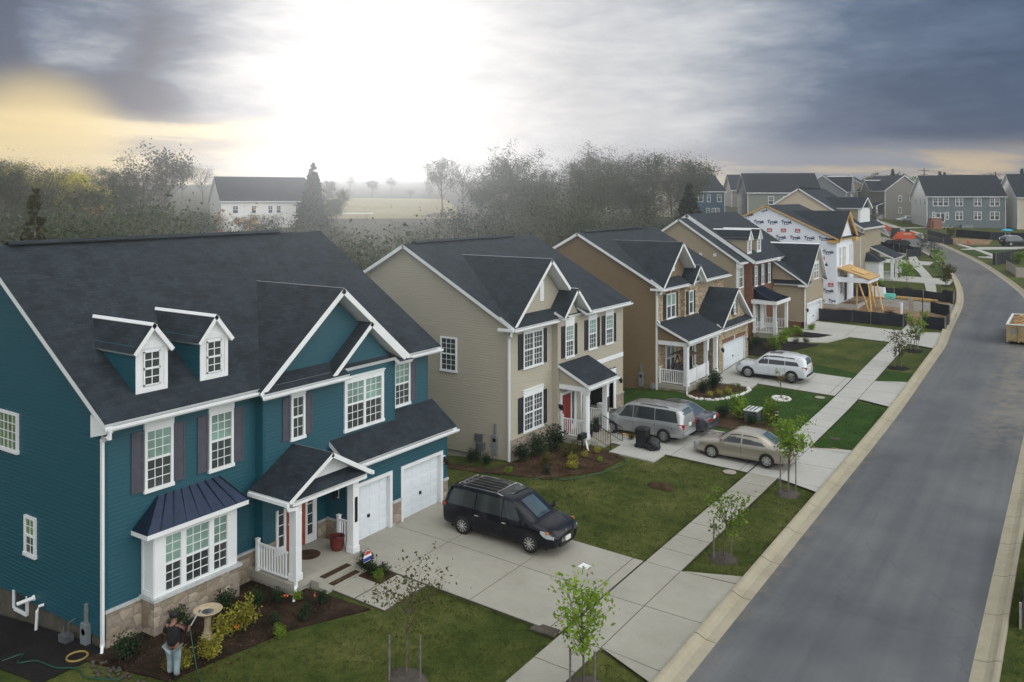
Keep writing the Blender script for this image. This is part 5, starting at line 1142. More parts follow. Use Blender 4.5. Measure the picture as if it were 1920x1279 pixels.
# ================================================================ house 5: wrapped in sheeting, still being built
def wrapped_house():
    h = thing('unfinished_house', 'house under construction wrapped in white printed sheeting with raw timber edges', 'house', (-26, 94, 2))
    xf = -20.15; y0, y1 = 88.0, 100.0; xe, ze = -19.85, 8.75; xr = -27.1; zr = 12.1; s = (zr-ze)/(xe-xr); xb = xr-(xe-xr); zb = 2.3
    w = FY(y0, xb+.4, xf); D = xf-xb-.4
    m = MB(); P = [(0,zb),(D,zb),(D,ze-.02),(xr-xb-.4,zr-.2),(0,ze-.02)]; m.poly([w.P(*p) for p in P], 0)
    wf = FX(xf, y0, y1); m.poly([wf.P(*p) for p in rect(0, 7.4, zb, 8.6)], 0); wr = FX(xf-1.2, y0, y1); m.poly([wr.P(*p) for p in rect(7.4, 12, zb, 8.6)], 0); w2 = WF((xf,y0+7.4),(xf-1.2,y0+7.4)); m.poly([w2.P(*p) for p in rect(0, 1.2, zb, 8.6)], 0)
    m.poly([wf.P(1.2,8.6,-.03), wf.P(7.2,8.6,-.03), wf.P(4.2,11.2,-.03)], 0)
    w3 = WF((xf-1,y1),(xb+.4,y1)); m.poly([w3.P(*p) for p in rect(0, D-1, 0, ze)], 0)
    wall = m.build('wrap_wall', 'wrap', h)
    U = lambda x: x-(xb+.4)
    ink = MB(); red = MB(); rd = MB()
    rk = lambda X, Z: Z < ze-.25+(min(X, 2*(xr-xb-.4)-X)-(0))*0 + 99 and (Z < zr-.35-abs(X-(xr-xb-.4))*s) and X < D-.04
    for zz, off in ((10.35, .2), (8.8, .75), (7.45, .35), (6.2, .9), (5.05, 1.0), (3.6, .35), (2.62, -.2)):
        u = D-.45-off
        while u > .6:
            letter(ink, w, 'Tyvek', u, zz, .43, keep=rk, bold=.045)
            if rk(u-.3, zz) and rk(u+.3, zz): w.box(ink, u-.26, u+.26, zz-.25, zz-.20, .004, .012); w.box(ink, u-.42, u-.2, zz+.24, zz+.26, .004, .0121)
            u -= 1.42
    for zz, off in ((9.5, .55), (6.8, 1.0), (4.2, .15)):
        u = D-.4-off
        while u > .6:
            if rk(u-.3, zz+.2) and rk(u+.3, zz+.2):
                w.box(red, u-.26, u+.26, zz-.19, zz+.19, .004, .014)
                for a, b, c, d in ((-.17,-.03,-.10,.0),(.0,.17,-.10,.0),(-.06,.06,.06,.12)): w.box(rd, u+a, u+b, zz+c, zz+d, .014, .02)
            u -= 1.42
    letter(ink, w, 'Tyvek', U(-28.9), 11.0, .36, rot=.3); letter(ink, w, 'Tyvek', U(-27.3), 11.5, .3, rot=.35, keep=rk)
    for i, yy in enumerate((1.5, 2.9)): letter(ink, wf, 'Tyvek', yy, 4.2-i*.9, .34, rot=pi/2 if i else 0)
    ink.build('lettering', 'ink', wall); lo = red.build('printed_mark', 'inkred', wall); rd.build('printed_mark', 'white', lo)
    # roof with bare wood edges
    r = MB(); r.slab([(xe,y0-.25,ze),(xe,y1+.2,ze),(xr,y1+.2,zr),(xr,y0-.25,zr)], .16); r.slab([(xr,y0-.25,zr-.003),(xr,y1+.2,zr-.003),(xb,y1+.2,ze),(xb,y0-.25,ze)], .16)
    xfz = -19.75
    r.slab([(xfz,87.75,8.65),(xfz,92.2,11.5),(-26,92.2,11.5),(-20.9,87.75,8.65)], .14); r.slab([(xfz,92.2,11.502),(xfz,95.9,8.9),(-20.6,95.9,8.9),(-26,92.2,11.502)], .14)
    r.build('roof', ['shingle','lumber'], h)
    m = MB(); m.box(-20.9, 87.72, 8.36, -19.8, 88.0, 8.55); m.bar((xfz-.1,92.3,11.25), (xfz-.1,95.8,8.75), .14, .3); m.bar((xfz-.45,92.3,11.2), (xfz-.45,95.8,8.7), .05, .25)
    for i in range(6): t = i/5; m.bar((xfz-.05,92.4+3.3*t,11.1-2.33*t), (xfz-.6,92.4+3.3*t,11.1-2.33*t), .06, .12)
    m.box(xfz-.5, 94.9, 8.3, xfz+.02, 95.95, 8.75)
    m.build('raw_fascia', 'lumber', h)
    q = MB(); q.slab([(-19.7,95.3,8.75),(-19.7,96.8,8.75),(-20.4,96.8,9.1),(-20.4,95.3,9.1)], .08, 0, 0); q.build('pent_roof', 'shingle', h)
    # openings
    for u0, u1, z0, z1 in ((.9,1.5,6.0,7.9),(2.2,2.75,6.0,7.9),(3.1,3.6,6.1,7.9),(5.4,5.8,6.2,8.0),(6.3,6.7,6.2,8.0),(1.1,2.3,3.2,5.0)):
        window(h, wf, u0, u1, z0, z1, cols=2, rows=2, trim=.06)
    m = MB(); wf.box(m, 3.3, 4.4, zb+.05, 4.9, -.05, .012); m.build('doorway', 'interior', h)
    m = MB(); m.box(xb+.45, y0+.02, 0, xf-.02, y1, zb); m.box(xf-.02, 88.6, 1.2, -18.3, 88.8, zb+.02); m.box(-18.5, 88.8, 1.2, -18.3, 93.2, zb+.02); m.box(xf, 93.0, 1.2, -18.5, 93.2, zb+.02); m.build('foundation', 'concrete2', h)
    m = MB(); m.box(xf, 88.8, 1.5, -18.5, 93.0, zb-.12); m.build('porch_fill', 'dirt', h)
    # shored porch roof
    m = MB(); m.slab([(-17.1,88.3,4.9),(-17.1,93.4,4.9),(xf+.03,93.4,5.95),(xf+.03,88.3,5.95)], .12, 0, 0); m.build('porch_roof', 'osb', h)
    m = MB(); m.slab([(-17.9,89.6,5.27),(-17.9,92.2,5.27),(-19.2,92.2,5.72),(-19.2,89.6,5.72)], .05, 0, 0); m.build('loose_sheet', 'lumber', h)
    m = MB(); m.box(xf+.02, 88.35, 4.5, -17.4, 88.5, 5.0); m.box(-17.4, 88.3, 4.45, -17.25, 93.4, 4.8); m.build('porch_beam', 'wrap', h)
    m = MB()
    for a, b in (((-18.4,88.9,4.7),(-18.45,88.9,1.9)),((-18.3,88.6,4.8),(-16.9,87.2,1.7)),((-17.4,89.5,4.6),(-17.0,90.6,1.75)),((-17.3,91.5,4.6),(-17.6,93.1,1.9)),((-17.4,90.6,4.6),(-17.45,90.6,1.8)),((-17.4,92.8,4.6),(-16.2,89.8,1.8)),((-18.0,92.6,4.8),(-18.0,92.6,2.0)),((-17.3,88.5,4.6),(-16.7,87.0,1.7))):
        m.bar(a, b, .1, .14)
    m.build('shoring', 'lumber', h)
    return h
wrapped_house()

# ================================================================ house 6: cream sided, behind the wrapped one
def cream_house():
    h = thing('cream_house', 'cream sided house with a white porch behind the wrapped house', 'house', (-27, 111, 2.7))
    xf = -21.4; y0, y1 = 105, 117; xe, ze = -21.0, 9.3; xr = -28.4; zr = 14.0; s = (zr-ze)/(xe-xr); xb = xr-(xe-xr)
    shell(h, y0, y1, xf, xb+.4, 2.9, ze+.1, xr, zr-.15, 'cream'); foundation(h, y0, y1, xf, xb+.4, 2.9, 0)
    m = MB(); lap(m, FX(xf, y0, y1), rect(0, 12, 2.8, 9.2)); m.build('wall', 'taupe', h)
    main_roof(h, xe, xr, xb, y0-.3, y1+.3, ze, zr); gutter(h, xe, y0-.3, y1+.3, 9.08)
    # wide dormer
    m = MB(); xd = -21.9; lap(m, FY(107.4, -25, xd), rect(0, 3.1, 9.4, 11.6)); m.box(xd-.25, 107.3, 9.2, xd+.03, 107.5, 11.6, 1); m.poly([FX(xd,107.4,113).P(*p) for p in rect(0,5.6,9.2,11.6)], 1); m.build('dormer', ['taupe','white'], h)
    r = MB(); r.slab([(xd+.3,107.1,11.6),(xd+.3,110.2,12.9),(-27,110.2,12.9),(-25.6,107.1,11.6)], .18); r.slab([(xd+.3,110.2,12.902),(xd+.3,113.3,11.6),(-25.6,113.3,11.6),(-27,110.2,12.902)], .18); r.build('dormer_roof', ['shingle','white'], h)
    # garage and porch at the front
    m = MB(); xg = -19.9; lap(m, FY(107.6, xf, xg), rect(0, 1.5, 2.8, 5.3)); lap(m, FX(xg, 107.6, 110.6), rect(0, 3, 2.8, 5.3)); m.build('entry_wall', 'white2', h)
    r = MB(); r.slab([(xg+.3,107.3,5.3),(xg+.3,110.9,5.3),(xf,110.0,6.3),(xf,108.2,6.3)], .15); r.poly([(xg+.3,107.3,5.3),(xf,108.2,6.3),(xf,107.3,5.3)], 0)
    r.slab([(-18.6,110.4,5.55),(-18.6,116.8,5.55),(xf,116.8,6.9),(xf,110.4,6.9)], .18); r.build('porch_roof', ['shingle','white'], h)
    m = MB(); m.box(xf, 110.7, 2.6, -18.8, 116.6, 3.0); m.build('porch_slab', 'concrete2', h); post(h, -19, 111, 3.0, 5.3, .3); post(h, -19, 113.8, 3.0, 5.3, .3); post(h, -19, 116.4, 3.0, 5.3, .3)
    railing(h, (xf+.1,111.0), (-19.1,111.0), 3.0); railing(h, (-19,113.9), (-19,116.3), 3.0, post0=False)
    downspout(h, [(xe+.05,104.85,9.0),(xe-.1,104.95,8.8),(xf,104.94,8.6),(xf,104.94,3)])
    door_set(h, FX(xf,0,1), 112, 113, 3.02, 5.2)
    return h
cream_house()

# ================================================================ houses farther away
def fwin(par, w, u0, u1, z0, z1, twin=1, door=False):
    m = MB(); t = .12
    w.box(m, u0, u1, z0-.04, z0+t, 0, .07); w.box(m, u0, u1, z1-t, z1, 0, .07); w.box(m, u0, u0+t, z0+t, z1-t, 0, .07); w.box(m, u1-t, u1, z0+t, z1-t, 0, .07)
    for i in range(1, twin): c = u0+(u1-u0)*i/twin; w.box(m, c-.09, c+.09, z0+t, z1-t, 0, .068)
    if not door:
        zm = (z0+z1)/2; w.box(m, u0+t, u1-t, zm-.045, zm+.045, 0, .06)
        for i in range(twin):
            c = u0+(u1-u0)*(i+.5)/twin; w.box(m, c-.025, c+.025, zm, z1-t, 0, .045)
        w.box(m, u0+t, u1-t, zm+(z1-zm)/2-.02, zm+(z1-zm)/2+.02, 0, .044)
    f = m.build('window' if not door else 'patio_door', 'white', par, org=(0,0,0)); q = MB(); w.box(q, u0+t-.01, u1-t+.01, z0+t-.01, z1-t+.01, .0, .03); q.build('pane', 'pane_dark', f, org=(0,0,0))
def far_house(name, label, at, rz, W, D, H, rise, front, side, anchor=(0,0), wins=(), swins=(), rwins=(), gables=(), zbase=None, group='houses in the distance', porch=None, roof='shingle2', base=1.2):
    zb = g(*at) if zbase is None else zbase
    ax, ay = anchor; ox = at[0]-(ax*cos(rz)-ay*sin(rz)); oy = at[1]-(ax*sin(rz)+ay*cos(rz))
    h = thing(name, label, 'house', (ox, oy, zb), rz, group, world=False)
    wF, wL, wR = WF((0,0),(W,0)), WF((0,D),(0,0)), WF((W,0),(W,D))
    m = MB(); m.poly([wF.P(*p) for p in rect(0,W,-base,H)], 0)
    m.poly([(W,D,-base),(0,D,-base),(0,D,H),(W,D,H)], 0)
    for w in (wL, wR): m.poly([w.P(*p) for p in [(0,-base),(D,-base),(D,H),(D/2,H+rise),(0,H)]], 1)
    for x, y in ((0,0),(W,0)): m.box(x-.03, y-.03, -.4, x+.1, y+.1, H, 2)
    m.build('wall', [front, side, 'white'], h)
    ov = .35; e = H-ov*rise/(D/2); r = MB()
    r.slab([(-ov,-ov,e),(W+ov,-ov,e),(W+ov,D/2,H+rise),(-ov,D/2,H+rise)], .2); r.slab([(-ov,D/2,H+rise-.003),(W+ov,D/2,H+rise-.003),(W+ov,D+ov,e),(-ov,D+ov,e)], .2)
    for gx0, gx1, gh, gd in gables:   # front gables
        c = (gx0+gx1)/2; t = H+gh; k = rise/(D/2); yb = min(D/2, gh/k)+.3
        r.slab([(gx0-.3,-gd-.3,H-.05),(c,-gd-.3,t),(c,yb,t),(gx0-.3,.1,H-.05)], .2); r.slab([(c,-gd-.3,t+.002),(gx1+.3,-gd-.3,H-.05),(gx1+.3,.1,H-.05),(c,yb,t+.002)], .2)
    r.build('roof', [roof,'white'], h)
    for gx0, gx1, gh, gd in gables:
        m = MB(); wg = WF((gx0,-gd),(gx1,-gd)); d = gx1-gx0; m.poly([wg.P(*p) for p in [(0,-base),(d,-base),(d,H),(d/2,H+gh-.15),(0,H)]], 0)
        if gd > .05: m.box(gx0, -gd+.02, -base, gx1, 0.05, H, 0)
        m.build('front_gable', [front], h)
    q = MB(); q.box(-ov, -ov-.12, e-.17, W+ov, -ov, e); q.build('gutter', 'white', h)
    for a in wins: fwin(h, WF((0,-a[5] if len(a) > 5 else 0),(W,-a[5] if len(a) > 5 else 0)), *a[:5])
    for a in swins: fwin(h, wL, *a)
    for a in rwins: fwin(h, wR, *a)
    if porch:
        x0, x1, zp, dp = porch
        m = MB(); m.slab([(x0,-dp,zp),(x1,-dp,zp),(x1,0,zp+.8),(x0,0,zp+.8)], .2); m.build('porch_roof', [roof,'white'], h)
        for x in (x0+.25, x1-.25): q = MB(); q.box(x-.16, -dp+.15, -.5, x+.16, -dp+.47, zp-.1); q.build('porch_post', 'white', h)
        q = MB(); q.box(x0, -dp+.1, -.8, x1, 0, .35); q.build('porch_slab', 'concrete2', h)
    return h
th = CAM_YAW
def at(px, d):   # ground point seen at a pixel column, d metres ahead
    r = (px-960)/1600; return (d*(-sin(th)+r*cos(th)), d*(cos(th)+r*sin(th)))
far_house('blue_grey_house', 'wide blue grey house seen from the back, pale side wall, two rows of white windows', at(1738,191), radians(24), 16.2, 12, 7.0, 4.6, 'bluegrey', 'farwhite', zbase=6.2,
    wins=[(1.2,4.5,4.6,6.5,3),(5.9,7.5,4.6,6.5,2),(9.7,11.3,4.6,6.5,2),(13,15,4.6,6.5,2),(1.05,1.7,1.6,3.3),(3.9,4.55,1.6,3.3),(5.9,7.5,1.55,3.4,2),(9.7,11.3,1.55,3.4,2),(13,15,1.55,3.4,2)], swins=[(3.5,4.3,4.7,6.3),(7,7.8,4.7,6.3),(10.2,11,4.7,6.3),(3,3.5,1.8,2.8),(5.5,6,1.8,2.8),(8,8.5,1.8,2.8)], base=2.5)
h_ = [o for o in bpy.data.objects if o.name == 'blue_grey_house'][0]; fwin(h_, WF((0,0),(16,0)), 1.85, 3.75, 1.0, 3.1, 2, True)
q = MB(); q.box(7.0, -.9, -.6, 7.1, -.02, .5); q.box(9.3, -.9, -.6, 9.4, -.02, .5); q.box(7.1, -.9, -.6, 9.3, -.82, .5); q.build('window_well', 'grey', h_, org=(0,0,0))
far_house('beige_house', 'beige house at the right edge of the view, gable end beside the blue grey house', at(1908,186), radians(22), 15, 13, 7.1, 5.0, 'farbeige', 'farwhite', zbase=5.9, swins=[(6.2,7.0,3.9,5.6)], base=2.5)
far_house('grey_house', 'grey sided house with a plain gable and small porch, left of the blue grey house', at(1659,213), th-pi/2+.12, 13, 10.2, 6.6, 3.7, 'fargrey', 'fargrey', anchor=(13,0), zbase=8.0, rwins=[(3.6,4.5,3.7,5.2),(6.6,7.9,3.7,5.3),(3.6,4.5,.8,2.2)], porch=(9.4,12.4,2.6,2), base=3, gables=[(3,7,2.6,.6)])
far_house('brown_house', 'brown sided house partly hidden behind the grey gabled house', at(1629,228), radians(94), 12, 11, 6.4, 3.2, 'tan', 'taupe', zbase=9.0, swins=[(8.0,9.0,4.0,5.6)], wins=[(2,3,4,5.6),(5,6.4,4,5.6,2)], base=3)
far_house('slate_house', 'slate grey house with two steep front gables and a small white porch', at(1587,214), radians(94), 12, 11.5, 6.3, 4.2, 'slate', 'slate', zbase=7.9, gables=[(0.4,5,3.9,.8),(3.6,9.5,4.0,.4)], wins=[(2,3.4,3.9,5.6,2,.82),(6,8,3.9,5.6,2,.42)], porch=(4.5,9.5,2.5,2), base=3)
far_house('tan_gable_house', 'tan house with a row of dark shuttered windows under one front gable', at(1544,222), radians(95), 12, 11, 6.5, 3.4, 'farbeige', 'farbeige', zbase=8.2, gables=[(1,6,3.1,.4)], wins=[(.9,2.1,3.9,5.7,2,.42),(2.9,4.1,3.9,5.7,2,.42),(7,8.6,3.9,5.7,2),(9.3,10.6,3.9,5.7,2)], porch=(.5,11,2.5,2), base=3)
far_house('green_grey_house', 'green grey house with a long dark roof, behind the peak of the wrapped house', at(1402,180), th+radians(-4), 15, 11, 6.6, 4.0, 'greengrey', 'fargrey', zbase=7.4, wins=[(4.2,5.4,3.8,5.6),(7.3,8.5,3.8,5.6),(9.8,11,3.8,5.6),(1,3.4,.4,2.3,2)], base=3.5, swins=[(4,5,3.8,5.5)])
far_house('deep_blue_house', 'deep blue house half hidden by the dark conifer', at(1292,193), th+radians(14), 8.8, 11, 6.3, 3.7, 'farblue', 'farwhite', zbase=8.0, wins=[(2.2,3.5,3.7,5.5),(4.4,5.3,3.7,5.5),(6.9,8,3.7,5.5),(4.2,5.1,.1,2.3),(5.6,7.5,.6,2.3,2)], base=4.5, rwins=[(3,4,3.6,5.2)])
far_house('stone_gable_house', 'narrow pale house with two sharp gables rising out of the trees', at(1228,196), th, 7, 9, 6.4, 2.6, 'farbeige', 'farbeige', zbase=7.6, gables=[(0,2.4,4.2,.8),(3.2,6.6,5,.6)], wins=[(.6,1.7,3.8,5.6,1,.82),(4.2,5.6,3.9,5.6,1,.62),(4.0,5.4,.4,2.3,1,.62)], base=4.5)
far_house('white_farmhouse', 'large white house with a grey roof standing out in the haze', at(415,163), th+radians(30), 17.5, 11.5, 6.4, 4.6, 'farwhite', 'farwhite', zbase=5.9, wins=[(2,3.2,3.7,5.3),(5.6,6.6,3.7,5.3),(8.8,9.8,3.7,5.3),(10.4,11.4,3.7,5.3),(14.2,16,3.6,5.5,2),(14.2,16,.5,2.5,2),(4,6,.5,2.5,2)], base=4, group='houses in the distance')
far_house('low_cottage', 'small white cottage glimpsed between tree trunks', at(1150,205), th+.2, 9, 7, 3.0, 2.6, 'farwhite', 'farwhite', zbase=7.2, wins=[(1,2.2,.8,2.2),(4,5.2,.8,2.2)], base=3)
far_house('back_roof_house', 'house showing only a dark ridge beyond the blue grey house', at(1775,235), radians(24), 9, 10, 6, 4.6, 'fargrey', 'fargrey', zbase=8.4, base=3)
far_house('hidden_house', 'house showing a corner of roof right of the blue grey house', at(1872,225), radians(40), 9, 10, 6, 4.2, 'farwhite', 'farwhite', zbase=7.4, base=3)
far_house('background_house', 'dark roofed house between the deep blue and green grey houses', at(1372,240), th, 12, 9, 6, 4.2, 'fargrey', 'fargrey', zbase=9.0, base=4)
far_house('gabled_row_house', 'dark roofed house with a small white gable behind the cream house', at(1492,215), radians(96), 11, 11, 6.2, 3.2, 'fargrey', 'farwhite', zbase=7.8, gables=[(1,5,2.2,.4)], base=4)
# ---------------------------------------------------------------- vehicles (local: x forward, y left, z up)
def lerp(a, b, t): return a+(b-a)*t
class Body:
    def __init__(s, st): s.st = st
    def at(s, x):
        st = s.st
        if x <= st[0][0]: return st[0]
        if x >= st[-1][0]: return st[-1]
        i = 0
        while x > st[i+1][0]: i += 1
        p0, p1, p2, p3 = st[max(i-1,0)], st[i], st[i+1], st[min(i+2,len(st)-1)]
        t = (x-p1[0])/(p2[0]-p1[0]); out = [x]
        for c in range(1, 6):
            d = p2[0]-p1[0]
            m1 = (p2[c]-p0[c])/max(p2[0]-p0[0],.01)*d; m2 = (p3[c]-p1[c])/max(p3[0]-p1[0],.01)*d
            lim = abs(p2[c]-p1[c])*1.6; m1 = max(-lim, min(lim, m1)); m2 = max(-lim, min(lim, m2))
            out.append(p1[c]*(1+2*t)*(1-t)**2 + m1*t*(1-t)**2 + p2[c]*t*t*(3-2*t) + m2*t*t*(t-1))
        return out
    def ring(s, x):
        _, zb, zl, zt, w, wt = s.at(x); wt = min(wt, w*.94)
        h = zl-zb; we = w*.955
        P = [(0,zb),(w*.86,zb),(w*.955,zb+.07),(w*.985,zb+.3*h),(w,zb+.62*h),(w*.993,zl-.09),(we,zl),(lerp(we,wt,.33),lerp(zl,zt-.05,.36)),(lerp(we,wt,.68),lerp(zl,zt-.05,.72)),(wt,zt-.05),(wt*.9,zt-.012),(wt*.55,zt+.012),(0,zt+.02)]
        return P
    def side(s, x, t, sg, off=.007):   # t 0 at the belt .. 1 at the roof edge
        _, zb, zl, zt, w, wt = s.at(x); wt = min(wt, w*.94); we = w*.955
        return (x, sg*(lerp(we, wt, t)+off), lerp(zl, zt-.05, t)+.002)
    def top(s, x, u, off=.008):
        _, zb, zl, zt, w, wt = s.at(x); wt = min(wt, w*.94)
        return (x, u*wt, zt+.02-.07*abs(u)**2.6*1.0+off)
def vehicle(name, label, cat, loc, rz, body, mat, axles, wr, wins, wind, rear, group=None, rails=False, sunroof=None, arch='plastic', lights=(), tail=None, grille=True, rim=10, plate=True, glass_m='car_glass', wind_m='screen_blue', rear_m='screen_blue', wiper=True):
    v = thing(name, label, cat, loc, rz, group, world=False); B = Body(body); O = (0,0,0)
    x0, x1 = body[0][0], body[-1][0]; n = 64; m = MB(); k = len(B.ring(0)); rows = []
    for i in range(n+1):
        x = x0+(x1-x0)*i/n; R = B.ring(x); row = []
        for y, z in R: row.append(len(m.v)); m.v.append((x, y, z))
        for y, z in R[-2:0:-1]: row.append(len(m.v)); m.v.append((x, -y, z))
        rows.append(row)
    for a, b in zip(rows, rows[1:]):
        L_ = len(a)
        for j in range(L_): m.f.append((a[j], b[j], b[(j+1)%L_], a[(j+1)%L_])); m.m.append(0)
    m.f.append(tuple(rows[0])); m.m.append(0); m.f.append(tuple(reversed(rows[-1]))); m.m.append(0)
    m.build('body', mat, v, O, smooth=True, uv=False)
    def grid(name, fn, nu, nv, mt):
        q = MB()
        for i in range(nu+1):
            for j in range(nv+1): q.v.append(fn(i/nu, j/nv))
        for i in range(nu):
            for j in range(nv): a = i*(nv+1)+j; q.f.append((a, a+nv+1, a+nv+2, a+1)); q.m.append(0)
        return q.build(name, mt, v, O, smooth=True, uv=False)
    for sg in (1, -1):
        for (b0, t0), (b1, t1), lo, hi in wins: grid('side_window', lambda u, t: B.side(lerp(lerp(b0,t0,t), lerp(b1,t1,t), u), lerp(lo,hi,t), sg), 8, 4, glass_m)
    ws = grid('windshield', lambda u, t: B.top(lerp(wind[0], wind[1], u), (t*2-1)*.93), 8, 8, wind_m)
    grid('rear_window', lambda u, t: B.top(lerp(rear[0], rear[1], u), (t*2-1)*.88), 6, 6, rear_m)
    if wiper:
        q = MB(); xa = wind[0]; q.bar(B.top(xa-.02,-.75,.03), B.top(lerp(xa,wind[1],.10),.05,.03), .02, .02); q.bar(B.top(xa-.02,-.05,.03), B.top(lerp(xa,wind[1],.10),.7,.03), .02, .02); q.build('wiper', 'plastic', v, O)
    for xa in axles:
        for sg in (1, -1):
            w = B.at(xa)[4]
            q = MB(); q.lathe([(wr*.62,-.1),(wr*.93,-.105),(wr,-.07),(wr,.07),(wr*.93,.105),(wr*.66,.10),(wr*.62,.06)], (xa, sg*(w-.085), wr), 24, 0, 'y'); wo = q.build('wheel', 'rubber', v, O, smooth=True, uv=False)
            q = MB(); f = .095*sg; yc = sg*(w-.085)
            q.lathe([(wr*.70,f-.035*sg),(wr*.70,f+.004*sg),(wr*.63,f+.006*sg),(wr*.61,f-.04*sg)] if sg > 0 else [(wr*.61,f+.04),(wr*.63,f-.006),(wr*.70,f-.004),(wr*.70,f+.035)], (xa, yc, wr), 24, 0, 'y')
            for s_ in range(rim):
                a = 2*pi*s_/rim; c_, s2 = cos(a), sin(a)
                q.bar((xa+c_*.03, yc+f+.002*sg, wr+s2*.03), (xa+c_*wr*.64, yc+f-.002*sg, wr+s2*wr*.64), .036 if rim > 7 else .06, .02, up=(0,1,0))
            q.lathe([(.05,f-.02*sg),(.05,f+.012*sg),(.03,f+.016*sg)] if sg > 0 else [(.03,f-.016),(.05,f-.012),(.05,f+.02)], (xa, yc, wr), 10, 0, 'y')
            q.build('rim', 'alloy', wo, O, uv=False)
            q = MB(); N_ = 24; A = [(1.17 if arch == 'plastic_wide' else 1.10)*wr, wr*.98]
            for t in range(N_+1):
                a = -.35+(pi+.7)*t/N_
                for r_ in A: q.v.append((xa+r_*cos(a), sg*(B.at(xa)[4]+.006 if r_*sin(a) < .3 else B.at(xa)[4]+.004), wr+r_*sin(a)))
            for t in range(N_): q.f.append((2*t, 2*t+1, 2*t+3, 2*t+2)); q.m.append(0)
            q.build('wheel_arch', 'plastic', v, O, uv=False)
    # lamps, handles, mirrors
    xf = x1
    for sg in (1, -1):
        hl = lights or ((xf-.42, .72), (xf-.10, .60))
        (xa, za), (xb, zb) = hl; q = MB(); K = 6
        for i in range(K+1):
            t = i/K; x = lerp(xa, xb, t); w = B.at(x)[4]; zc = lerp(za, zb, t); hh = .05+.06*sin(pi*min(1,t*1.1))
            R = B.ring(x)
            for dz in (hh, -hh): q.v.append((x+.012, sg*(w*.985+.012), zc+dz))
        for i in range(K): a = 2*i; q.f.append((a, a+2, a+3, a+1) if sg > 0 else (a, a+1, a+3, a+2)); q.m.append(0)
        b = len(q.v); xw = B.at(xb)[4]
        q.v += [(xb+.03, sg*(xw+.012), zb+.06), (xb+.05, sg*(xw*.62), zb+.02), (xb+.05, sg*(xw*.62), zb-.07), (xb+.03, sg*(xw+.012), zb-.06)]; q.f.append((b,b+1,b+2,b+3)); q.m.append(0)
        q.build('headlight', 'lens', v, O, uv=False)
        if tail:
            xt, zt, hh, wd = tail; q = MB(); w = B.at(xt)[4]; w0 = B.at(x0+.02)[4]
            q.hexa([(xt,sg*(w*.97),zt-hh),(x0-.015,sg*(w0*.97),zt-hh),(x0-.02,sg*(w0-wd),zt-hh*.8),(xt,sg*(w-wd),zt-hh*.8),(xt,sg*(w*.985+.008),zt+hh),(x0+.0,sg*(w0*1.0),zt+hh),(x0-.012,sg*(w0-wd),zt+hh*.8),(xt,sg*(w-wd),zt+hh*.8)])
            o = q.build('taillight', 'tail', v, O, uv=False)
        xm = wind[0]+.28 if wind[0] > wind[1] else wind[0]
        xm = wind[0]-.30; w = B.at(xm)[4]; zl = B.at(xm)[2]
        q = MB(); q.hexa([(xm-.05,sg*(w*.95),zl+.02),(xm+.08,sg*(w*.95),zl+.02),(xm+.08,sg*(w+.2),zl+.03),(xm-.06,sg*(w+.2),zl+.03),(xm-.05,sg*(w*.95),zl+.1),(xm+.05,sg*(w*.95),zl+.12),(xm+.03,sg*(w+.19),zl+.2),(xm-.06,sg*(w+.19),zl+.2)]); q.build('mirror', mat, v, O)
        for (b0, t0), (b1, t1), lo, hi in wins[:2]:
            xh = min(b0,b1)+.12; w = B.at(xh)[4]; zl = B.at(xh)[2]; q = MB(); q.box(xh-.09, sg*(w*.985), zl-.17, xh+.1, sg*(w+.025), zl-.13); q.build('door_handle', 'chrome' if mat == 'car_black' else mat, v, O)
            xs_ = min(b0,b1)-.03; q = MB(); R0 = B.ring(xs_)
            for (ya, za), (yb, zb) in zip(R0[2:6], R0[3:7]): q.hexa([(xs_-.006,sg*(ya+.0015),za),(xs_+.006,sg*(ya+.0015),za),(xs_+.006,sg*(ya-.01),za),(xs_-.006,sg*(ya-.01),za),(xs_-.006,sg*(yb+.0015),zb),(xs_+.006,sg*(yb+.0015),zb),(xs_+.006,sg*(yb-.01),zb),(xs_-.006,sg*(yb-.01),zb)])
            q.build('door_seam', 'plastic', v, O, uv=False)
        if rails:
            q = MB(); pts = [B.top(lerp(rails[0], rails[1], i/8), sg*.90, .05 if 0 < i < 8 else .0) for i in range(9)]; q.tube(pts, .02, 6); q.build('roof_rail', rails[2], v, O)
    if sunroof:
        a, b, mt = sunroof; grid('sunroof', lambda u, t: B.top(lerp(a,b,u), (t*2-1)*.62, .012), 4, 4, mt)
    zb = B.at(x1)[1]
    q = MB(); w = B.at(x1-.05)[4]
    zz = B.at(x1)[2]
    if grille:
        for i in range(5): z = lerp(zb+.1, zz-.05, i/4); q.bar((x1+.01, -w*.55, z), (x1+.01, w*.55, z), .02, .025)
        q.build('grille', 'chrome', v, O)
    q = MB(); q.box(x1-.05, -w*.7, zb-.06, x1+.03, w*.7, zb+.05); q.build('bumper', 'plastic', v, O)
    q = MB(); w = B.at(x0+.05)[4]; q.box(x0-.05, -w*.8, B.at(x0)[1]-.05, x0+.1, w*.8, B.at(x0)[1]+.08); q.build('bumper', mat if cat != 'suv' else 'plastic', v, O)
    if plate:
        q = MB(); q.box(x0-.03, -.16, .82, x0-.0, .16, .98); q.build('license_plate', 'plate', v, O); q = MB(); q.box(x1+.02, -.16, zb+.06, x1+.05, .16, zb+.2); q.build('license_plate', 'plate', v, O)
    q = MB(); q.box(x0+.35, -B.at(0)[4]*.8, .17, x1-.4, B.at(0)[4]*.8, .3); q.build('underbody', 'plastic', v, O)
    return v
M['car_black'] = paint('black_car_paint', (.003,.004,.008), .0, .3, .55, .1)
M['car_silver'] = paint('silver_car_paint', (.36,.38,.385), .6, .32)
M['car_grey'] = paint('graphite_car_paint', (.055,.06,.075), .5, .3)
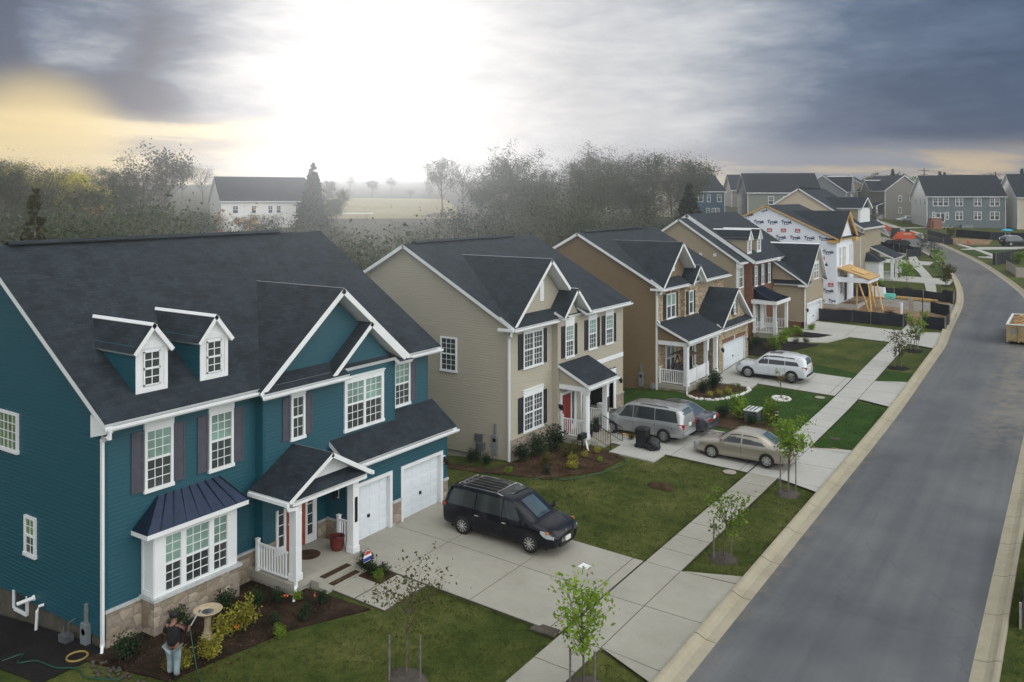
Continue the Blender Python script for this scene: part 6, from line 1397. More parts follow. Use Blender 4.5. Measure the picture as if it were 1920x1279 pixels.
M['car_tan'] = paint('champagne_car_paint', (.36,.33,.27), .55, .32)
M['car_white'] = paint('white_car_paint', (.56,.60,.63), .0, .35)
M['car_navy'] = paint('dark_navy_paint', (.015,.022,.032), .3, .28)
VAN = [(-2.54,.45,.90,.98,.86,.62),(-2.50,.32,.98,1.30,.93,.68),(-2.36,.28,1.02,1.60,.96,.73),(-2.15,.27,1.03,1.70,.975,.75),(-1.5,.24,1.03,1.745,.985,.77),(0,.22,1.02,1.75,.99,.77),(.45,.22,1.01,1.72,.99,.76),(.75,.22,1.0,1.62,.99,.745),(1.60,.22,.99,1.08,.985,.75),(1.75,.22,.97,1.02,.985,.80),(2.15,.24,.89,.92,.95,.78),(2.42,.27,.78,.80,.86,.68),(2.54,.36,.64,.66,.68,.5)]
SED = [(-2.40,.40,.78,.80,.70,.55),(-2.34,.30,.93,.955,.82,.66),(-2.1,.26,.97,1.0,.88,.72),(-1.72,.22,.96,1.03,.90,.70),(-1.0,.2,.93,1.39,.905,.62),(-.6,.2,.92,1.455,.905,.635),(.1,.2,.91,1.47,.905,.64),(.4,.2,.9,1.42,.905,.63),(1.12,.2,.90,.98,.90,.67),(1.3,.2,.88,.93,.9,.74),(1.9,.22,.80,.83,.87,.72),(2.22,.24,.72,.74,.80,.62),(2.40,.3,.58,.60,.60,.46)]
SUV = [(-2.42,.5,.98,1.05,.85,.6),(-2.38,.36,1.06,1.36,.92,.65),(-2.2,.33,1.08,1.60,.95,.68),(-1.9,.32,1.08,1.70,.965,.69),(-.6,.3,1.06,1.765,.97,.70),(.1,.3,1.05,1.745,.97,.70),(.38,.3,1.04,1.68,.97,.69),(1.12,.3,1.03,1.13,.965,.71),(1.28,.3,1.02,1.08,.965,.78),(1.9,.32,.97,1.0,.94,.77),(2.25,.36,.86,.88,.86,.68),(2.44,.45,.70,.72,.68,.52)]
vanw = [((1.12,.74),(.28,.28),.04,.92), ((.24,.24),(-.96,-.93),.04,.93), ((-1.0,-.97),(-2.26,-2.1),.06,.92)]
sedw = [((.98,.46),(-.08,-.08),.06,.86), ((-.16,-.16),(-1.3,-.86),.06,.86)]
suvw = [((1.02,.50),(.1,.1),.05,.90), ((.06,.06),(-1.0,-.97),.05,.90), ((-1.04,-1.01),(-1.98,-1.6),.06,.88)]
def gz(x, y, o=.08): return (x, y, g(x, y)+o)
vehicle('minivan', 'black minivan with silver roof bars parked nose out on the front driveway', 'car', gz(-18.1, 26.95), 0, VAN, 'car_black', (-1.52,1.52), .345, vanw, (1.56,.80), (-2.44,-2.30), rails=(-1.9,.2,'chrome'), sunroof=(.05,.42,'car_glass'), lights=((1.95,.84),(2.42,.68)), tail=(-2.32,.98,.10,.16))
v = bpy.data.objects['minivan']; q = MB()
for y in (-.45,-.2,.05,.3): q.bar((-1.85,y,1.80), (-.1,y,1.79), .03, .03)
q.bar((-1.9,-.62,1.80), (-1.9,.62,1.80), .05, .03); q.bar((-.1,-.62,1.80), (-.1,.62,1.80), .05, .03); q.build('roof_rack', 'chrome', v, (0,0,0))
q = MB(); q.lathe([(.07,.0),(.07,.02)], (2.5, 0, .72), 14, 0, 'x'); q.build('badge', 'chrome', v, (0,0,0))
for sg in (1,-1): q = MB(); q.box(2.18, sg*.90, .80, 2.28, sg*.965, .88); q.build('indicator', 'amber', v, (0,0,0))
for sg in (1,-1): q = MB(); q.lathe([(.05,0),(.05,.03)], (2.50, sg*.55, .42), 8, 0, 'x'); q.build('fog_light', 'lens', v, (0,0,0))
vehicle('minivan', 'silver minivan with black roof rails parked nose in beside the porch steps', 'car', gz(-19.45, 41.95), pi, VAN, 'car_silver', (-1.5,1.5), .335, vanw, (1.56,.80), (-2.47,-2.30), rails=(-1.7,.0,'plastic'), tail=(-2.25,.88,.13,.20), rim=7)
vehicle('sedan', 'dark grey sedan parked nose in next to the silver minivan', 'car', gz(-18.75, 44.0), pi, SED, 'car_grey', (-1.4,1.4), .33, sedw, (1.12,.42), (-1.68,-1.0), tail=(-2.1,.84,.07,.38), rim=10)
vehicle('sedan', 'champagne tan sedan parked across the sidewalk', 'car', gz(-13.8, 41.3), pi, SED, 'car_tan', (-1.36,1.36), .33, sedw, (1.12,.42), (-1.68,-1.0), tail=(-2.1,.80,.09,.2), rim=7)
vehicle('suv', 'white suv with black wheel arches parked at the stone fronted house', 'suv', gz(-17.55, 58.55), pi, SUV, 'car_white', (-1.47,1.47), .375, suvw, (1.08,.42), (-2.40,-2.22), arch='plastic_wide', tail=(-2.15,1.0,.09,.2), rails=(-1.6,.1,'chrome'), sunroof=(-.7,.15,'car_glass'), lights=((1.95,.92),(2.3,.80)))
vehicle('suv', 'dark navy suv parked across the street at the right edge', 'suv', (*at(1903,146)[:2], g(*at(1903,146))+.1), th+.12, SUV, 'car_navy', (-1.47,1.47), .37, suvw, (1.08,.42), (-2.40,-2.22), tail=(-2.15,1.0,.09,.2), rails=(-1.6,.1,'chrome'))
vehicle('sedan', 'white car with its nose showing beside the pale wall of the blue grey house', 'car', (*at(1700,203)[:2], g(*at(1700,203))+.3), th+pi+.25, SED, 'car_white', (-1.36,1.36), .33, sedw, (1.12,.42), (-1.68,-1.0), tail=(-2.1,.80,.09,.2), rim=7)
vehicle('minivan', 'white van far up the road beside the cream house', 'car', (*at(1627,190)[:2], g(*at(1627,190))+.1), th+1.9, VAN, 'car_white', (-1.5,1.5), .335, vanw, (1.56,.80), (-2.47,-2.30), tail=(-2.25,.88,.13,.20), rim=7)

# excavator: local +x is the way the boom points
def excavator():
    p = at(1683,146); h = thing('excavator', 'orange excavator with its boom raised, standing on the dirt lot', 'excavator', (*p, g(*p)+.1), th+pi-.25, world=False); O = (0,0,0)
    for sg in (1,-1):
        m = MB(); y0 = sg*1.05; pr = [(-1.5,.1),(1.5,.1),(1.8,.35),(1.8,.55),(1.5,.85),(-1.5,.85),(-1.8,.55),(-1.8,.35)]
        b = len(m.v)
        for x, z in pr: m.v.append((x, y0-.28, z))
        for x, z in pr: m.v.append((x, y0+.28, z))
        for i in range(8): j = (i+1)%8; m.f.append((i, j, 8+j, 8+i)); m.m.append(0)
        m.f.append(tuple(range(8))); m.m.append(0); m.f.append(tuple(8+i for i in reversed(range(8)))); m.m.append(0)
        m.build('track', 'plastic', h, O)
    m = MB(); m.hexa([(-2.2,-1.25,1.15),(1.2,-1.25,1.15),(1.2,1.25,1.15),(-2.2,1.25,1.15),(-2.3,-1.25,2.35),(.2,-1.25,2.35),(.2,1.25,2.35),(-2.3,1.25,2.35)]); m.box(-2.5,-1.1,1.2,-2.15,1.1,2.2); m.box(-.5,-.6,.8,.5,.6,1.15)
    b = m.build('engine_house', 'orange', h, O)
    t = MB(); letter(t, WF((-.4,1.25),(-2.2,1.25)), 'HITACHI', .9, 2.0, .3, .02); letter(t, WF((-2.51,1.25),(-2.51,-1.25)), 'HITACHI', 1.25, 1.9, .32, .02); t.build('lettering', 'white', b, O)
    m = MB(); m.box(-1.9, -.2, 2.35, -1.4, .1, 2.75); m.tube([(-1.2,.6,2.35),(-1.2,.6,2.85)], .07, 8); m.tube([(-.8,-.9,2.35),(-.8,-.9,2.8),(-1.9,-.9,2.8),(-1.9,-.9,2.35)], .025, 5); m.build('exhaust', 'darkmetal', h, O)
    m = MB(); m.hexa([(-.2,.3,1.2),(1.35,.3,1.2),(1.35,1.2,1.2),(-.2,1.2,1.2),(-.2,.35,3.0),(.95,.35,3.0),(.95,1.15,3.0),(-.2,1.15,3.0)]); c = m.build('cab', 'plastic', h, O); m = MB(); m.box(-.05,1.165,1.9,.85,1.21,2.85); m.hexa([(1.22,.4,1.7),(1.3,.4,1.7),(1.3,1.1,1.7),(1.22,1.1,1.7),(.98,.42,2.9),(1.03,.42,2.9),(1.03,1.08,2.9),(.98,1.08,2.9)]); m.build('cab_window', 'car_glass', c, O)
    m = MB(); P = [(.7,-.2,1.5),(1.1,-.2,2.6),(2.0,-.2,3.3),(3.3,-.2,3.55)]
    for a, b2, w in zip(P, P[1:], (.5,.55,.42)): m.bar(a, b2, .35, w)
    m.build('boom', 'orange', h, O); m = MB(); m.bar((3.1,-.2,3.7), (4.15,-.2,1.0), .3, .42); m.build('stick', 'orange', h, O)
    m = MB(); m.bar((1.3,-.2,1.7), (2.2,-.2,2.9), .12, .12); m.bar((2.2,-.2,3.75), (3.2,-.2,3.95), .12, .12); m.build('hydraulic_ram', 'alloy', h, O)
    m = MB(); m.hexa([(3.7,-.6,.25),(4.5,-.6,.2),(4.5,.2,.2),(3.7,.2,.25),(3.9,-.6,1.1),(4.3,-.6,1.0),(4.3,.2,1.0),(3.9,.2,1.1)]); m.build('bucket', 'plastic', h, O)
excavator()
def dumpster():
    x0, x1, y0, y1 = -4.95, -2.55, 78.6, 85.8; zb = g(-4, 80)+.12; h = thing('dumpster', 'tan steel dumpster full of scrap wood on the road by the right kerb', 'dumpster', (-3.75, 82, zb)); H = 1.42
    m = MB()
    for a in ((x0,y0,x1,y0+.06),(x0,y1-.06,x1,y1),(x0,y0+.06,x0+.06,y1-.06),(x1-.06,y0+.06,x1,y1-.06)): m.box(a[0],a[1],zb+.12,a[2],a[3],zb+H)
    m.box(x0,y0,zb+.1,x1,y1,zb+.16)
    for x in (x0+.02, x0+.8, x0+1.6, x1-.02): m.box(x-.06, y0-.06, zb+.05, x+.06, y0, zb+H)
    for i in range(7): y = y0+.3+i*(y1-y0-.6)/6; m.box(x0-.06, y-.05, zb+.1, x0, y+.05, zb+H)
    m.bar((x0+.55,y0-.07,zb+.1), (x0+.95,y0-.07,zb+H-.1), .1, .05)
    m.build('bin', 'rusty', h)
    m = MB()
    for a in ((x0-.05,y0-.08,x1+.05,y0+.08),(x0-.05,y1-.08,x1+.05,y1+.08),(x0-.08,y0,x0+.08,y1),(x1-.08,y0,x1+.08,y1)): m.box(a[0],a[1],zb+H,a[2],a[3],zb+H+.07)
    m.build('rim', 'white', h)
    for x in (x0+.3, x1-.3): q = MB(); q.lathe([(.02,-.1),(.12,-.1),(.12,.1),(.02,.1)], (x, y0+.3, zb), 10, 0, 'x'); q.build('roller', 'darkmetal', h)
    q = MB(); FX(x0,y0,y1); q.box(x0+.25, y0-.012, zb+.75, x0+.6, y0-.002, zb+1.1); q.build('sign_panel', 'grey', h)
    m = MB(); r = random.Random(5)
    for i in range(34):
        x, y = r.uniform(x0+.5,x1-.5), r.uniform(y0+.6,y1-.7); a = r.uniform(0,6.28); l = r.uniform(.4,.9); z = zb+H-.25+r.uniform(0,.3); l = min(l, .9)
        dx = max(x0+.15-x, min(x1-.15-x, cos(a)*l)); m.bar((x,y,z), (x+dx, y+sin(a)*l*.7, z+r.uniform(-.1,.25)), .1, .04)
    s_ = m.build('scrap_wood', 'lumber', None, loc=(-3.75,82,zb)); tag(s_, 'loose pile of scrap lumber lying in the tan dumpster', 'scrap wood', kind='stuff')
    m = MB(); m.box(x0+.08,y0+.08,zb+.17,x1-.08,y1-.08,zb+H-.28); m.build('load', 'dirt', h)
dumpster()

# silt fences
def fence(pts, label, hgt=.85, every=2.4, sag=.05, mat='fabric'):
    p = [(x, y) for x, y in pts]; c = p[0]; h = thing('silt_fence', label, 'fence', (c[0], c[1], g(*c)), 0, 'black fabric silt fences round the building sites')
    m = MB(); prev = None; acc = 0; r = random.Random(int(c[0]*37)); posts = [p[0]]
    for a, b in zip(p, p[1:]):
        d = sqrt((b[0]-a[0])**2+(b[1]-a[1])**2); n = max(2, int(d/.6))
        for i in range(n+1):
            t = i/n; x, y = lerp(a[0],b[0],t), lerp(a[1],b[1],t); o = .05*sin(i*1.7+r.random())
            q = (x+o*(b[1]-a[1])/d, y-o*(b[0]-a[0])/d, g(x,y)); top = hgt-sag*abs(sin(pi*i*d/n/every))-.03*r.random()
            cur = len(m.v); m.v += [(q[0],q[1],q[2]-.1), (q[0],q[1],q[2]+top*.5), (q[0]+.015,q[1],q[2]+top)]
            if prev is not None:
                for k in (0,1): m.f.append((prev+k, cur+k, cur+k+1, prev+k+1)); m.m.append(0)
            prev = cur
        k = max(1, int(d/every)); posts += [(lerp(a[0],b[0],(i+1)/k), lerp(a[1],b[1],(i+1)/k)) for i in range(k)]
    o = m.build('fabric', mat, h); md = o.modifiers.new('thick', 'SOLIDIFY'); md.thickness = .015
    for x, y in posts: q = MB(); z = g(x,y); q.box(x-.03, y-.03, z-.2, x+.03, y+.03, z+hgt+.06); q.build('post', 'post_grey', h)
fence([(-20.1,80.9),(-17.4,81.8),(-15.8,82.0),(-13.2,82.3),(-13.0,83.6)], 'black silt fence beside the driveway in front of the wrapped house', 1.15)
fence([(-11.75,82.95),(-9.85,82.45),(-9.95,86.5),(-10.35,89.6),(-12.1,90.9)], 'black silt fence folded round a corner of bare dirt by the kerb', 1.15)
fence([(-21,93.9),(-20,96.6),(-16.6,98.2),(-13.8,98.3),(-10.9,97.6),(-11.0,99.3),(-12.2,99.6)], 'long black silt fence behind the wrapped house dirt yard', 1.05)
fence([(-28,150.5),(-24,146.6),(-20.6,143.4),(-20.3,142.7),(-21.8,139)], 'black silt fence below the orange excavator', 1.3)
fence([(-29,155),(-25,147.4),(-21.4,144.2)], 'black silt fence running behind the gravel pad', 1.0)
fence([(-25.6,188),(-20.7,177),(-18.7,166.9),(-20.1,165.9),(-23.4,172)], 'sagging black silt fence round the bare lot across the street', 1.0)
fence([(-20.4,186),(-14.1,182.4),(-8.5,183)], 'black silt fence at the back of the bare lot, behind the navy suv', 1.5)
fence([(-10.4,137.6),(-9.9,136.2),(-8.4,141.5),(-5,147)], 'tall black silt fence across the street near the turquoise stand', 1.7)
fence([(-8.3,130.6),(-7.2,126),(-6.75,122.7),(-5,123.5)], 'grey weathered silt fence close to the right kerb', 1.3, mat='post_grey')
fence([(-1.55,30.2),(-1.5,33.0),(-1.2,37.5)], 'black silt fence slumped beside the right kerb', .75)

# ---------------------------------------------------------------- small things
def single(name, label, cat, m, mats, loc, group=None, kind=None, smooth=False):
    return tag(m.build(name, mats, None, loc=loc, smooth=smooth), label, cat, group, kind)
def pot(x, y, z, r, h, label, mat='terracotta'):
    m = MB(); m.lathe([(r*.7,0),(r*.95,h*.3),(r,h*.85),(r*1.06,h*.88),(r*1.06,h),(r*.9,h),(r*.85,h*.85)], (x,y,z), 16); single('flower_pot', label, 'pot', m, mat, (x,y,z), smooth=False)
pot(-21.95, 21.72, .47, .26, .5, 'round maroon glazed pot by the right post of the teal house porch')
def mat_(x, y, z, rx, ry, label, round_=False):
    m = MB()
    if round_: m.lathe([(.01,.02),(rx*.6,.022),(rx,.018),(rx+.02,0)], (x,y,z), 20)
    else: m.box(x-rx, y-ry, z+.002, x+rx, y+ry, z+.02)
    single('doormat', label, 'mat', m, 'mulch', (x,y,z))
mat_(-22.5, 20.85, .47, .42, .42, 'round brown mat in front of the teal house door', True)
mat_(-20.98, 20.7, .32, .12, .62, 'long dark mat on the upper porch step of the teal house'); mat_(-20.62, 20.75, .16, .12, .62, 'long dark mat on the lower porch step of the teal house')
p = (-20.35, 21.55); z = g(*p)
h = thing('yard_sign', 'small red white and blue sign on a stake by the porch steps', 'sign', (*p, z))
m = MB(); m.bar((p[0],p[1],z), (p[0],p[1],z+.5), .025); m.build('stake', 'darkmetal', h)
w = FX(p[0]+.015, p[1]-.2, p[1]+.2); m = MB(); m.poly([w.P(*q) for q in [(.02,.45+z),(.38,.45+z),(.40,.62+z),(.32,.78+z),(.2,.83+z),(.08,.78+z),(0,.62+z)]], 0); o = m.build('panel', 'white', h)
m = MB(); m.poly([w.P(*q, .006) for q in [(.02,.47+z),(.38,.47+z),(.395,.6+z),(.005,.6+z)]], 0); m.build('panel_band', 'signblue', o); m = MB(); m.poly([w.P(*q, .006) for q in [(.05,.69+z),(.35,.69+z),(.32,.77+z),(.2,.82+z),(.08,.77+z)]], 0); m.build('panel_band', 'signred', o)
# bird bath
p = (-21.3, 15.85); z = g(*p)+.05
h = thing('bird_bath', 'pale stone bird bath standing in the front planting bed', 'bird bath', (*p, z))
m = MB(); m.lathe([(.2,0),(.2,.06),(.13,.1),(.1,.35),(.095,.6),(.14,.7)], (*p,z), 16); m.build('pedestal', 'basin', h, smooth=True)
m = MB(); m.lathe([(.14,.69),(.3,.74),(.40,.82),(.42,.84),(.39,.85),(.3,.80),(.0,.76)], (*p,z), 24); b = m.build('bowl', 'basin', h, smooth=True); m = MB(); m.lathe([(.0,.778),(.25,.785),(.26,.780)], (*p,z), 20); m.build('water', 'pane_dark', b)
# hoses
def hose(pts, label, mat='hose', r=.02, o=.06, loop=False):
    P = smooth_line(pts, 5)[29:] if len(pts) > 2 else pts
    m = MB(); m.tube([(x, y, g(x,y)+o) for x, y in P], r, 6, cap=not loop); single('garden_hose', label, 'hose', m, mat, (P[0][0],P[0][1],g(*P[0])))
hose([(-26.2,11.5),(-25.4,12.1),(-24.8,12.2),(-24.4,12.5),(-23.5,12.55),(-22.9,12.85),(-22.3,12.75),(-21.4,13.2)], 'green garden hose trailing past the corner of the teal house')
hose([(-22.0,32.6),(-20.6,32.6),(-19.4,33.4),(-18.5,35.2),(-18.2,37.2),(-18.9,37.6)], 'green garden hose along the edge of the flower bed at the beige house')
m = MB(); c = (-23.55, 13.2, g(-23.5,13.2)+.05); m.tube([(c[0]+.27*cos(a*pi/12), c[1]+.27*sin(a*pi/12), c[2]) for a in range(25)], .03, 6, cap=False); single('hose_coil', 'small yellow ring lying on the soil by the electric meter', 'ring', m, 'hoseyellow', c)
m = MB(); m.bar((-26.6,11.8,g(-26.6,11.8)+.08), (-25.9,12.2,g(-26,12.2)+.08), .12, .05); single('board', 'yellow painted board end lying at the left edge', 'board', m, 'hoseyellow', (-26.3,12,g(-26.3,12)))
# bins, buckets, things in the open garage
def bag(x, y, s, label):
    m = MB(); r = random.Random(int(x*91)); 
    for i in range(9):
        t = i/8; rr = s*(.52*sin(pi*min(1,.18+t*.86))**.6)
        for k in range(14): a = 2*pi*k/14; q = rr*(1+.14*sin(3*a+i)+.1*r.uniform(-1,1)); m.v.append((x+q*cos(a), y+q*sin(a), g(x,y)+.07+t*s*.85))
    for i in range(8):
        for k in range(14): j = (k+1)%14; m.f.append((i*14+k, i*14+j, (i+1)*14+j, (i+1)*14+k)); m.m.append(0)
    m.f.append(tuple(8*14+k for k in range(14))); m.m.append(0)
    single('trash_bag', label, 'trash bag', m, 'plastic', (x,y,g(x,y)))
bag(-18.0, 39.75, .8, 'slumped black trash bag nearer the silver minivan wheel')
h = thing('trash_bin', 'black wheeled trash bin between the steps and the silver minivan', 'bin', gz(-18.55,39.75,.07)); bx, by, bz = gz(-18.55,39.75,.07)
m = MB(); m.hexa([(bx-.24,by-.24,bz+.05),(bx+.24,by-.24,bz+.05),(bx+.24,by+.24,bz+.05),(bx-.24,by+.24,bz+.05),(bx-.3,by-.3,bz+.95),(bx+.3,by-.3,bz+.95),(bx+.3,by+.3,bz+.95),(bx-.3,by+.3,bz+.95)]); m.build('bin_body', 'plastic', h)
m = MB(); m.hexa([(bx-.33,by-.33,bz+.95),(bx+.33,by-.33,bz+.95),(bx+.33,by+.33,bz+.95),(bx-.33,by+.33,bz+.95),(bx-.25,by-.25,bz+1.03),(bx+.25,by-.25,bz+1.03),(bx+.25,by+.25,bz+1.03),(bx-.25,by+.25,bz+1.03)]); m.build('lid', 'plastic', h)
for sy in (-1,1): m = MB(); m.lathe([(.02,-.03),(.11,-.03),(.11,.03),(.02,.03)], (bx-.24,by+sy*.22,bz+.11), 10, 0, 'y'); m.build('wheel', 'rubber', h)
m = MB(); bx, by, bz = gz(-22.2,45.75,.05); m.lathe([(.15,0),(.19,.36),(.2,.38),(.17,.38)], (bx,by,bz), 14); single('bucket', 'white plastic bucket by the garage corner of the beige house', 'bucket', m, 'white', (bx,by,bz))
r = random.Random(3)
for i, (x, y, w_, d_, hh, mt, lb) in enumerate(((-24.0,42.4,.6,.7,1.0,'purple','purple storage tub in the open garage'),(-23.9,43.3,.6,.6,.85,'plastic','black tote in the open garage beside the purple tub'),(-25.6,43.9,.7,.8,1.3,'greydark','grey cabinet at the back of the open garage'),(-24.6,41.7,.5,.5,.6,'lumber','cardboard box on the open garage floor'),(-23.4,44.5,.4,.4,.5,'white','white bin just inside the open garage'))):
    m = MB(); z = .32; m.hexa([(x-w_*.45,y-d_*.45,z),(x+w_*.45,y-d_*.45,z),(x+w_*.45,y+d_*.45,z),(x-w_*.45,y+d_*.45,z),(x-w_*.5,y-d_*.5,z+hh),(x+w_*.5,y-d_*.5,z+hh),(x+w_*.5,y+d_*.5,z+hh),(x-w_*.5,y+d_*.5,z+hh)]); m.box(x-w_*.53,y-d_*.53,z+hh,x+w_*.53,y+d_*.53,z+hh+.05)
    single('storage_box', lb, 'box', m, mt, (x,y,z))
# mailbox like black box in the bed
h = thing('delivery_box', 'black box on a post in the bed below the beige house railing', 'box', gz(-20.75,37.4,.05)); x, y, z = gz(-20.75,37.4,.05)
m = MB(); m.box(x-.03,y-.03,z,x+.03,y+.03,z+.62); m.build('post', 'darkmetal', h); m = MB(); m.box(x-.12,y-.28,z+.62,x+.12,y+.28,z+.88); m.build('box_body', 'plastic', h)
# timber edging, downspout splash, covers, paper
m = MB(); m.bar(gz(-20.3,41.05,.12), gz(-18.7,40.95,.12), .1, .1); single('edging_timber', 'pale timber edging by the silver minivan', 'timber', m, 'lumber', gz(-19.5,41,.1))
def cover(x, y, rx, ry, label, mat='post_grey'):
    m = MB(); n = 20; z = g(x,y)+.05
    for zz, k in ((0,1.05),(.03,1),(.035,.8)):
        for i in range(n): a = 2*pi*i/n; m.v.append((x+rx*k*cos(a), y+ry*k*sin(a), z+zz))
    for q in range(2):
        for i in range(n): j = (i+1)%n; m.f.append((q*n+i, q*n+j, (q+1)*n+j, (q+1)*n+i)); m.m.append(0)
    m.f.append(tuple(2*n+i for i in range(n))); m.m.append(0); single('utility_cover', label, 'cover', m, mat, (x,y,z))
cover(-13.75, 39.0, .3, .3, 'grey round utility cover in the beige house lawn'); cover(-13.75, 55.6, .3, .3, 'grey round utility cover in the lush lawn')
m = MB(); x, y = -13.5, 22.0; m.box(x-.42,y-.2,g(x,y)+.03,x+.42,y+.25,g(x,y)+.085); single('meter_lid', 'rectangular brown meter lid at the edge of the front driveway', 'cover', m, 'greymulch', gz(x,y,.05))
m = MB(); x, y = -14.55, 26.4; m.poly([gz(x-.2,y-.16,.079), gz(x+.17,y-.2,.085), gz(x+.2,y+.15,.08), gz(x-.16,y+.2,.088)], 0); single('paper_sheet', 'white sheet of paper on the driveway ahead of the black minivan', 'paper', m, 'white', gz(x,y,.08))
blob('mulch_mound', -15.55, 35.3, .62, .45, .03, 'mulch', hump=.18); tag(bpy.data.objects['mulch_mound'], 'small brown heap of mulch on the beige house lawn', 'mulch heap', kind='stuff')
# utility cabinet and marker
h = thing('utility_cabinet', 'low utility cabinet with a pale slatted lid among lime green shrubs', 'cabinet', gz(-15.6,48.2,.05)); x, y, z = gz(-15.6,48.2,.05)
m = MB(); m.box(x-.35,y-.5,z,x+.35,y+.5,z+.62); m.build('cabinet_body', 'greydark', h); m = MB(); m.box(x-.4,y-.56,z+.62,x+.4,y+.56,z+.68); l_ = m.build('lid', 'white2', h)
m = MB()
for i in range(3): m.box(x-.3+i*.22,y-.5,z+.681,x-.2+i*.22,y+.5,z+.69)
m.build('vent', 'greydark', l_)
m = MB(); x, y, z = gz(-14.4,48.7,.02); m.box(x-.05,y-.05,z,x+.05,y+.05,z+.75,0); m.box(x-.055,y-.055,z+.45,x+.055,y+.055,z+.5,1); m.box(x-.055,y-.055,z+.6,x+.055,y+.055,z+.65,1); single('marker_post', 'short dark marker post with white bands on the lush lawn', 'post', m, ['darkmetal','white'], (x,y,z))
# stone edging round the bed of the stone fronted house
m = MB(); r = random.Random(9); P = [(-20.7,51.0),(-19.9,50.6),(-19.0,50.9),(-18.4,51.9),(-18.0,53.3),(-17.9,54.6),(-18.2,55.2)]
pts = [(lerp(a[0],b[0],i/6), lerp(a[1],b[1],i/6)) for a, b in zip(P,P[1:]) for i in range(6)]
def rock(m, x, y, s, r, n=7):
    z = g(x,y); b = len(m.v)
    for q, (k, hz) in enumerate(((1,-.02),(1.05,s*.45),(.55,s*.8))):
        for i in range(n): a = 2*pi*i/n+r.random()*.4; m.v.append((x+s*k*cos(a)*r.uniform(.75,1.1), y+s*k*sin(a)*r.uniform(.75,1.1), z+.04+hz))
    for q in range(2):
        for i in range(n): j = (i+1)%n; m.f.append((b+q*n+i, b+q*n+j, b+(q+1)*n+j, b+(q+1)*n+i)); m.m.append(0)
    m.f.append(tuple(b+2*n+i for i in range(n))); m.m.append(0)
for x, y in pts: rock(m, x+r.uniform(-.06,.06), y+r.uniform(-.06,.06), r.uniform(.09,.16), r)
single('rock_edging', 'curved edging of small white rocks round the flower bed', 'rocks', m, 'rock', (-19,52,g(-19,52)), kind='stuff')
m = MB()
for i in range(20): a = 2*pi*i/20; rock(m, -15.66+.5*cos(a), 53.87+.5*sin(a), r.uniform(.08,.14), r)
for i in range(16): rock(m, -15.66+r.uniform(-.35,.35), 53.87+r.uniform(-.35,.35), r.uniform(.05,.09), r)
single('rock_ring', 'ring of white rocks round the thin sapling on the lush lawn', 'rocks', m, 'rock', (-15.66,53.87,g(-15.66,53.87)), kind='stuff')
m = MB()
for i in range(60): x = r.uniform(-22.8,-20); rock(m, -22.9+r.random()*2.9, 13.0+r.random()*.5, r.uniform(.03,.07), r, 5)
single('gravel_edging', 'scatter of small pale stones at the edge of the front bed', 'stones', m, 'greymulch', (-22,13.2,0), kind='stuff')
# porch swing on the stone fronted house
x, y, z = -22.0, 53.3, .82; h = thing('porch_swing', 'dark garden swing under a brown canvas canopy on the railed porch', 'swing', (x,y,z))
m = MB(); m.slab([(x+.7,y-.95,z+1.72),(x+.7,y+.95,z+1.72),(x,y+.95,z+1.95),(x,y-.95,z+1.95)], .04, 0, 0); m.slab([(x,y-.95,z+1.95),(x,y+.95,z+1.95),(x-.6,y+.95,z+1.75),(x-.6,y-.95,z+1.75)], .04, 0, 0); m.build('canopy', 'canopy', h)
for sy in (-.85,.85):
    m = MB(); m.bar((x-.55,y+sy,z), (x,y+sy,z+1.8), .05); m.bar((x+.6,y+sy,z), (x,y+sy,z+1.8), .05); m.build('frame', 'darkmetal', h)
m = MB(); m.box(x-.3,y-.75,z+.42,x+.3,y+.75,z+.5); m.build('seat', 'plastic', h); m = MB(); m.hexa([(x-.3,y-.75,z+.5),(x-.22,y-.75,z+.5),(x-.22,y+.75,z+.5),(x-.3,y+.75,z+.5),(x-.5,y-.75,z+1.05),(x-.42,y-.75,z+1.05),(x-.42,y+.75,z+1.05),(x-.5,y+.75,z+1.05)]); m.build('backrest', 'plastic', h)
# building site litter
h = thing('wrapped_pallet', 'pallet of bricks under white plastic in the dirt yard', 'pallet', gz(-18.0,97.0,.06)); x, y, z = gz(-18.0,97.0,.06)
m = MB(); m.box(x-.8,y-.6,z,x+.8,y+.6,z+.12); m.build('pallet_base', 'lumber', h); m = MB(); m.hexa([(x-.75,y-.55,z+.12),(x+.75,y-.55,z+.12),(x+.75,y+.55,z+.12),(x-.75,y+.55,z+.12),(x-.62,y-.5,z+1.1),(x+.6,y-.45,z+1.15),(x+.66,y+.45,z+1.05),(x-.66,y+.5,z+1.12)]); m.build('cover', 'white2', h)
m = MB(); x, y, z = gz(-16.9,97.0,.06); m.box(x-.6,y-.5,z,x+.6,y+.5,z+.4); m.box(x-.5,y-.4,z+.4,x+.55,y+.4,z+.5); single('wrapped_bundle', 'low turquoise wrapped bundle beside the pallet', 'bundle', m, 'tealpack', (x,y,z))
m = MB(); r = random.Random(4)
for i in range(14): y_ = 97.3+r.uniform(-.35,.3); m.bar(gz(-16.2+r.uniform(-.2,.2),y_,.15+.05*(i%4)), gz(-12.4+r.uniform(-.8,.2),y_-.1,.15+.05*(i%4)), .12, .05)
single('lumber_stack', 'long stack of orange new lumber along the silt fence', 'lumber', m, 'lumber', gz(-14,97.4,.1))
m = MB(); x, y, z = gz(-14.36,88.7,.0); m.tube([(x,y,z),(x,y,z+1.1)], .14, 12); single('standpipe', 'white upright pipe standing in the dirt yard', 'pipe', m, 'white', (x,y,z))
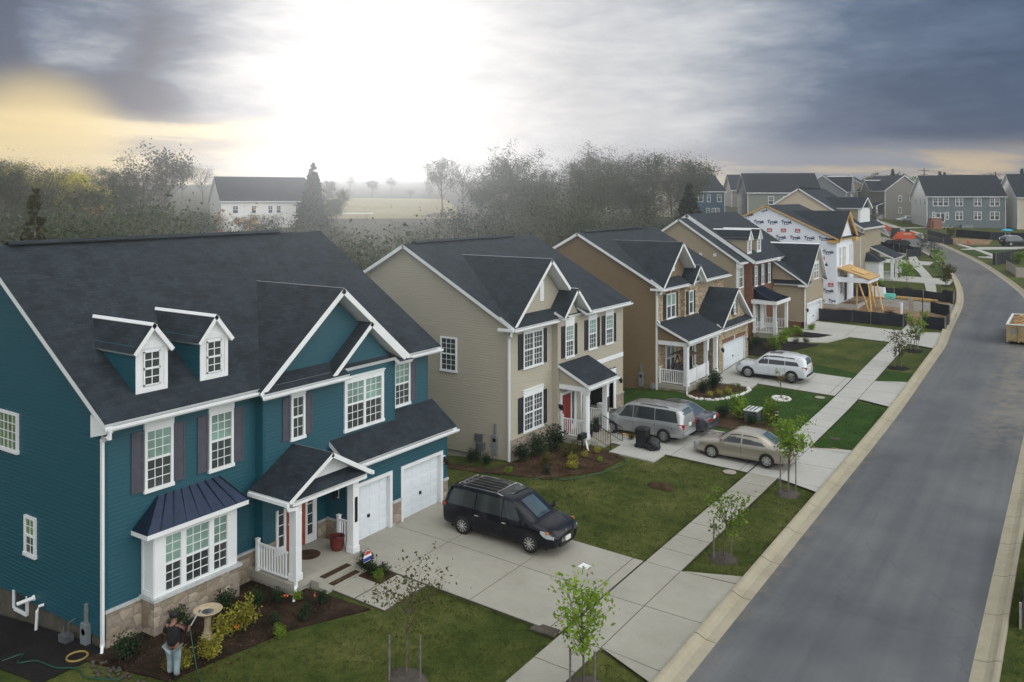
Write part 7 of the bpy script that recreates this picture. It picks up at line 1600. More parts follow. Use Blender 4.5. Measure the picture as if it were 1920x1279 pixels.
m = MB(); x, y, z = gz(-13.6,88.9,.0); m.box(x-.14,y-.14,z,x+.14,y+.14,z+1.7); m.box(x+.1,y-.05,z,x+.3,y+.05,z+1.5); single('form_post', 'pair of grey upright boards in the dirt yard', 'post', m, 'post_grey', (x,y,z))
m = MB(); x, y, z = gz(-12.75,90.4,.0); m.tube([(x,y,z),(x,y,z+1.8)], .04, 8); single('steel_stake', 'thin dark steel stake standing in the gravel', 'stake', m, 'darkmetal', (x,y,z))
m = MB()
for i in range(10): m.bar(gz(-15.3+r.uniform(-.5,.5),88.2+r.uniform(-.4,.4),.1+.06*r.random()), gz(-15.3+r.uniform(-.8,.8),88.2+r.uniform(-.6,.6),.15+.2*r.random()), .08, .05)
single('scrap_heap', 'small heap of dark scrap in the dirt yard', 'scrap', m, 'plastic', gz(-15.3,88.2,.1))
h = thing('pallet', 'pale slatted pallets lying on the dirt inside the folded fence', 'pallet', gz(-11.0,87.0,.08)); x, y, z = gz(-11.0,87.0,.08); m = MB()
for i in range(7): m.box(x-.75+i*.22,y-.5,z+.08,x-.62+i*.22,y+.5,z+.11)
for yy in (-.45,0,.45): m.box(x-.75,y+yy-.04,z,x+.7,y+yy+.04,z+.079)
m.build('slats', 'cream', h)
h = thing('notice_sign', 'small grey notice on a thin post in the verge by the staked sapling', 'sign', gz(-10.65,73.3,.02)); x, y, z = gz(-10.65,73.3,.02)
m = MB(); m.box(x-.02,y-.02,z,x+.02,y+.02,z+1.05); m.build('post', 'post_grey', h); m = MB(); m.box(x-.13,y-.045,z+.75,x+.13,y-.021,z+1.15); m.build('panel', 'grey', h)
# across the street
p = at(1752,186); h = thing('brick_pier', 'square orange brick pier with a pale cap by the sidewalk of the blue grey house', 'pier', (*p, g(*p)), th, world=False)
m = MB(); m.hexa([(-1.3,-1,-.5),(1.3,-1,-.5),(1.3,1,-.5),(-1.3,1,-.5),(-1.05,-.85,2.3),(1.05,-.85,2.3),(1.05,.85,2.3),(-1.05,.85,2.3)]); m.build('pier_body', 'redbrick2', h, (0,0,0)); m = MB(); m.box(-1.15,-.95,2.3,1.15,.95,2.5); m.build('cap', 'cap', h, (0,0,0)); m = MB(); m.box(-.95,-.99,.1,-.7,-.88,1.7); m.build('recess', 'interior', h, (0,0,0)); m = MB(); m.poly([(.1,-.93,1.9),(.4,-.93,1.9),(.25,-.95,1.3)], 0); m.build('emblem', 'grey', h, (0,0,0))
p = at(1885,148); h = thing('garden_stand', 'turquoise topped stand with a white box on its post beyond the right kerb', 'stand', (*p, g(*p)), th, world=False)
m = MB(); m.box(-.08,-.08,-.4,.08,.08,2.6); m.box(.75,-.05,-.4,.85,.05,2.5); m.build('post', 'post_grey', h, (0,0,0)); m = MB(); m.lathe([(.9,2.55),(.95,2.62),(.5,2.85),(.0,2.9)], (.3,0,0), 12); m.build('stand_top', 'cyan', h, (0,0,0)); m = MB(); m.box(-.3,-.25,1.0,.3,.25,1.75); m.build('box_body', 'white', h, (0,0,0))
p = (-16.57,169.3); h = thing('fire_hydrant', 'orange fire hydrant at the edge of the bare lot', 'hydrant', (*p, g(*p)), world=False); m = MB(); m.lathe([(.18,0),(.18,.08),(.13,.1),(.13,.6),(.17,.62),(.16,.72),(.06,.85),(.05,.9)], (0,0,0), 12); m.build('barrel', 'orange', h, (0,0,0)); m = MB(); m.lathe([(.02,-.28),(.08,-.28),(.08,.28),(.02,.28)], (0,0,.45), 8, 0, 'x'); m.build('outlet', 'orange', h, (0,0,0))
for k, (px, d, lb) in enumerate(((1733,262,'wooden utility pole with two crossarms above the blue grey roof'),(1867,255,'wooden utility pole behind the far right houses'))):
    p = at(px, d); ht = 14 if k == 0 else 13; z0 = 21.6-ht if k == 0 else 20.3-ht; h = thing('utility_pole', lb, 'utility pole', (*p, z0), th, 'utility poles on the skyline', world=False)
    m = MB(); m.tube([(0,0,-6),(0,0,ht)], [.22,.15], 8); m.build('pole', 'bark', h, (0,0,0)); m = MB(); m.bar((-1.6,0,ht-.7), (1.6,0,ht-.7), .14, .16); m.build('crossarm', 'bark', h, (0,0,0)); m = MB(); m.bar((-1.1,0,ht-1.9), (1.1,0,ht-1.9), .14, .16); m.build('crossarm', 'bark', h, (0,0,0))
p, q2 = at(1733,262), at(1867,255); m = MB()
for o in (-1.4,1.4):
    P = [(lerp(p[0],q2[0],t/10)+o*cos(th), lerp(p[1],q2[1],t/10)+o*sin(th), lerp(21.0,19.7,t/10)-.9*sin(pi*t/10)) for t in range(11)]; m.tube(P, .025, 4)
P = [(lerp(q2[0],at(2050,250)[0],t/10), lerp(q2[1],at(2050,250)[1],t/10), 19.7-1.2*sin(pi*t/10)) for t in range(11)]; m.tube(P, .025, 4)
single('power_lines', 'thin power lines strung between the utility poles', 'power lines', m, 'darkmetal', (*p,20))

# ---------------------------------------------------------------- the person watering the bed
def skin_mesh(nodes, edges, name, mat, parent, sub=2, root=0):
    me = bpy.data.meshes.new(name); me.from_pydata([n[0] for n in nodes], edges, []); o = bpy.data.objects.new(name, me); COL.objects.link(o)
    md = o.modifiers.new('skin', 'SKIN'); md.use_smooth_shade = True
    for i, n in enumerate(nodes): r_ = n[1]; me.skin_vertices[0].data[i].radius = (r_, r_) if not isinstance(r_, tuple) else r_
    me.skin_vertices[0].data[root].use_root = True
    s = o.modifiers.new('sub', 'SUBSURF'); s.levels = sub; s.render_levels = sub
    bpy.context.view_layer.update(); dg = bpy.context.evaluated_depsgraph_get(); m2 = bpy.data.meshes.new_from_object(o.evaluated_get(dg)); m2.name = name
    bpy.data.objects.remove(o); bpy.data.meshes.remove(me)
    m2.materials.clear(); m2.materials.append(M[mat]); m2.polygons.foreach_set('use_smooth', [True]*len(m2.polygons))
    o = bpy.data.objects.new(name, m2); COL.objects.link(o); o.parent = parent; return o
p = (-20.42, 14.1); z0 = g(*p)+.03
# local frame: +x towards the bird bath, +y to the left of it
ang = math.atan2(15.85-14.1, -21.3+20.42)
per = thing('person', 'person in a black top and pale jeans, seen from behind, watering the bed', 'person', (*p, z0), ang, world=False)
sh = 1.42; N_ = []; E_ = []
def nd(x, y, z, r): N_.append(((x,y,z), r)); return len(N_)-1
pel = nd(0,0,.93,(.13,.10)); wa = nd(.0,0,1.1,(.12,.095)); ch = nd(.02,0,1.30,(.14,.10)); nk = nd(.03,0,1.48,.065); hb = nd(.05,0,1.58,.08); hd = nd(.06,0,1.68,.10); ht = nd(.06,0,1.76,.07)
E_ += [(pel,wa),(wa,ch),(ch,nk),(nk,hb),(hb,hd),(hd,ht)]
for sg, el, wr_, leg in ((1,(.10,.30,1.10),(.22,.25,.98),(.05,.0)), (-1,(.20,-.30,1.16),(.46,-.22,1.14),(-.05,.0))):
    s1 = nd(.02,sg*.19,1.42,.075); e1 = nd(*el,.048); w1 = nd(*wr_,.034); E_ += [(ch,s1),(s1,e1),(e1,w1)]
    d = (Vector(wr_)-Vector(el)).normalized(); pm = Vector(wr_)+d*.07; pi_ = nd(*pm,.034); E_.append((w1,pi_))
    for f in range(4):
        b = pm+d*.035+Vector((0,(f-1.5)*.019,0)); a = nd(*b,.010); c = nd(*(b+d*(.035,.042,.038,.028)[f]+Vector((0,0,-.012))),.009); e = nd(*(b+d*.045+Vector((0,0,-.035))),.008); E_ += [(pi_,a),(a,c),(c,e)]
    t0 = nd(*(Vector(wr_)+d*.04+Vector((0,-sg*.035,.01))),.012); t1 = nd(*(Vector(wr_)+d*.075+Vector((0,-sg*.045,-.005))),.010); E_ += [(w1,t0),(t0,t1)]
    h1 = nd(0,sg*.10,.86,.085); kn = nd(.03+leg[0]*.5,sg*.11,.50,.055); an = nd(leg[0],sg*.12,.09,.04); to = nd(leg[0]+.17,sg*.13,.035,.035); E_ += [(pel,h1),(h1,kn),(kn,an),(an,to)]
body = skin_mesh(N_, E_, 'body', 'skin', per, 2)
T = [((0,0,.84),(.19,.16)),((.0,0,1.06),(.21,.17)),((.02,0,1.28),(.26,.19)),((.03,0,1.46),(.15,.13)),((.02,.17,1.40),.13),((.09,.28,1.14),.085),((.02,-.17,1.40),.13),((.19,-.285,1.18),.085)]
skin_mesh(T, [(0,1),(1,2),(2,3),(2,4),(4,5),(2,6),(6,7)], 'shirt', 'shirt', per, 2)
T = [((0,0,.93),(.19,.155)),((0,.10,.82),.14),((.055,.11,.50),.10),((.05,.12,.08),.08),((0,-.10,.82),.14),((.005,-.11,.50),.10),((-.05,-.12,.08),.08)]
skin_mesh(T, [(0,1),(1,2),(2,3),(0,4),(4,5),(5,6)], 'trousers', 'denim', per, 2)
T = [((.02,0,1.58),.11),((.035,0,1.69),.14),((.045,0,1.775),.105)]
skin_mesh(T, [(0,1),(1,2)], 'hair', 'hair', per, 2)
for sg, lx in ((1,.05),(-1,-.05)): m = MB(); m.hexa([(lx-.07,sg*.12-.045,0),(lx+.2,sg*.13-.045,0),(lx+.2,sg*.13+.045,0),(lx-.07,sg*.12+.045,0),(lx-.06,sg*.12-.04,.09),(lx+.14,sg*.13-.035,.06),(lx+.14,sg*.13+.035,.06),(lx-.06,sg*.12+.04,.09)]); m.build('shoe', 'plastic', per, (0,0,0))
m = MB()
for sg in (1,-1): m.lathe([(.012,0),(.014,.01),(.006,.016)], (.155, sg*.035, 1.68), 8, 0, 'x')
m.lathe([(.016,0),(.012,.03)], (.155,0,1.645), 8, 0, 'x'); m.bar((.15,-.03,1.605), (.15,.03,1.605), .012, .01); m.build('face', 'skin', per, (0,0,0))
def L2W(x, y, z): return (p[0]+x*cos(ang)-y*sin(ang), p[1]+x*sin(ang)+y*cos(ang), z0+z)
h = thing('hose_wand', 'grey watering wand held in the right hand of the person', 'wand', L2W(.5,-.22,1.14)); m = MB(); m.tube([L2W(.48,-.22,1.12), L2W(.62,-.215,1.16), L2W(1.02,-.2,1.27)], .016, 8); m.build('tube', 'alloy', h); m = MB(); m.tube([L2W(1.02,-.2,1.27), L2W(1.1,-.2,1.29)], .03, 8); m.build('nozzle', 'greydark', h)
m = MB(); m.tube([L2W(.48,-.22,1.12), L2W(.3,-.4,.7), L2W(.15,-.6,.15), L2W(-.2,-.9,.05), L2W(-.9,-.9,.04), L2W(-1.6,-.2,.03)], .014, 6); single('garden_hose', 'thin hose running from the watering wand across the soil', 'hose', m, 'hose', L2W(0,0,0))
# ---------------------------------------------------------------- vegetation
def leaf(m, c, s, r, k=0, flat=0):
    a = r.uniform(0, 6.283); t = r.uniform(-1, 1)*(1-flat); q = sqrt(max(0, 1-t*t))
    n = Vector((q*cos(a), q*sin(a), t)); u = n.orthogonal().normalized(); b = r.uniform(0, 6.283)
    u, v = u*cos(b)+n.cross(u)*sin(b), n.cross(u)*cos(b)-u*sin(b)
    u = u*s*r.uniform(.7,1.25); v = v*s*r.uniform(.45,.8); c = Vector(c); i = len(m.v)
    m.v += [tuple(c-u), tuple(c+v*.9-u*.1), tuple(c+u), tuple(c-v*.9-u*.1)]; m.f.append((i,i+1,i+2,i+3)); m.m.append(k)
def limb(m, a, d, l, r0, r1, r, n=4, bend=.15, sides=5):
    P = [Vector(a)]; d = Vector(d).normalized()
    for i in range(n): d = (d+Vector((r.uniform(-bend,bend), r.uniform(-bend,bend), r.uniform(-bend*.4,bend*.8)))).normalized(); P.append(P[-1]+d*l/n)
    m.tube(P, [r0+(r1-r0)*i/n for i in range(n+1)], sides, cap=False); return P
def tree_parts(seed, H, crown0, spread, nl, leaf_s, style='round', limbs=9, tips=46, twig=True, r0=None):
    """trunk mesh and crown mesh (twigs and leaf faces), trunk base at the origin"""
    r = random.Random(seed); t = MB(); c = MB(); r0 = r0 or H*.016; ends = []
    if style == 'conifer':
        t.tube([(0,0,-.5),(0,0,H*.5),(0,0,H)], [r0,r0*.6,.02], 7)
        z = crown0
        while z < H*.99:
            k = (H-z)/(H-crown0); R = spread*(k**.85)*r.uniform(.75,1.15)+.12
            for i in range(int(5+6*k)):
                a = r.uniform(0,6.28); e = Vector((cos(a)*R, sin(a)*R, z-R*.25+r.uniform(-.1,.2)))
                t.tube([(0,0,z), tuple(e)], [.03+.02*k, .008], 3, cap=False)
                for j in range(int(nl/((H-crown0)*11))+1): f = r.uniform(.25,1.05); leaf(c, Vector((0,0,z)).lerp(e, f)+Vector((r.uniform(-.14,.14)*R,r.uniform(-.14,.14)*R,r.uniform(-.12,.08)*R)), leaf_s, r, flat=.3)
            z += .16*H/8+.02*r.random()
        return t, c
    trunk = limb(t, (0,0,-.4), (0,0,1), crown0+.4+(H-crown0)*.45, r0, r0*.5, r, 6, .05, 7)
    for i in range(limbs):
        base = trunk[2+int((len(trunk)-3)*i/limbs*1.0+.5) if len(trunk) > 4 else -1]; base = trunk[min(len(trunk)-1, max(2, int(2+(len(trunk)-2)*(i/limbs))))]
        if base.z < crown0*.75: base = trunk[-2]
        a = i*2.4+r.uniform(-.4,.4); up = .75+.9*(i/limbs); l = (spread*.8 if style != 'tall' else spread*.7)*(1.15-.35*i/limbs)
        l = max(l, (H-base.z)*.62 if i > limbs*.55 else l)
        P = limb(t, base, (cos(a), sin(a), up), l, r0*.42, r0*.14, r, 4, .18)
        ends.append(P[-1])
        for j in range(4 if twig else 2):
            q = P[r.randint(1,4)]; a2 = a+r.uniform(-1.1,1.1); Q = limb(t if twig else c, q, (cos(a2), sin(a2), r.uniform(.3,1.3)), l*r.uniform(.35,.6), r0*.13, r0*.04, r, 3, .22, 3); ends += [Q[-1], Q[2]]
            for _ in range(3 if twig else 0):
                q = Q[r.randint(1,3)]; a3 = r.uniform(0,6.28); S = limb(c, q, (cos(a3), sin(a3), r.uniform(.2,1.4)), l*r.uniform(.15,.33), r0*.05, r0*.018, r, 2, .2, 3); ends.append(S[-1])
    r.shuffle(ends); cl = ends[:tips] if len(ends) > tips else ends
    for i in range(nl):
        e = r.choice(cl); k = spread*r.uniform(.05,.24)
        leaf(c, e+Vector((r.gauss(0,k), r.gauss(0,k), r.gauss(0,k*.75))), leaf_s*r.uniform(.6,1.3), r)
    return t, c
def make_tree(name, label, cat, loc, parts, bark, leafm, group=None, rz=0, sc=1):
    h = thing(name, label, cat, loc, rz, group, world=False)
    if sc != 1: h.scale = (sc,)*3
    parts[0].build('trunk', bark, h, (0,0,0), smooth=True, uv=False); parts[1].build('crown', leafm, h, (0,0,0), uv=False)
    return h
# woodland behind the houses -------------------------------------------------
WG = 'trees in the hazy wood behind the houses'
protos = {}
def proto(key, label, seed, H, c0, sp, nl, ls, bark='farbark', lm='leafwood', **k):
    protos[key] = (make_tree(key, label, 'tree', (0,-400,-60), tree_parts(seed, H, c0, sp, nl, ls, **k), bark, lm, WG), H)
proto('broad_tree', 'broad grey green woodland tree in the haze', 1, 14, 3.5, 6.2, 6500, .15, limbs=13, tips=150)
proto('broad_tree', 'broad grey green woodland tree in the haze', 2, 14, 4.0, 5.4, 5600, .15, limbs=12, tips=120); protos['broad2'] = protos['broad_tree']
proto('bare_tree', 'nearly bare woodland tree with fine twigs in the haze', 3, 14, 4.5, 5.8, 3600, .12, lm='leafgrey', limbs=14, tips=260)
proto('tall_tree', 'tall narrow woodland tree in the haze', 4, 17, 4, 4.6, 5600, .14, lm='leafgrey', style='tall', limbs=14, tips=170)
proto('bushy_tree', 'low bushy tree in the haze', 5, 7, .8, 3.6, 4200, .09, limbs=13, tips=160)
proto('twiggy_tree', 'low twiggy thicket tree in the haze', 6, 7.5, .6, 3.0, 2600, .06, lm='leafgrey', limbs=17, tips=200)
proto('slender_tree', 'slender woodland tree with small leaves in the haze', 7, 11, 2.2, 3.6, 4200, .09, limbs=14, tips=200)
def put(key, px, d, ytop, lab=None, rz=None, zg=None, sink=.3, wide=None):
    o, H = protos[key]; x, y = at(px, d)
    while x > -44 and d < 150: d += 4; x, y = at(px, d)
    if x > -44: return
    z = (g(x, y) if zg is None else zg)-sink; top = 13-(ytop-368)*d/1600; s = max(.25, (top-z)/H)
    w = s if wide is None else wide
    c = dup(o, (x, y, z), rz if rz is not None else RND.uniform(0, 6.28), lab, (w, w, s)); return c
sky = [(-60,300),(0,292),(28,297),(60,312),(100,318),(150,312),(185,306),(230,318),(262,312),(305,288),(345,300),(380,310),(420,335),(470,338),(530,333),(560,328),(620,332),(660,322),(700,335),(735,330),(775,352),(800,335),(830,292),(868,296),(905,325),(935,300),(965,266),(1000,300),(1030,312),(1065,292),(1100,285),(1130,263),(1160,288),(1195,300),(1225,282),(1262,286),(1300,292)]
def skyline(px):
    for (a, ya), (b, yb) in zip(sky, sky[1:]):
        if a <= px <= b: return ya+(yb-ya)*(px-a)/(b-a)
    return 330
r = random.Random(21)
for i, (px, yt) in enumerate(sky):
    if 420 < px < 545: key = 'bushy_tree'
    key = ('broad_tree','broad2','bare_tree','tall_tree','broad2','bare_tree')[i % 6] if yt > 270 else 'tall_tree'
    put(key, px+r.uniform(-6,6), (r.uniform(215,245) if 290 < px < 640 else r.uniform(165,205)) if px < 640 or px > 820 else r.uniform(255,300), yt+r.uniform(-3,4))
for i in range(46):
    px = r.uniform(-70, 1300)
    if 640 < px < 830: continue
    d = r.uniform(125, 175); put(r.choice(('broad_tree','broad2','bare_tree','tall_tree','broad2')), px, d, skyline(px)+r.uniform(14, 45) if not 290 < px < 600 else r.uniform(392, 408))
for i in range(70):
    px = r.uniform(-80, 1330); d = r.uniform(62, 125); lo = 352 if px < 280 or px > 860 else (400 if px < 600 else 405)
    put(r.choice(('bushy_tree','twiggy_tree','slender_tree','slender_tree','twiggy_tree')), px, d, r.uniform(lo, lo+45))
for i in range(40):
    px = r.uniform(-80, 1330); d = r.uniform(56, 84); put(r.choice(('bushy_tree','twiggy_tree','twiggy_tree')), px, d, r.uniform(408, 452))
for k in ('broad_tree','bare_tree','tall_tree','bushy_tree','twiggy_tree','slender_tree'):
    o = protos[k][0]
    if o.location.z < -50:
        px = r.uniform(-40, 300); x, y = at(px, 140); o.location = (x, y, g(x,y)-.3)
# individual trees that stand out
def solo(label, px, d, ytop, seed, sp, nl, ls, lm, name='tree', c0=None, zg=None, bark='farbark', group=None, **k):
    x, y = at(px, d); z = g(x,y)-.2 if zg is None else zg; H = 13-(ytop-368)*d/1600-z
    return make_tree(name, label, 'tree', (x,y,z), tree_parts(seed, H, H*.25 if c0 is None else c0, sp, nl, ls, **k), bark, lm, group)
solo('shaggy dark gold cedar rising out of the wood at the left', 66, 55, 352, 31, 2.3, 2600, .20, 'cedar', 'cedar_tree', c0=.4, style='conifer')
solo('small tree in bright yellow bloom in front of the wood', 228, 50, 400, 32, 1.0, 900, .085, 'leafyellow', 'yellow_tree', c0=1.2, limbs=8)
solo('low yellow green bush just above the ridge of the teal house', 165, 49, 424, 33, .8, 420, .07, 'leafyellow', 'yellow_bush', c0=.3, limbs=7)
solo('low bright green bush beneath the gold cedar', 60, 50, 426, 34, .9, 460, .075, 'leaf', 'green_bush', c0=.3, limbs=7)
solo('round crowned tree standing above the left of the wood', 308, 180, 287, 35, 6.5, 1500, .32, 'leafgrey', 'round_tree', c0=5, limbs=15, tips=150)
solo('orange budded tree half way up the wood at the left', 150, 110, 362, 36, 2.2, 420, .2, 'leaforange', 'orange_tree', limbs=9)
solo('orange budded tree beside the white farmhouse', 445, 120, 372, 37, 2.0, 380, .2, 'leaforange', 'orange_tree', limbs=9)
solo('pale spruce to the right of the white farmhouse', 587, 165, 305, 38, 3.8, 2400, .3, 'conifer', 'spruce_tree', c0=1.5, style='conifer')
solo('very tall dark spruce in front of the deep blue house', 1292, 118, 342, 39, 3.6, 3600, .26, 'conifer', 'dark_spruce', c0=.6, style='conifer')
solo('dark bushy evergreen at the foot of the tall spruce', 1240, 108, 388, 40, 3.4, 2200, .26, 'conifer', 'evergreen_bush', c0=.6, limbs=12, tips=90)
solo('golden leafed tree beside the narrow gabled house', 1305, 205, 296, 41, 5.2, 900, .3, 'leafolive', 'golden_tree', limbs=13, tips=90)
for i, (px, yt) in enumerate(((6,296),(52,314),(88,312),(128,312),(160,314))):  # backlit treetops: the yellow light is put into the leaf colour
    solo(('tree with painted yellow backlight at the far left edge of the wood','tree with painted yellow backlight second from the left edge of the wood','tree with painted yellow backlight in the middle of the left wood top','tree with painted yellow backlight right of the middle of the left wood top','tree with painted yellow backlight before the treetops darken')[i], px, 150, yt, 70+i, 4.2, 2600, .15, 'leafyellow', 'yellow_tree', c0=4, limbs=11, tips=110)
FG = 'trees on the skyline beyond the far houses'
for i, (px, d, yt, st, lm, lb) in enumerate(((1488,300,325,'conifer','conifer','small dark conifer on the skyline left of the tan houses'),(1503,300,331,'conifer','conifer','lesser dark conifer on the skyline by the tan houses'),(1622,280,328,'round','leafolive','low olive tree behind the brown house'),(1642,285,324,'round','leafolive','olive tree above the roof of the brown house'),(1656,280,326,'round','leafgrey','greyish tree behind the grey gabled house'),(1674,275,317,'conifer','conifer','spiky conifer above the grey gabled house'),(1692,275,317,'round','leafolive','open crowned tree beside the spiky conifer'),(1708,262,324,'round','leaf','bright green tree left of the blue grey roof'),(1762,290,321,'conifer','conifer','small conifer above the middle of the blue grey roof'),(1771,290,323,'conifer','conifer','smallest conifer above the blue grey roof'),(1838,285,321,'round','leafolive','tree behind the right end of the blue grey roof'),(1851,285,319,'round','leafolive','tuft topped tree near the right utility pole'),(1875,270,333,'round','leafolive','broad low tree behind the far right houses'),(1884,275,336,'round','leafyellow','yellowish tree between the far right houses'),(1916,262,316,'conifer','conifer','tall conifer at the right edge of the skyline'))):
    solo(lb, px, d, yt, 50+i, 3.4 if st == 'round' else 2.2, 700, .34, lm, 'skyline_tree', group=FG, **({'style':'conifer','c0':1} if st == 'conifer' else {'limbs':9}))
# the brush that fills the valley floor
m = MB(); r = random.Random(77)
for i in range(1500):
    px = r.uniform(-120, 1350); d = 48+r.random()**1.3*120; x, y = at(px, d)
    if x > -43: continue
    z = g(x,y); hgt = r.uniform(.8,3.2)
    for j in range(34):
        t = r.random(); leaf(m, (x+r.gauss(0,.8), y+r.gauss(0,.8), z+hgt*t), .035+.0007*d, r)
    for j in range(4): m.tube([(x,y,z-.1), (x+r.gauss(0,.5), y+r.gauss(0,.5), z+hgt*r.uniform(.8,1.6))], [.03,.008], 3, cap=False)
o = m.build('undergrowth', 'leafgrey', uv=False, loc=(0,0,0)); tag(o, 'dense grey brush covering the valley floor behind the houses', 'undergrowth', kind='stuff')
# the open field on the far slope
P1, P2 = [at(548,182), at(548,205), at(560,232), at(600,262)], [at(870,182), at(860,205), at(850,232), at(830,262)]
lay('field', P1, P2, .15, 'field', skirt=0, sub=6, cross=14)
lay('field_track', [at(560,190), at(700,192)], [at(560,193), at(700,195.5)], .22, 'concrete2', skirt=0, sub=6, cross=10)

# street saplings -------------------------------------------------------------
def sapling(label, base, H, seed, sp, nl, ls, lm='leaf', c0=None, limbs=11, mulch='greymulch', mr=.6, stakes=(), sh=1.5, name='sapling', style='tall', group=None):
    x, y = base; z = g(x,y)+.03
    make_tree(name, label, 'tree', (x,y,z), tree_parts(seed, H, H*.30 if c0 is None else c0, sp, nl, ls, style=style, limbs=limbs, tips=200, r0=.024+.004*H), 'bark', lm, group or 'young staked trees along the street')
    if mulch:
        o = blob('mulch_ring', x, y, mr, mr*.95, .035, mulch, hump=.08, jag=.16); tag(o, None, None)
    for sx, sy, lb in stakes:
        m = MB(); zz = g(x+sx,y+sy); m.box(x+sx-.022, y+sy-.022, zz-.1, x+sx+.022, y+sy+.022, zz+sh); single('tree_stake', lb, 'stake', m, 'stake', (x+sx,y+sy,zz), 'stakes beside the young trees')
sapling('leafy sapling in front of the sidewalk at the bottom of the view', (-11.2,20.25), 3.25, 101, .8, 1050, .068, limbs=16, stakes=((.28,.12,'dark stake right of the sapling at the bottom of the view'),(-.35,-.1,'stake stub left of the sapling at the bottom of the view')), sh=1.0)
sapling('sparse wide sapling on the lawn of the teal house', (-15.3,17.75), 3.1, 102, 1.25, 620, .05, 'leafolive', c0=1.3, limbs=9, stakes=((-.32,-.35,'taller black stake on the left of the sparse sapling'),(.35,.15,'grey stake on the right of the sparse sapling')), sh=1.25, style='round')
sapling('thin pale leafed sapling in the first verge beyond the front driveway', (-10.83,30.04), 2.75, 103, .75, 760, .062, limbs=11, stakes=((-.28,-.2,'grey stake left of the pale leafed sapling'),(.2,.3,'black stake right of the pale leafed sapling')), sh=1.45)
sapling('bushy bright green sapling in front of the tan sedan', (-10.74,37.92), 3.55, 104, .95, 1150, .075, c0=1.35, limbs=15, stakes=((-.22,-.35,'left stake of the bushy bright green sapling'),(.28,.25,'right stake of the bushy bright green sapling'),(.03,-.02,'middle stake of the bushy bright green sapling')), sh=1.75)
sapling('greyish sapling with black mulch in the verge beyond the white suv', (-10.95,66.33), 2.9, 105, .75, 520, .07, 'leafolive', limbs=13, mulch='blackmulch', mr=.8, stakes=((-.2,-.1,'left stake of the greyish sapling'),(.2,.1,'right stake of the greyish sapling')), sh=1.5)
sapling('green sapling with black mulch beside the small notice', (-10.9,72.7), 3.3, 106, .8, 700, .085, limbs=13, mulch='blackmulch', mr=.8, stakes=((-.15,-.15,'left stake of the sapling beside the notice'),(.18,.12,'right stake of the sapling beside the notice')), sh=1.55)
sapling('very thin bronze sapling ringed with white rocks on the lush lawn', (-15.66,53.87), 2.1, 107, .45, 130, .06, 'leafrust', c0=.8, limbs=8, mulch=None)
for i, (x, y, H, sp, lm, lb) in enumerate(((-16.5,105.6,3.6,1.2,'leaf','spring green sapling on the lawn of the cream house'),(-12.6,106.1,3.4,.8,'leafolive','thin sapling in the verge before the cream house'),(-16.8,129.1,3.6,.7,'leafgrey','tall thin bare sapling beside the bend'),(-14.7,118.5,3.6,1.0,'leaf','round headed green sapling beside the bend'),(-13.0,110.2,2.7,.7,'leafolive','small olive sapling close to the bend of the kerb'),(-20.6,145.6,3.6,1.0,'leafgrey','bare sapling by the black fence near the excavator'),(-19.5,171,3,1.0,'leafolive','small tree in the bare lot across the street'),(-36,190,5,1.5,'leafgrey','bare young tree on the corner lawn by the blue grey house'),(-44,205,5.2,1.5,'leaf','bright young tree on the corner lawn by the grey house'),(-38,196,3.2,1.0,'leafolive','dark young tree beside the far sidewalk'))):
    sapling(lb, (x,y), H, 120+i, sp, 330, .085+.0004*y, lm, limbs=11, mulch='blackmulch', mr=.6, group='young trees farther along the street')
# shrubs -------------------------------------------------------------------
SH = {}
def shrub_parts(seed, nl, ls, spiky=False):
    r = random.Random(seed); t = MB(); c = MB()
    for i in range(22 if spiky else 16):
        a = r.uniform(0,6.28); e = (cos(a)*r.uniform(.1,.42), sin(a)*r.uniform(.1,.42), r.uniform(.45,.95)); t.tube([(cos(a)*.05, sin(a)*.05,-.05), e], [.012,.005], 4, cap=False)
        for j in range(nl//(22 if spiky else 16)):
            f = r.uniform(.3,1.05); q = Vector(e)*f+Vector((r.gauss(0,.11), r.gauss(0,.11), r.gauss(0,.09)))
            if q.z > .02: leaf(c, q, ls, r)
    return t, c
def shrub(kind, x, y, s, hs=None, label=None, z=None, group=None):
    z = g(x,y)+.04 if z is None else z
    if kind not in SH:
        seed, nl, ls, lm, nm = {'dark':(1,760,.055,'leafdark','dark_shrub'),'gold':(2,760,.05,'leafgold','golden_shrub'),'olive':(3,700,.05,'leafolive','olive_shrub'),'lime':(4,800,.055,'leaf','lime_shrub'),'rust':(5,600,.05,'leafrust','bronze_shrub'),'grey':(6,700,.04,'leafgrey','grey_grass_clump'),'spike':(7,520,.07,'leafdark','strappy_plant')}[kind]
        h = thing(nm, label, 'shrub', (x,y,z), RND.uniform(0,6), group or 'shrubs in the planting beds', world=False); t, c = shrub_parts(seed, nl, ls, kind == 'spike')
        t.build('stems', 'bark', h, (0,0,0), uv=False); c.build('foliage', lm, h, (0,0,0), uv=False); h.scale = (s,s,(hs or s)); SH[kind] = h
    else:
        h = dup(SH[kind], (x,y,z), RND.uniform(0,6), label, (s,s,(hs or s)))
        if group: h['group'] = group
    return h
GB = 'shrubs in the planting beds'
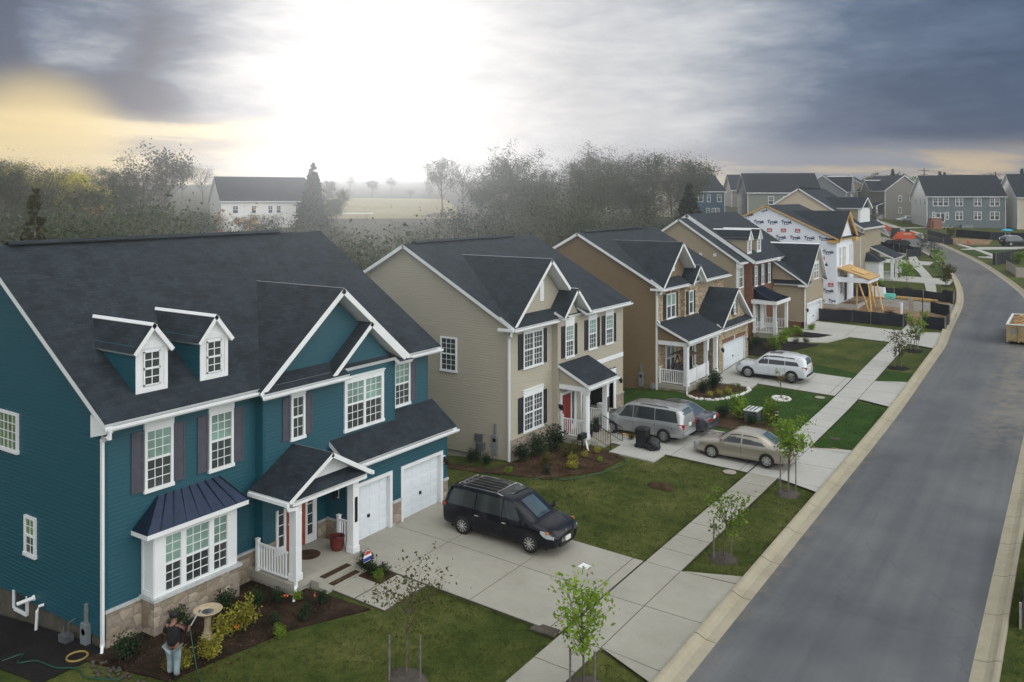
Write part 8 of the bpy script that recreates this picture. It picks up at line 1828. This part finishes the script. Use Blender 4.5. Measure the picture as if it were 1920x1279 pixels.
for k, x, y, s, hs, lb in (
  ('gold',-20.85,16.75,.95,.95,'golden shrub right of the bird bath'),('gold',-20.9,16.15,.85,.8,'golden shrub just behind the bird bath rim'),('gold',-20.35,15.2,.8,.7,'low golden shrub below the bird bath'),('gold',-20.5,14.5,.6,.6,'small golden shrub beside the jeans of the person'),
  ('dark',-22.2,13.9,.85,.75,'dark shrub by the stone corner of the teal house'),('dark',-22.3,15.6,.8,.7,'dark shrub under the bay window of the teal house'),('dark',-22.2,17.2,.7,.7,'dark shrub below the right pane of the bay window'),('dark',-21.6,17.9,.6,.6,'dark shrub in the hollow between bay window and porch'),('dark',-21.3,18.45,.5,.45,'small dark shrub by the downspout of the teal porch'),
  ('lime',-19.6,17.1,.42,.42,'little green plant near the lawn edge of the front bed'),('spike',-19.75,18.2,.5,.5,'strappy plant in the middle of the front bed'),('spike',-20.1,19.2,.45,.45,'strappy plant next to the concrete steps'),('lime',-20.9,18.9,.4,.35,'small green plant under the teal porch edge'),('spike',-20.3,17.5,.45,.4,'strappy plant between the golden shrub and the steps'),('rust',-20.8,14.2,.5,.4,'bronze plant in the dark soil near the person'),
  ('spike',-20.55,21.75,.7,.6,'clump of tulip leaves nearest the little sign'),('spike',-20.1,21.5,.6,.5,'clump of tulip leaves in the middle of the small bed'),('spike',-19.75,21.8,.5,.45,'clump of tulip leaves at the driveway end of the small bed'),('lime',-19.65,21.4,.45,.4,'yellow green plant at the front walk corner'),
  ('dark',-22.4,34.4,1.0,.9,'large dark shrub at the left of the beige house stone base'),('dark',-22.2,35.5,1.15,1.1,'large dark shrub under the beige house lower window'),('dark',-21.9,36.6,1.2,1.3,'tallest dark shrub beside the beige porch'),('olive',-21.2,34.6,.75,.6,'low olive mound at the front left of the beige bed'),('olive',-20.9,36.2,.8,.7,'olive mound in the middle of the beige bed'),('olive',-21.0,37.1,.7,.65,'olive mound by the beige porch slab'),('gold',-20.35,35.7,.65,.45,'bright golden mound in front of the beige house'),('gold',-19.9,34.9,.7,.4,'lower golden mound nearest the lawn at the beige house'),('gold',-20.2,36.7,.45,.35,'small golden mound under the white downspout'),('gold',-20.0,37.6,.42,.35,'small golden mound by the beige house steps'),('dark',-20.5,33.6,.5,.45,'round dark shrub at the lawn edge of the beige bed'),('lime',-22.0,32.6,.45,.35,'bright green plant near the corner of the beige bed'),('lime',-19.3,36.6,.35,.25,'tiny green plant near the hose of the beige house'),('dark',-24.6,33.4,.8,.6,'dark shrub below the beige house meters'),('dark',-23.6,33.2,.6,.5,'dark shrub at the foot of the beige downspout'),
  ('olive',-19.6,40.6,.5,.4,'straggly plant beside the beige house steps'),('dark',-20.2,52.3,.9,.8,'dark shrub in front of the ledge stone porch'),('dark',-19.9,53.4,1.1,1.15,'tall dark shrub in the rock edged bed'),('dark',-20.1,54.3,1.0,1.1,'tall dark shrub nearest the porch steps of the stone house'),('gold',-19.4,51.5,.5,.4,'golden tuft at the left of the rock edged bed'),('gold',-19.1,52.3,.5,.4,'golden tuft second along the rock edging'),('gold',-18.8,53.0,.55,.45,'golden tuft third along the rock edging'),('rust',-18.9,54.0,.7,.5,'bronze mound at the right of the rock edged bed'),('lime',-18.7,54.8,.4,.35,'pale plant by the bricks of the stone house walk'),
  ('lime',-16.3,48.0,1.2,1.5,'tall lime green shrub left of the utility cabinet'),('lime',-14.8,48.9,1.1,1.3,'tall lime green shrub right of the utility cabinet'),('dark',-17.2,47.7,1.0,.8,'dark shrub behind the lime shrub by the cabinet'),('dark',-15.4,47.4,.8,.6,'dark shrub before the utility cabinet'),('olive',-14.5,47.9,.9,.9,'olive shrub beside the marker post'),
  ('dark',-21.6,65.6,1.0,.8,'dark shrub at the corner of the brick house bed'),('dark',-21.5,67.2,1.0,.8,'dark shrub under the brick house window'),('lime',-20.4,67.9,1.0,1.0,'lime shrub in the brick house bed'),('lime',-20.0,69.4,1.1,1.3,'taller lime shrub in the brick house bed'),('olive',-20.3,66.3,.8,.6,'olive shrub in the black mulch of the brick house'),('lime',-19.6,66.7,.6,.5,'small lime shrub at the front of the black mulch'),('grey',-19.2,70.0,.8,.6,'grey grass clump in the black mulch, nearest the shrubs'),('grey',-18.5,70.6,.8,.6,'grey grass clump at the end of the black mulch'),('lime',-19.9,73.2,1.1,.9,'rounded lime shrub beside the brick porch'),('lime',-19.5,76.1,.9,.6,'lime shrub at the foot of the garage downspout'),('lime',-20.6,72.5,.8,.8,'lime shrub against the brick porch steps'),
  ('dark',-20.8,104.3,1.6,1.3,'wide dark shrub in front of the cream house'),('lime',-19.6,106.2,1.4,.9,'lime shrub before the cream house porch'),('olive',-20.5,107.6,1.4,1.0,'olive shrub below the cream house railing'),('rust',-18.9,114.2,1.5,1.0,'bronze shrub near the white posts of the cream house'),('grey',-17.9,116.3,1.4,1.0,'pale grass clump near the white posts'),
  ('lime',-7.5,140,2.2,1.8,'yellow green shrub at the right edge behind the fence')):
    shrub(k, x, y, s, hs, lb)
pp = random.Random(8); m = MB()
for i in range(7):
    x, y = -20.7+pp.random()*1.1, 21.35+pp.random()*.6; z = g(x,y)+.05; hgt = .38+pp.random()*.25; m.tube([(x,y,z),(x+.02,y,z+hgt)], .006, 4, 1); m.lathe([(.01,0),(.03,.02),(.035,.05),(.02,.08)], (x+.02,y,z+hgt), 7, 0)
single('tulips', 'dark tulip flowers standing over the leaves in the small bed', 'flowers', m, ['petal','leafdark'], (-20.2,21.6,g(-20,21.6)), kind='stuff')
m = MB()
for x, y in ((-20.55,16.3),(-20.2,19.05),(-20.9,18.4)):
    for i in range(5): leaf(m, (x+pp.gauss(0,.05), y+pp.gauss(0,.05), g(x,y)+.35+pp.random()*.1), .045, pp)
single('orange_flowers', 'small orange flowers among the front bed shrubs', 'flowers', m, 'petalred', (-20.5,17,0), kind='stuff')
for x, y, z, s, lb in ((-21.3,39.9,.58,.5,'trailing plant in a tub by the beige porch railing'),(-21.15,38.85,.58,.45,'plant in a dark tub at the top of the beige house steps')):
    shrub('dark', x, y, s, s, lb, z+.3); pot(x, y, z, .2, .36, lb.replace('plant', 'tub holding the plant') if False else ('dark tub under the trailing plant' if s == .5 else 'dark tub at the top of the beige steps'), 'plastic')
# bits of bark and leaf litter on the beds
m = MB(); r = random.Random(15)
for i in range(2600):
    if i < 1500: x, y = r.uniform(-22.9,-19.6), r.uniform(13.3,19.4)
    else: x, y = r.uniform(-22.6,-18.8), r.uniform(33,38)
    leaf(m, (x, y, g(x,y)+.075), r.uniform(.02,.055), r, flat=0)
o = m.build('bark_chips', 'mulch', uv=False, loc=(0,0,0)); tag(o, 'scatter of bark chips over the planting beds', 'bark chips', kind='stuff')
# grass blades --------------------------------------------------------------
def grass(name, rects, dens, mat, label, hmin=.03, hmax=.075, w=.010):
    r = random.Random(len(rects)*7+1); V = []; F = []
    for x0, x1, y0, y1, k in rects:
        n = int((x1-x0)*(y1-y0)*dens*k)
        for i in range(n):
            x, y = r.uniform(x0,x1), r.uniform(y0,y1)
            if name == 'grass' and y < 22 and x < -18.1 and x < -20.3+(y-13.9)*.30: continue
            if name == 'grass' and 19.8 < y < 22.2 and x < -18.0: continue
            z = g(x,y)+.01
            for j in range(3):
                a = r.uniform(0,6.28); h_ = r.uniform(hmin,hmax); dx, dy = cos(a)*w, sin(a)*w; lx, ly = r.gauss(0,.6)*h_, r.gauss(0,.6)*h_; ox, oy = r.gauss(0,.02), r.gauss(0,.02)
                b = len(V); V += [(x+ox-dx,y+oy-dy,z),(x+ox+dx,y+oy+dy,z),(x+ox+lx,y+oy+ly,z+h_)]; F.append((b,b+1,b+2))
    me = bpy.data.meshes.new(name); me.from_pydata(V, [], F); me.materials.append(M[mat]); o = bpy.data.objects.new(name, me); COL.objects.link(o); tag(o, label, 'grass', kind='stuff')
grass('grass', [(-20.4,-13.05,13.6,22.02,1),(-11.6,-9.7,12,21.6,1),(-19.6,-13.05,28.12,33,.9),(-18.6,-13.05,33,39.35,.75),(-11.6,-9.7,28.5,39.1,.9),(-13.1,-13.0,28.1,39.4,6),(-11.65,-11.58,28.1,39.2,6),(-9.74,-9.66,28.4,39.2,5),(-19,-13.05,28.06,28.14,6),(-18,-13.1,21.95,22.07,6),(-17.2,-13.1,39.3,39.43,4),(-24,-19,28.5,33,.5),(-1.7,-.4,18,36,.8)], 95, 'blade', 'blades of mown grass over the nearer lawns')
grass('lush_grass', [(-18.6,-13.1,45.05,56.3,.5),(-11.6,-9.72,45.6,55.8,.5),(-13.12,-13.02,45,56.4,3),(-11.66,-11.58,45.2,56.3,3)], 60, 'bladelush', 'blades of deep green grass over the lush lawn', .04, .09, .016)

# ---------------------------------------------------------------- air, sky, sun, camera
m = MB(); m.box(-460,-80,-13,470,640,34)
hz = m.build('haze', [], uv=False); hz['kind'] = 'stuff'; hz.display_type = 'WIRE'
hm = bpy.data.materials.new('haze_air'); hm.use_nodes = True; nt = hm.node_tree; nt.nodes.clear(); out = nt.nodes.new('ShaderNodeOutputMaterial'); pv = nt.nodes.new('ShaderNodeVolumePrincipled')
pv.inputs['Color'].default_value = (.93,.95,.97,1); pv.inputs['Density'].default_value = .0010; pv.inputs['Anisotropy'].default_value = .87
L(nt, pv.outputs[0], out.inputs['Volume']); hz.data.materials.append(hm)

def dvec(px, py): r = (px-960)/1600; v = Vector((-sin(th)+r*cos(th), cos(th)+r*sin(th), -(py-368)/1600)); return v.normalized()
W = bpy.data.worlds.new('World'); SC.world = W; W.use_nodes = True; nt = W.node_tree; bg = nt.nodes['Background']
SUN_DIR = dvec(700, 215); SUN_EL = math.asin(SUN_DIR.z)+radians(5); SUN_AZ = math.atan2(SUN_DIR.x, SUN_DIR.y)
st = N(nt, 'ShaderNodeTexSky'); st.sky_type = 'NISHITA'; st.sun_disc = False; st.sun_elevation = SUN_EL; st.sun_rotation = SUN_AZ; st.air_density = 1.5; st.dust_density = 3
tc = N(nt, 'ShaderNodeTexCoord').outputs['Generated']
def lobe(px, py, deg0, deg1):
    d = N(nt, 'ShaderNodeVectorMath', operation='DOT_PRODUCT'); L(nt, tc, d.inputs[0]); d.inputs[1].default_value = dvec(px, py)
    mr = N(nt, 'ShaderNodeMapRange', interpolation_type='SMOOTHERSTEP'); mr.inputs[1].default_value = cos(radians(deg1)); mr.inputs[2].default_value = cos(radians(deg0)); L(nt, d.outputs['Value'], mr.inputs[0]); return mr.outputs[0]
def math_(op, a, b):
    n = N(nt, 'ShaderNodeMath', operation=op)
    for i, v in enumerate((a, b)):
        if hasattr(v, 'is_output'): L(nt, v, n.inputs[i])
        else: n.inputs[i].default_value = v
    return n.outputs[0]
sep = N(nt, 'ShaderNodeSeparateXYZ'); L(nt, tc, sep.inputs[0])
zz = math_('ADD', math_('ABSOLUTE', sep.outputs[2], 0), .16)
cb = N(nt, 'ShaderNodeCombineXYZ'); L(nt, math_('DIVIDE', sep.outputs[0], zz), cb.inputs[0]); L(nt, math_('DIVIDE', sep.outputs[1], zz), cb.inputs[1]); L(nt, math_('MULTIPLY', sep.outputs[2], 3.), cb.inputs[2])
def wn(scale, det, rough, dist=.4, vec=None):
    n = N(nt, 'ShaderNodeTexNoise'); n.inputs['Scale'].default_value = scale; n.inputs['Detail'].default_value = det; n.inputs['Roughness'].default_value = rough; n.inputs['Distortion'].default_value = dist; L(nt, vec or cb.outputs[0], n.inputs['Vector']); return n.outputs[0]
def lay_map(h_, v_):
    q = N(nt, 'ShaderNodeMapping'); q.inputs['Scale'].default_value = (h_,h_,v_); L(nt, tc, q.inputs[0]); return q.outputs[0]
n1 = wn(1.0, 8, .55, .5, lay_map(2.3, 9.5)); n2 = wn(1.0, 9, .62, .35, lay_map(6.5, 26)); n4 = wn(1.0, 9, .66, .3, lay_map(15, 48))
rt = N(nt, 'ShaderNodeMapping'); rt.inputs['Scale'].default_value = (4,4,26); L(nt, tc, rt.inputs[0]); n3 = wn(1.0, 6, .6, .7, rt.outputs[0])
# brightness field by compass direction: bright veil ahead, slate banks either side
def az_ramp(stops):
    an = math_('ARCTAN2', sep.outputs[0], sep.outputs[1]); an = math_('ADD', math_('DIVIDE', math_('ADD', math_('ADD', an, math_('MULTIPLY', math_('SUBTRACT', n1, .5), .42)), th), 2*pi), .5)
    r_ = N(nt, 'ShaderNodeValToRGB'); e = r_.color_ramp.elements; r_.color_ramp.interpolation = 'EASE'
    while len(e) < len(stops): e.new(.5)
    for i, (d, v) in enumerate(stops): e[i].position = d/360+.5; e[i].color = (v,v,v,1)
    L(nt, an, r_.inputs[0]); return r_.outputs[0]
f = az_ramp([(-180,.55),(-75,.55),(-48,.42),(-30,.27),(-25,.36),(-20,.58),(-12.5,.58),(-3,.66),(4,.64),(12,.62),(19,.55),(25,.43),(32,.30),(46,.24),(70,.45),(100,.6)])
calm = az_ramp([(-60,1.),(-22,1.),(-10,.75),(3,.7),(12,.85),(22,1.),(60,1.)])
ev = N(nt, 'ShaderNodeVectorMath', operation='DOT_PRODUCT'); L(nt, tc, ev.inputs[0]); ev.inputs[1].default_value = Vector((.93,-.15,.33)).normalized()
er = N(nt, 'ShaderNodeMapRange', interpolation_type='SMOOTHERSTEP'); er.inputs[1].default_value = .12; er.inputs[2].default_value = .75; L(nt, ev.outputs['Value'], er.inputs[0])
zr_ = N(nt, 'ShaderNodeMapRange', interpolation_type='SMOOTHERSTEP'); zr_.inputs[1].default_value = .30; zr_.inputs[2].default_value = .75; L(nt, sep.outputs[2], zr_.inputs[0])
f = math_('ADD', f, math_('MULTIPLY', er.outputs[0], .75)); f = math_('ADD', f, math_('MULTIPLY', zr_.outputs[0], .22))
f = math_('SUBTRACT', f, math_('MULTIPLY', lobe(10, 165, 1, 12), .50)); f = math_('SUBTRACT', f, math_('MULTIPLY', lobe(1880, 230, 2, 20), .34))
nz = math_('ADD', math_('ADD', math_('MULTIPLY', math_('SUBTRACT', n1, .5), .55), math_('MULTIPLY', math_('SUBTRACT', n2, .5), .55)), math_('ADD', math_('MULTIPLY', math_('SUBTRACT', n3, .5), .35), math_('MULTIPLY', math_('SUBTRACT', n4, .5), .30)))
f = math_('ADD', f, math_('MULTIPLY', nz, calm))
f = math_('ADD', f, math_('MULTIPLY', lobe(150, 42, 0, 4.5), math_('MULTIPLY', n2, .95)))
base = ramp(nt, f, [(.0,(.050,.090,.170)),(.22,(.110,.165,.265)),(.45,(.30,.35,.43)),(.68,(.60,.63,.67)),(.88,(.86,.87,.88)),(1,(1.05,1.05,1.05))])
eb = N(nt, 'ShaderNodeVectorMath', operation='SCALE'); L(nt, base, eb.inputs[0]); L(nt, math_('ADD', math_('MULTIPLY', er.outputs[0], 1.1), 1.0), eb.inputs['Scale']); base = eb.outputs[0]
def step(v, e0, e1):
    mr = N(nt, 'ShaderNodeMapRange', interpolation_type='SMOOTHSTEP'); mr.inputs[1].default_value = e0; mr.inputs[2].default_value = e1; L(nt, v, mr.inputs[0]); return mr.outputs[0]
zl = math_('ADD', sep.outputs[2], math_('MULTIPLY', math_('SUBTRACT', n2, .5), .030)); zr2 = math_('ADD', sep.outputs[2], math_('MULTIPLY', math_('SUBTRACT', n3, .5), .05))
lowL = math_('MULTIPLY', step(zl, .094, .074), az_ramp([(-75,.0),(-45,.8),(-30,1),(-19,.9),(-11,.45),(-3,.12),(4,0)]))
lowR = math_('MULTIPLY', step(zr2, .066, .036), az_ramp([(2,0),(9,.35),(16,.75),(24,1),(30,.9),(42,.5),(60,0)]))
stL = step(n3, .40, .62); stR = step(n3, .44, .60)
c = mixc(nt, lowL, base, mixc(nt, stL, (.44,.41,.36), (.92,.79,.52)))
c = mixc(nt, math_('MULTIPLY', lobe(70, 305, .5, 6.5), .85), c, (.95,.74,.36))
c = mixc(nt, lowR, c, mixc(nt, stR, (.33,.35,.40), (.84,.65,.40)))
sc_ = N(nt, 'ShaderNodeVectorMath', operation='SCALE'); L(nt, c, sc_.inputs[0]); sc_.inputs['Scale'].default_value = 8.2
mx = mixc(nt, .975, st.outputs[0], sc_.outputs[0]); L(nt, mx, bg.inputs['Color']); bg.inputs['Strength'].default_value = .11

sd = bpy.data.lights.new('sun', 'SUN'); sd.energy = .8; sd.angle = radians(12); sd.color = (1,.99,.98); so = bpy.data.objects.new('sun', sd); COL.objects.link(so)
sdir = Vector((sin(SUN_AZ)*cos(SUN_EL), cos(SUN_AZ)*cos(SUN_EL), sin(SUN_EL))); so.rotation_euler = sdir.to_track_quat('Z', 'Y').to_euler(); so.location = (-60, 60, 60)
cd = bpy.data.cameras.new('camera'); cd.lens = 30; cd.sensor_width = 36; cd.shift_y = -271.5/1920; cd.clip_start = .5; cd.clip_end = 6000
co = bpy.data.objects.new('camera', cd); COL.objects.link(co); co.location = (0, 0, CAM_H); co.rotation_euler = (pi/2, 0, CAM_YAW); SC.camera = co
SC.view_settings.view_transform = 'Standard'; SC.view_settings.look = 'None'; SC.view_settings.exposure = .2; SC.view_settings.gamma = 1
SC.render.engine = 'CYCLES'; SC.cycles.use_denoising = True; SC.cycles.max_bounces = 6; SC.cycles.volume_bounces = 0; SC.cycles.transparent_max_bounces = 6; SC.cycles.diffuse_bounces = 3; SC.cycles.glossy_bounces = 2; SC.cycles.sample_clamp_indirect = 4
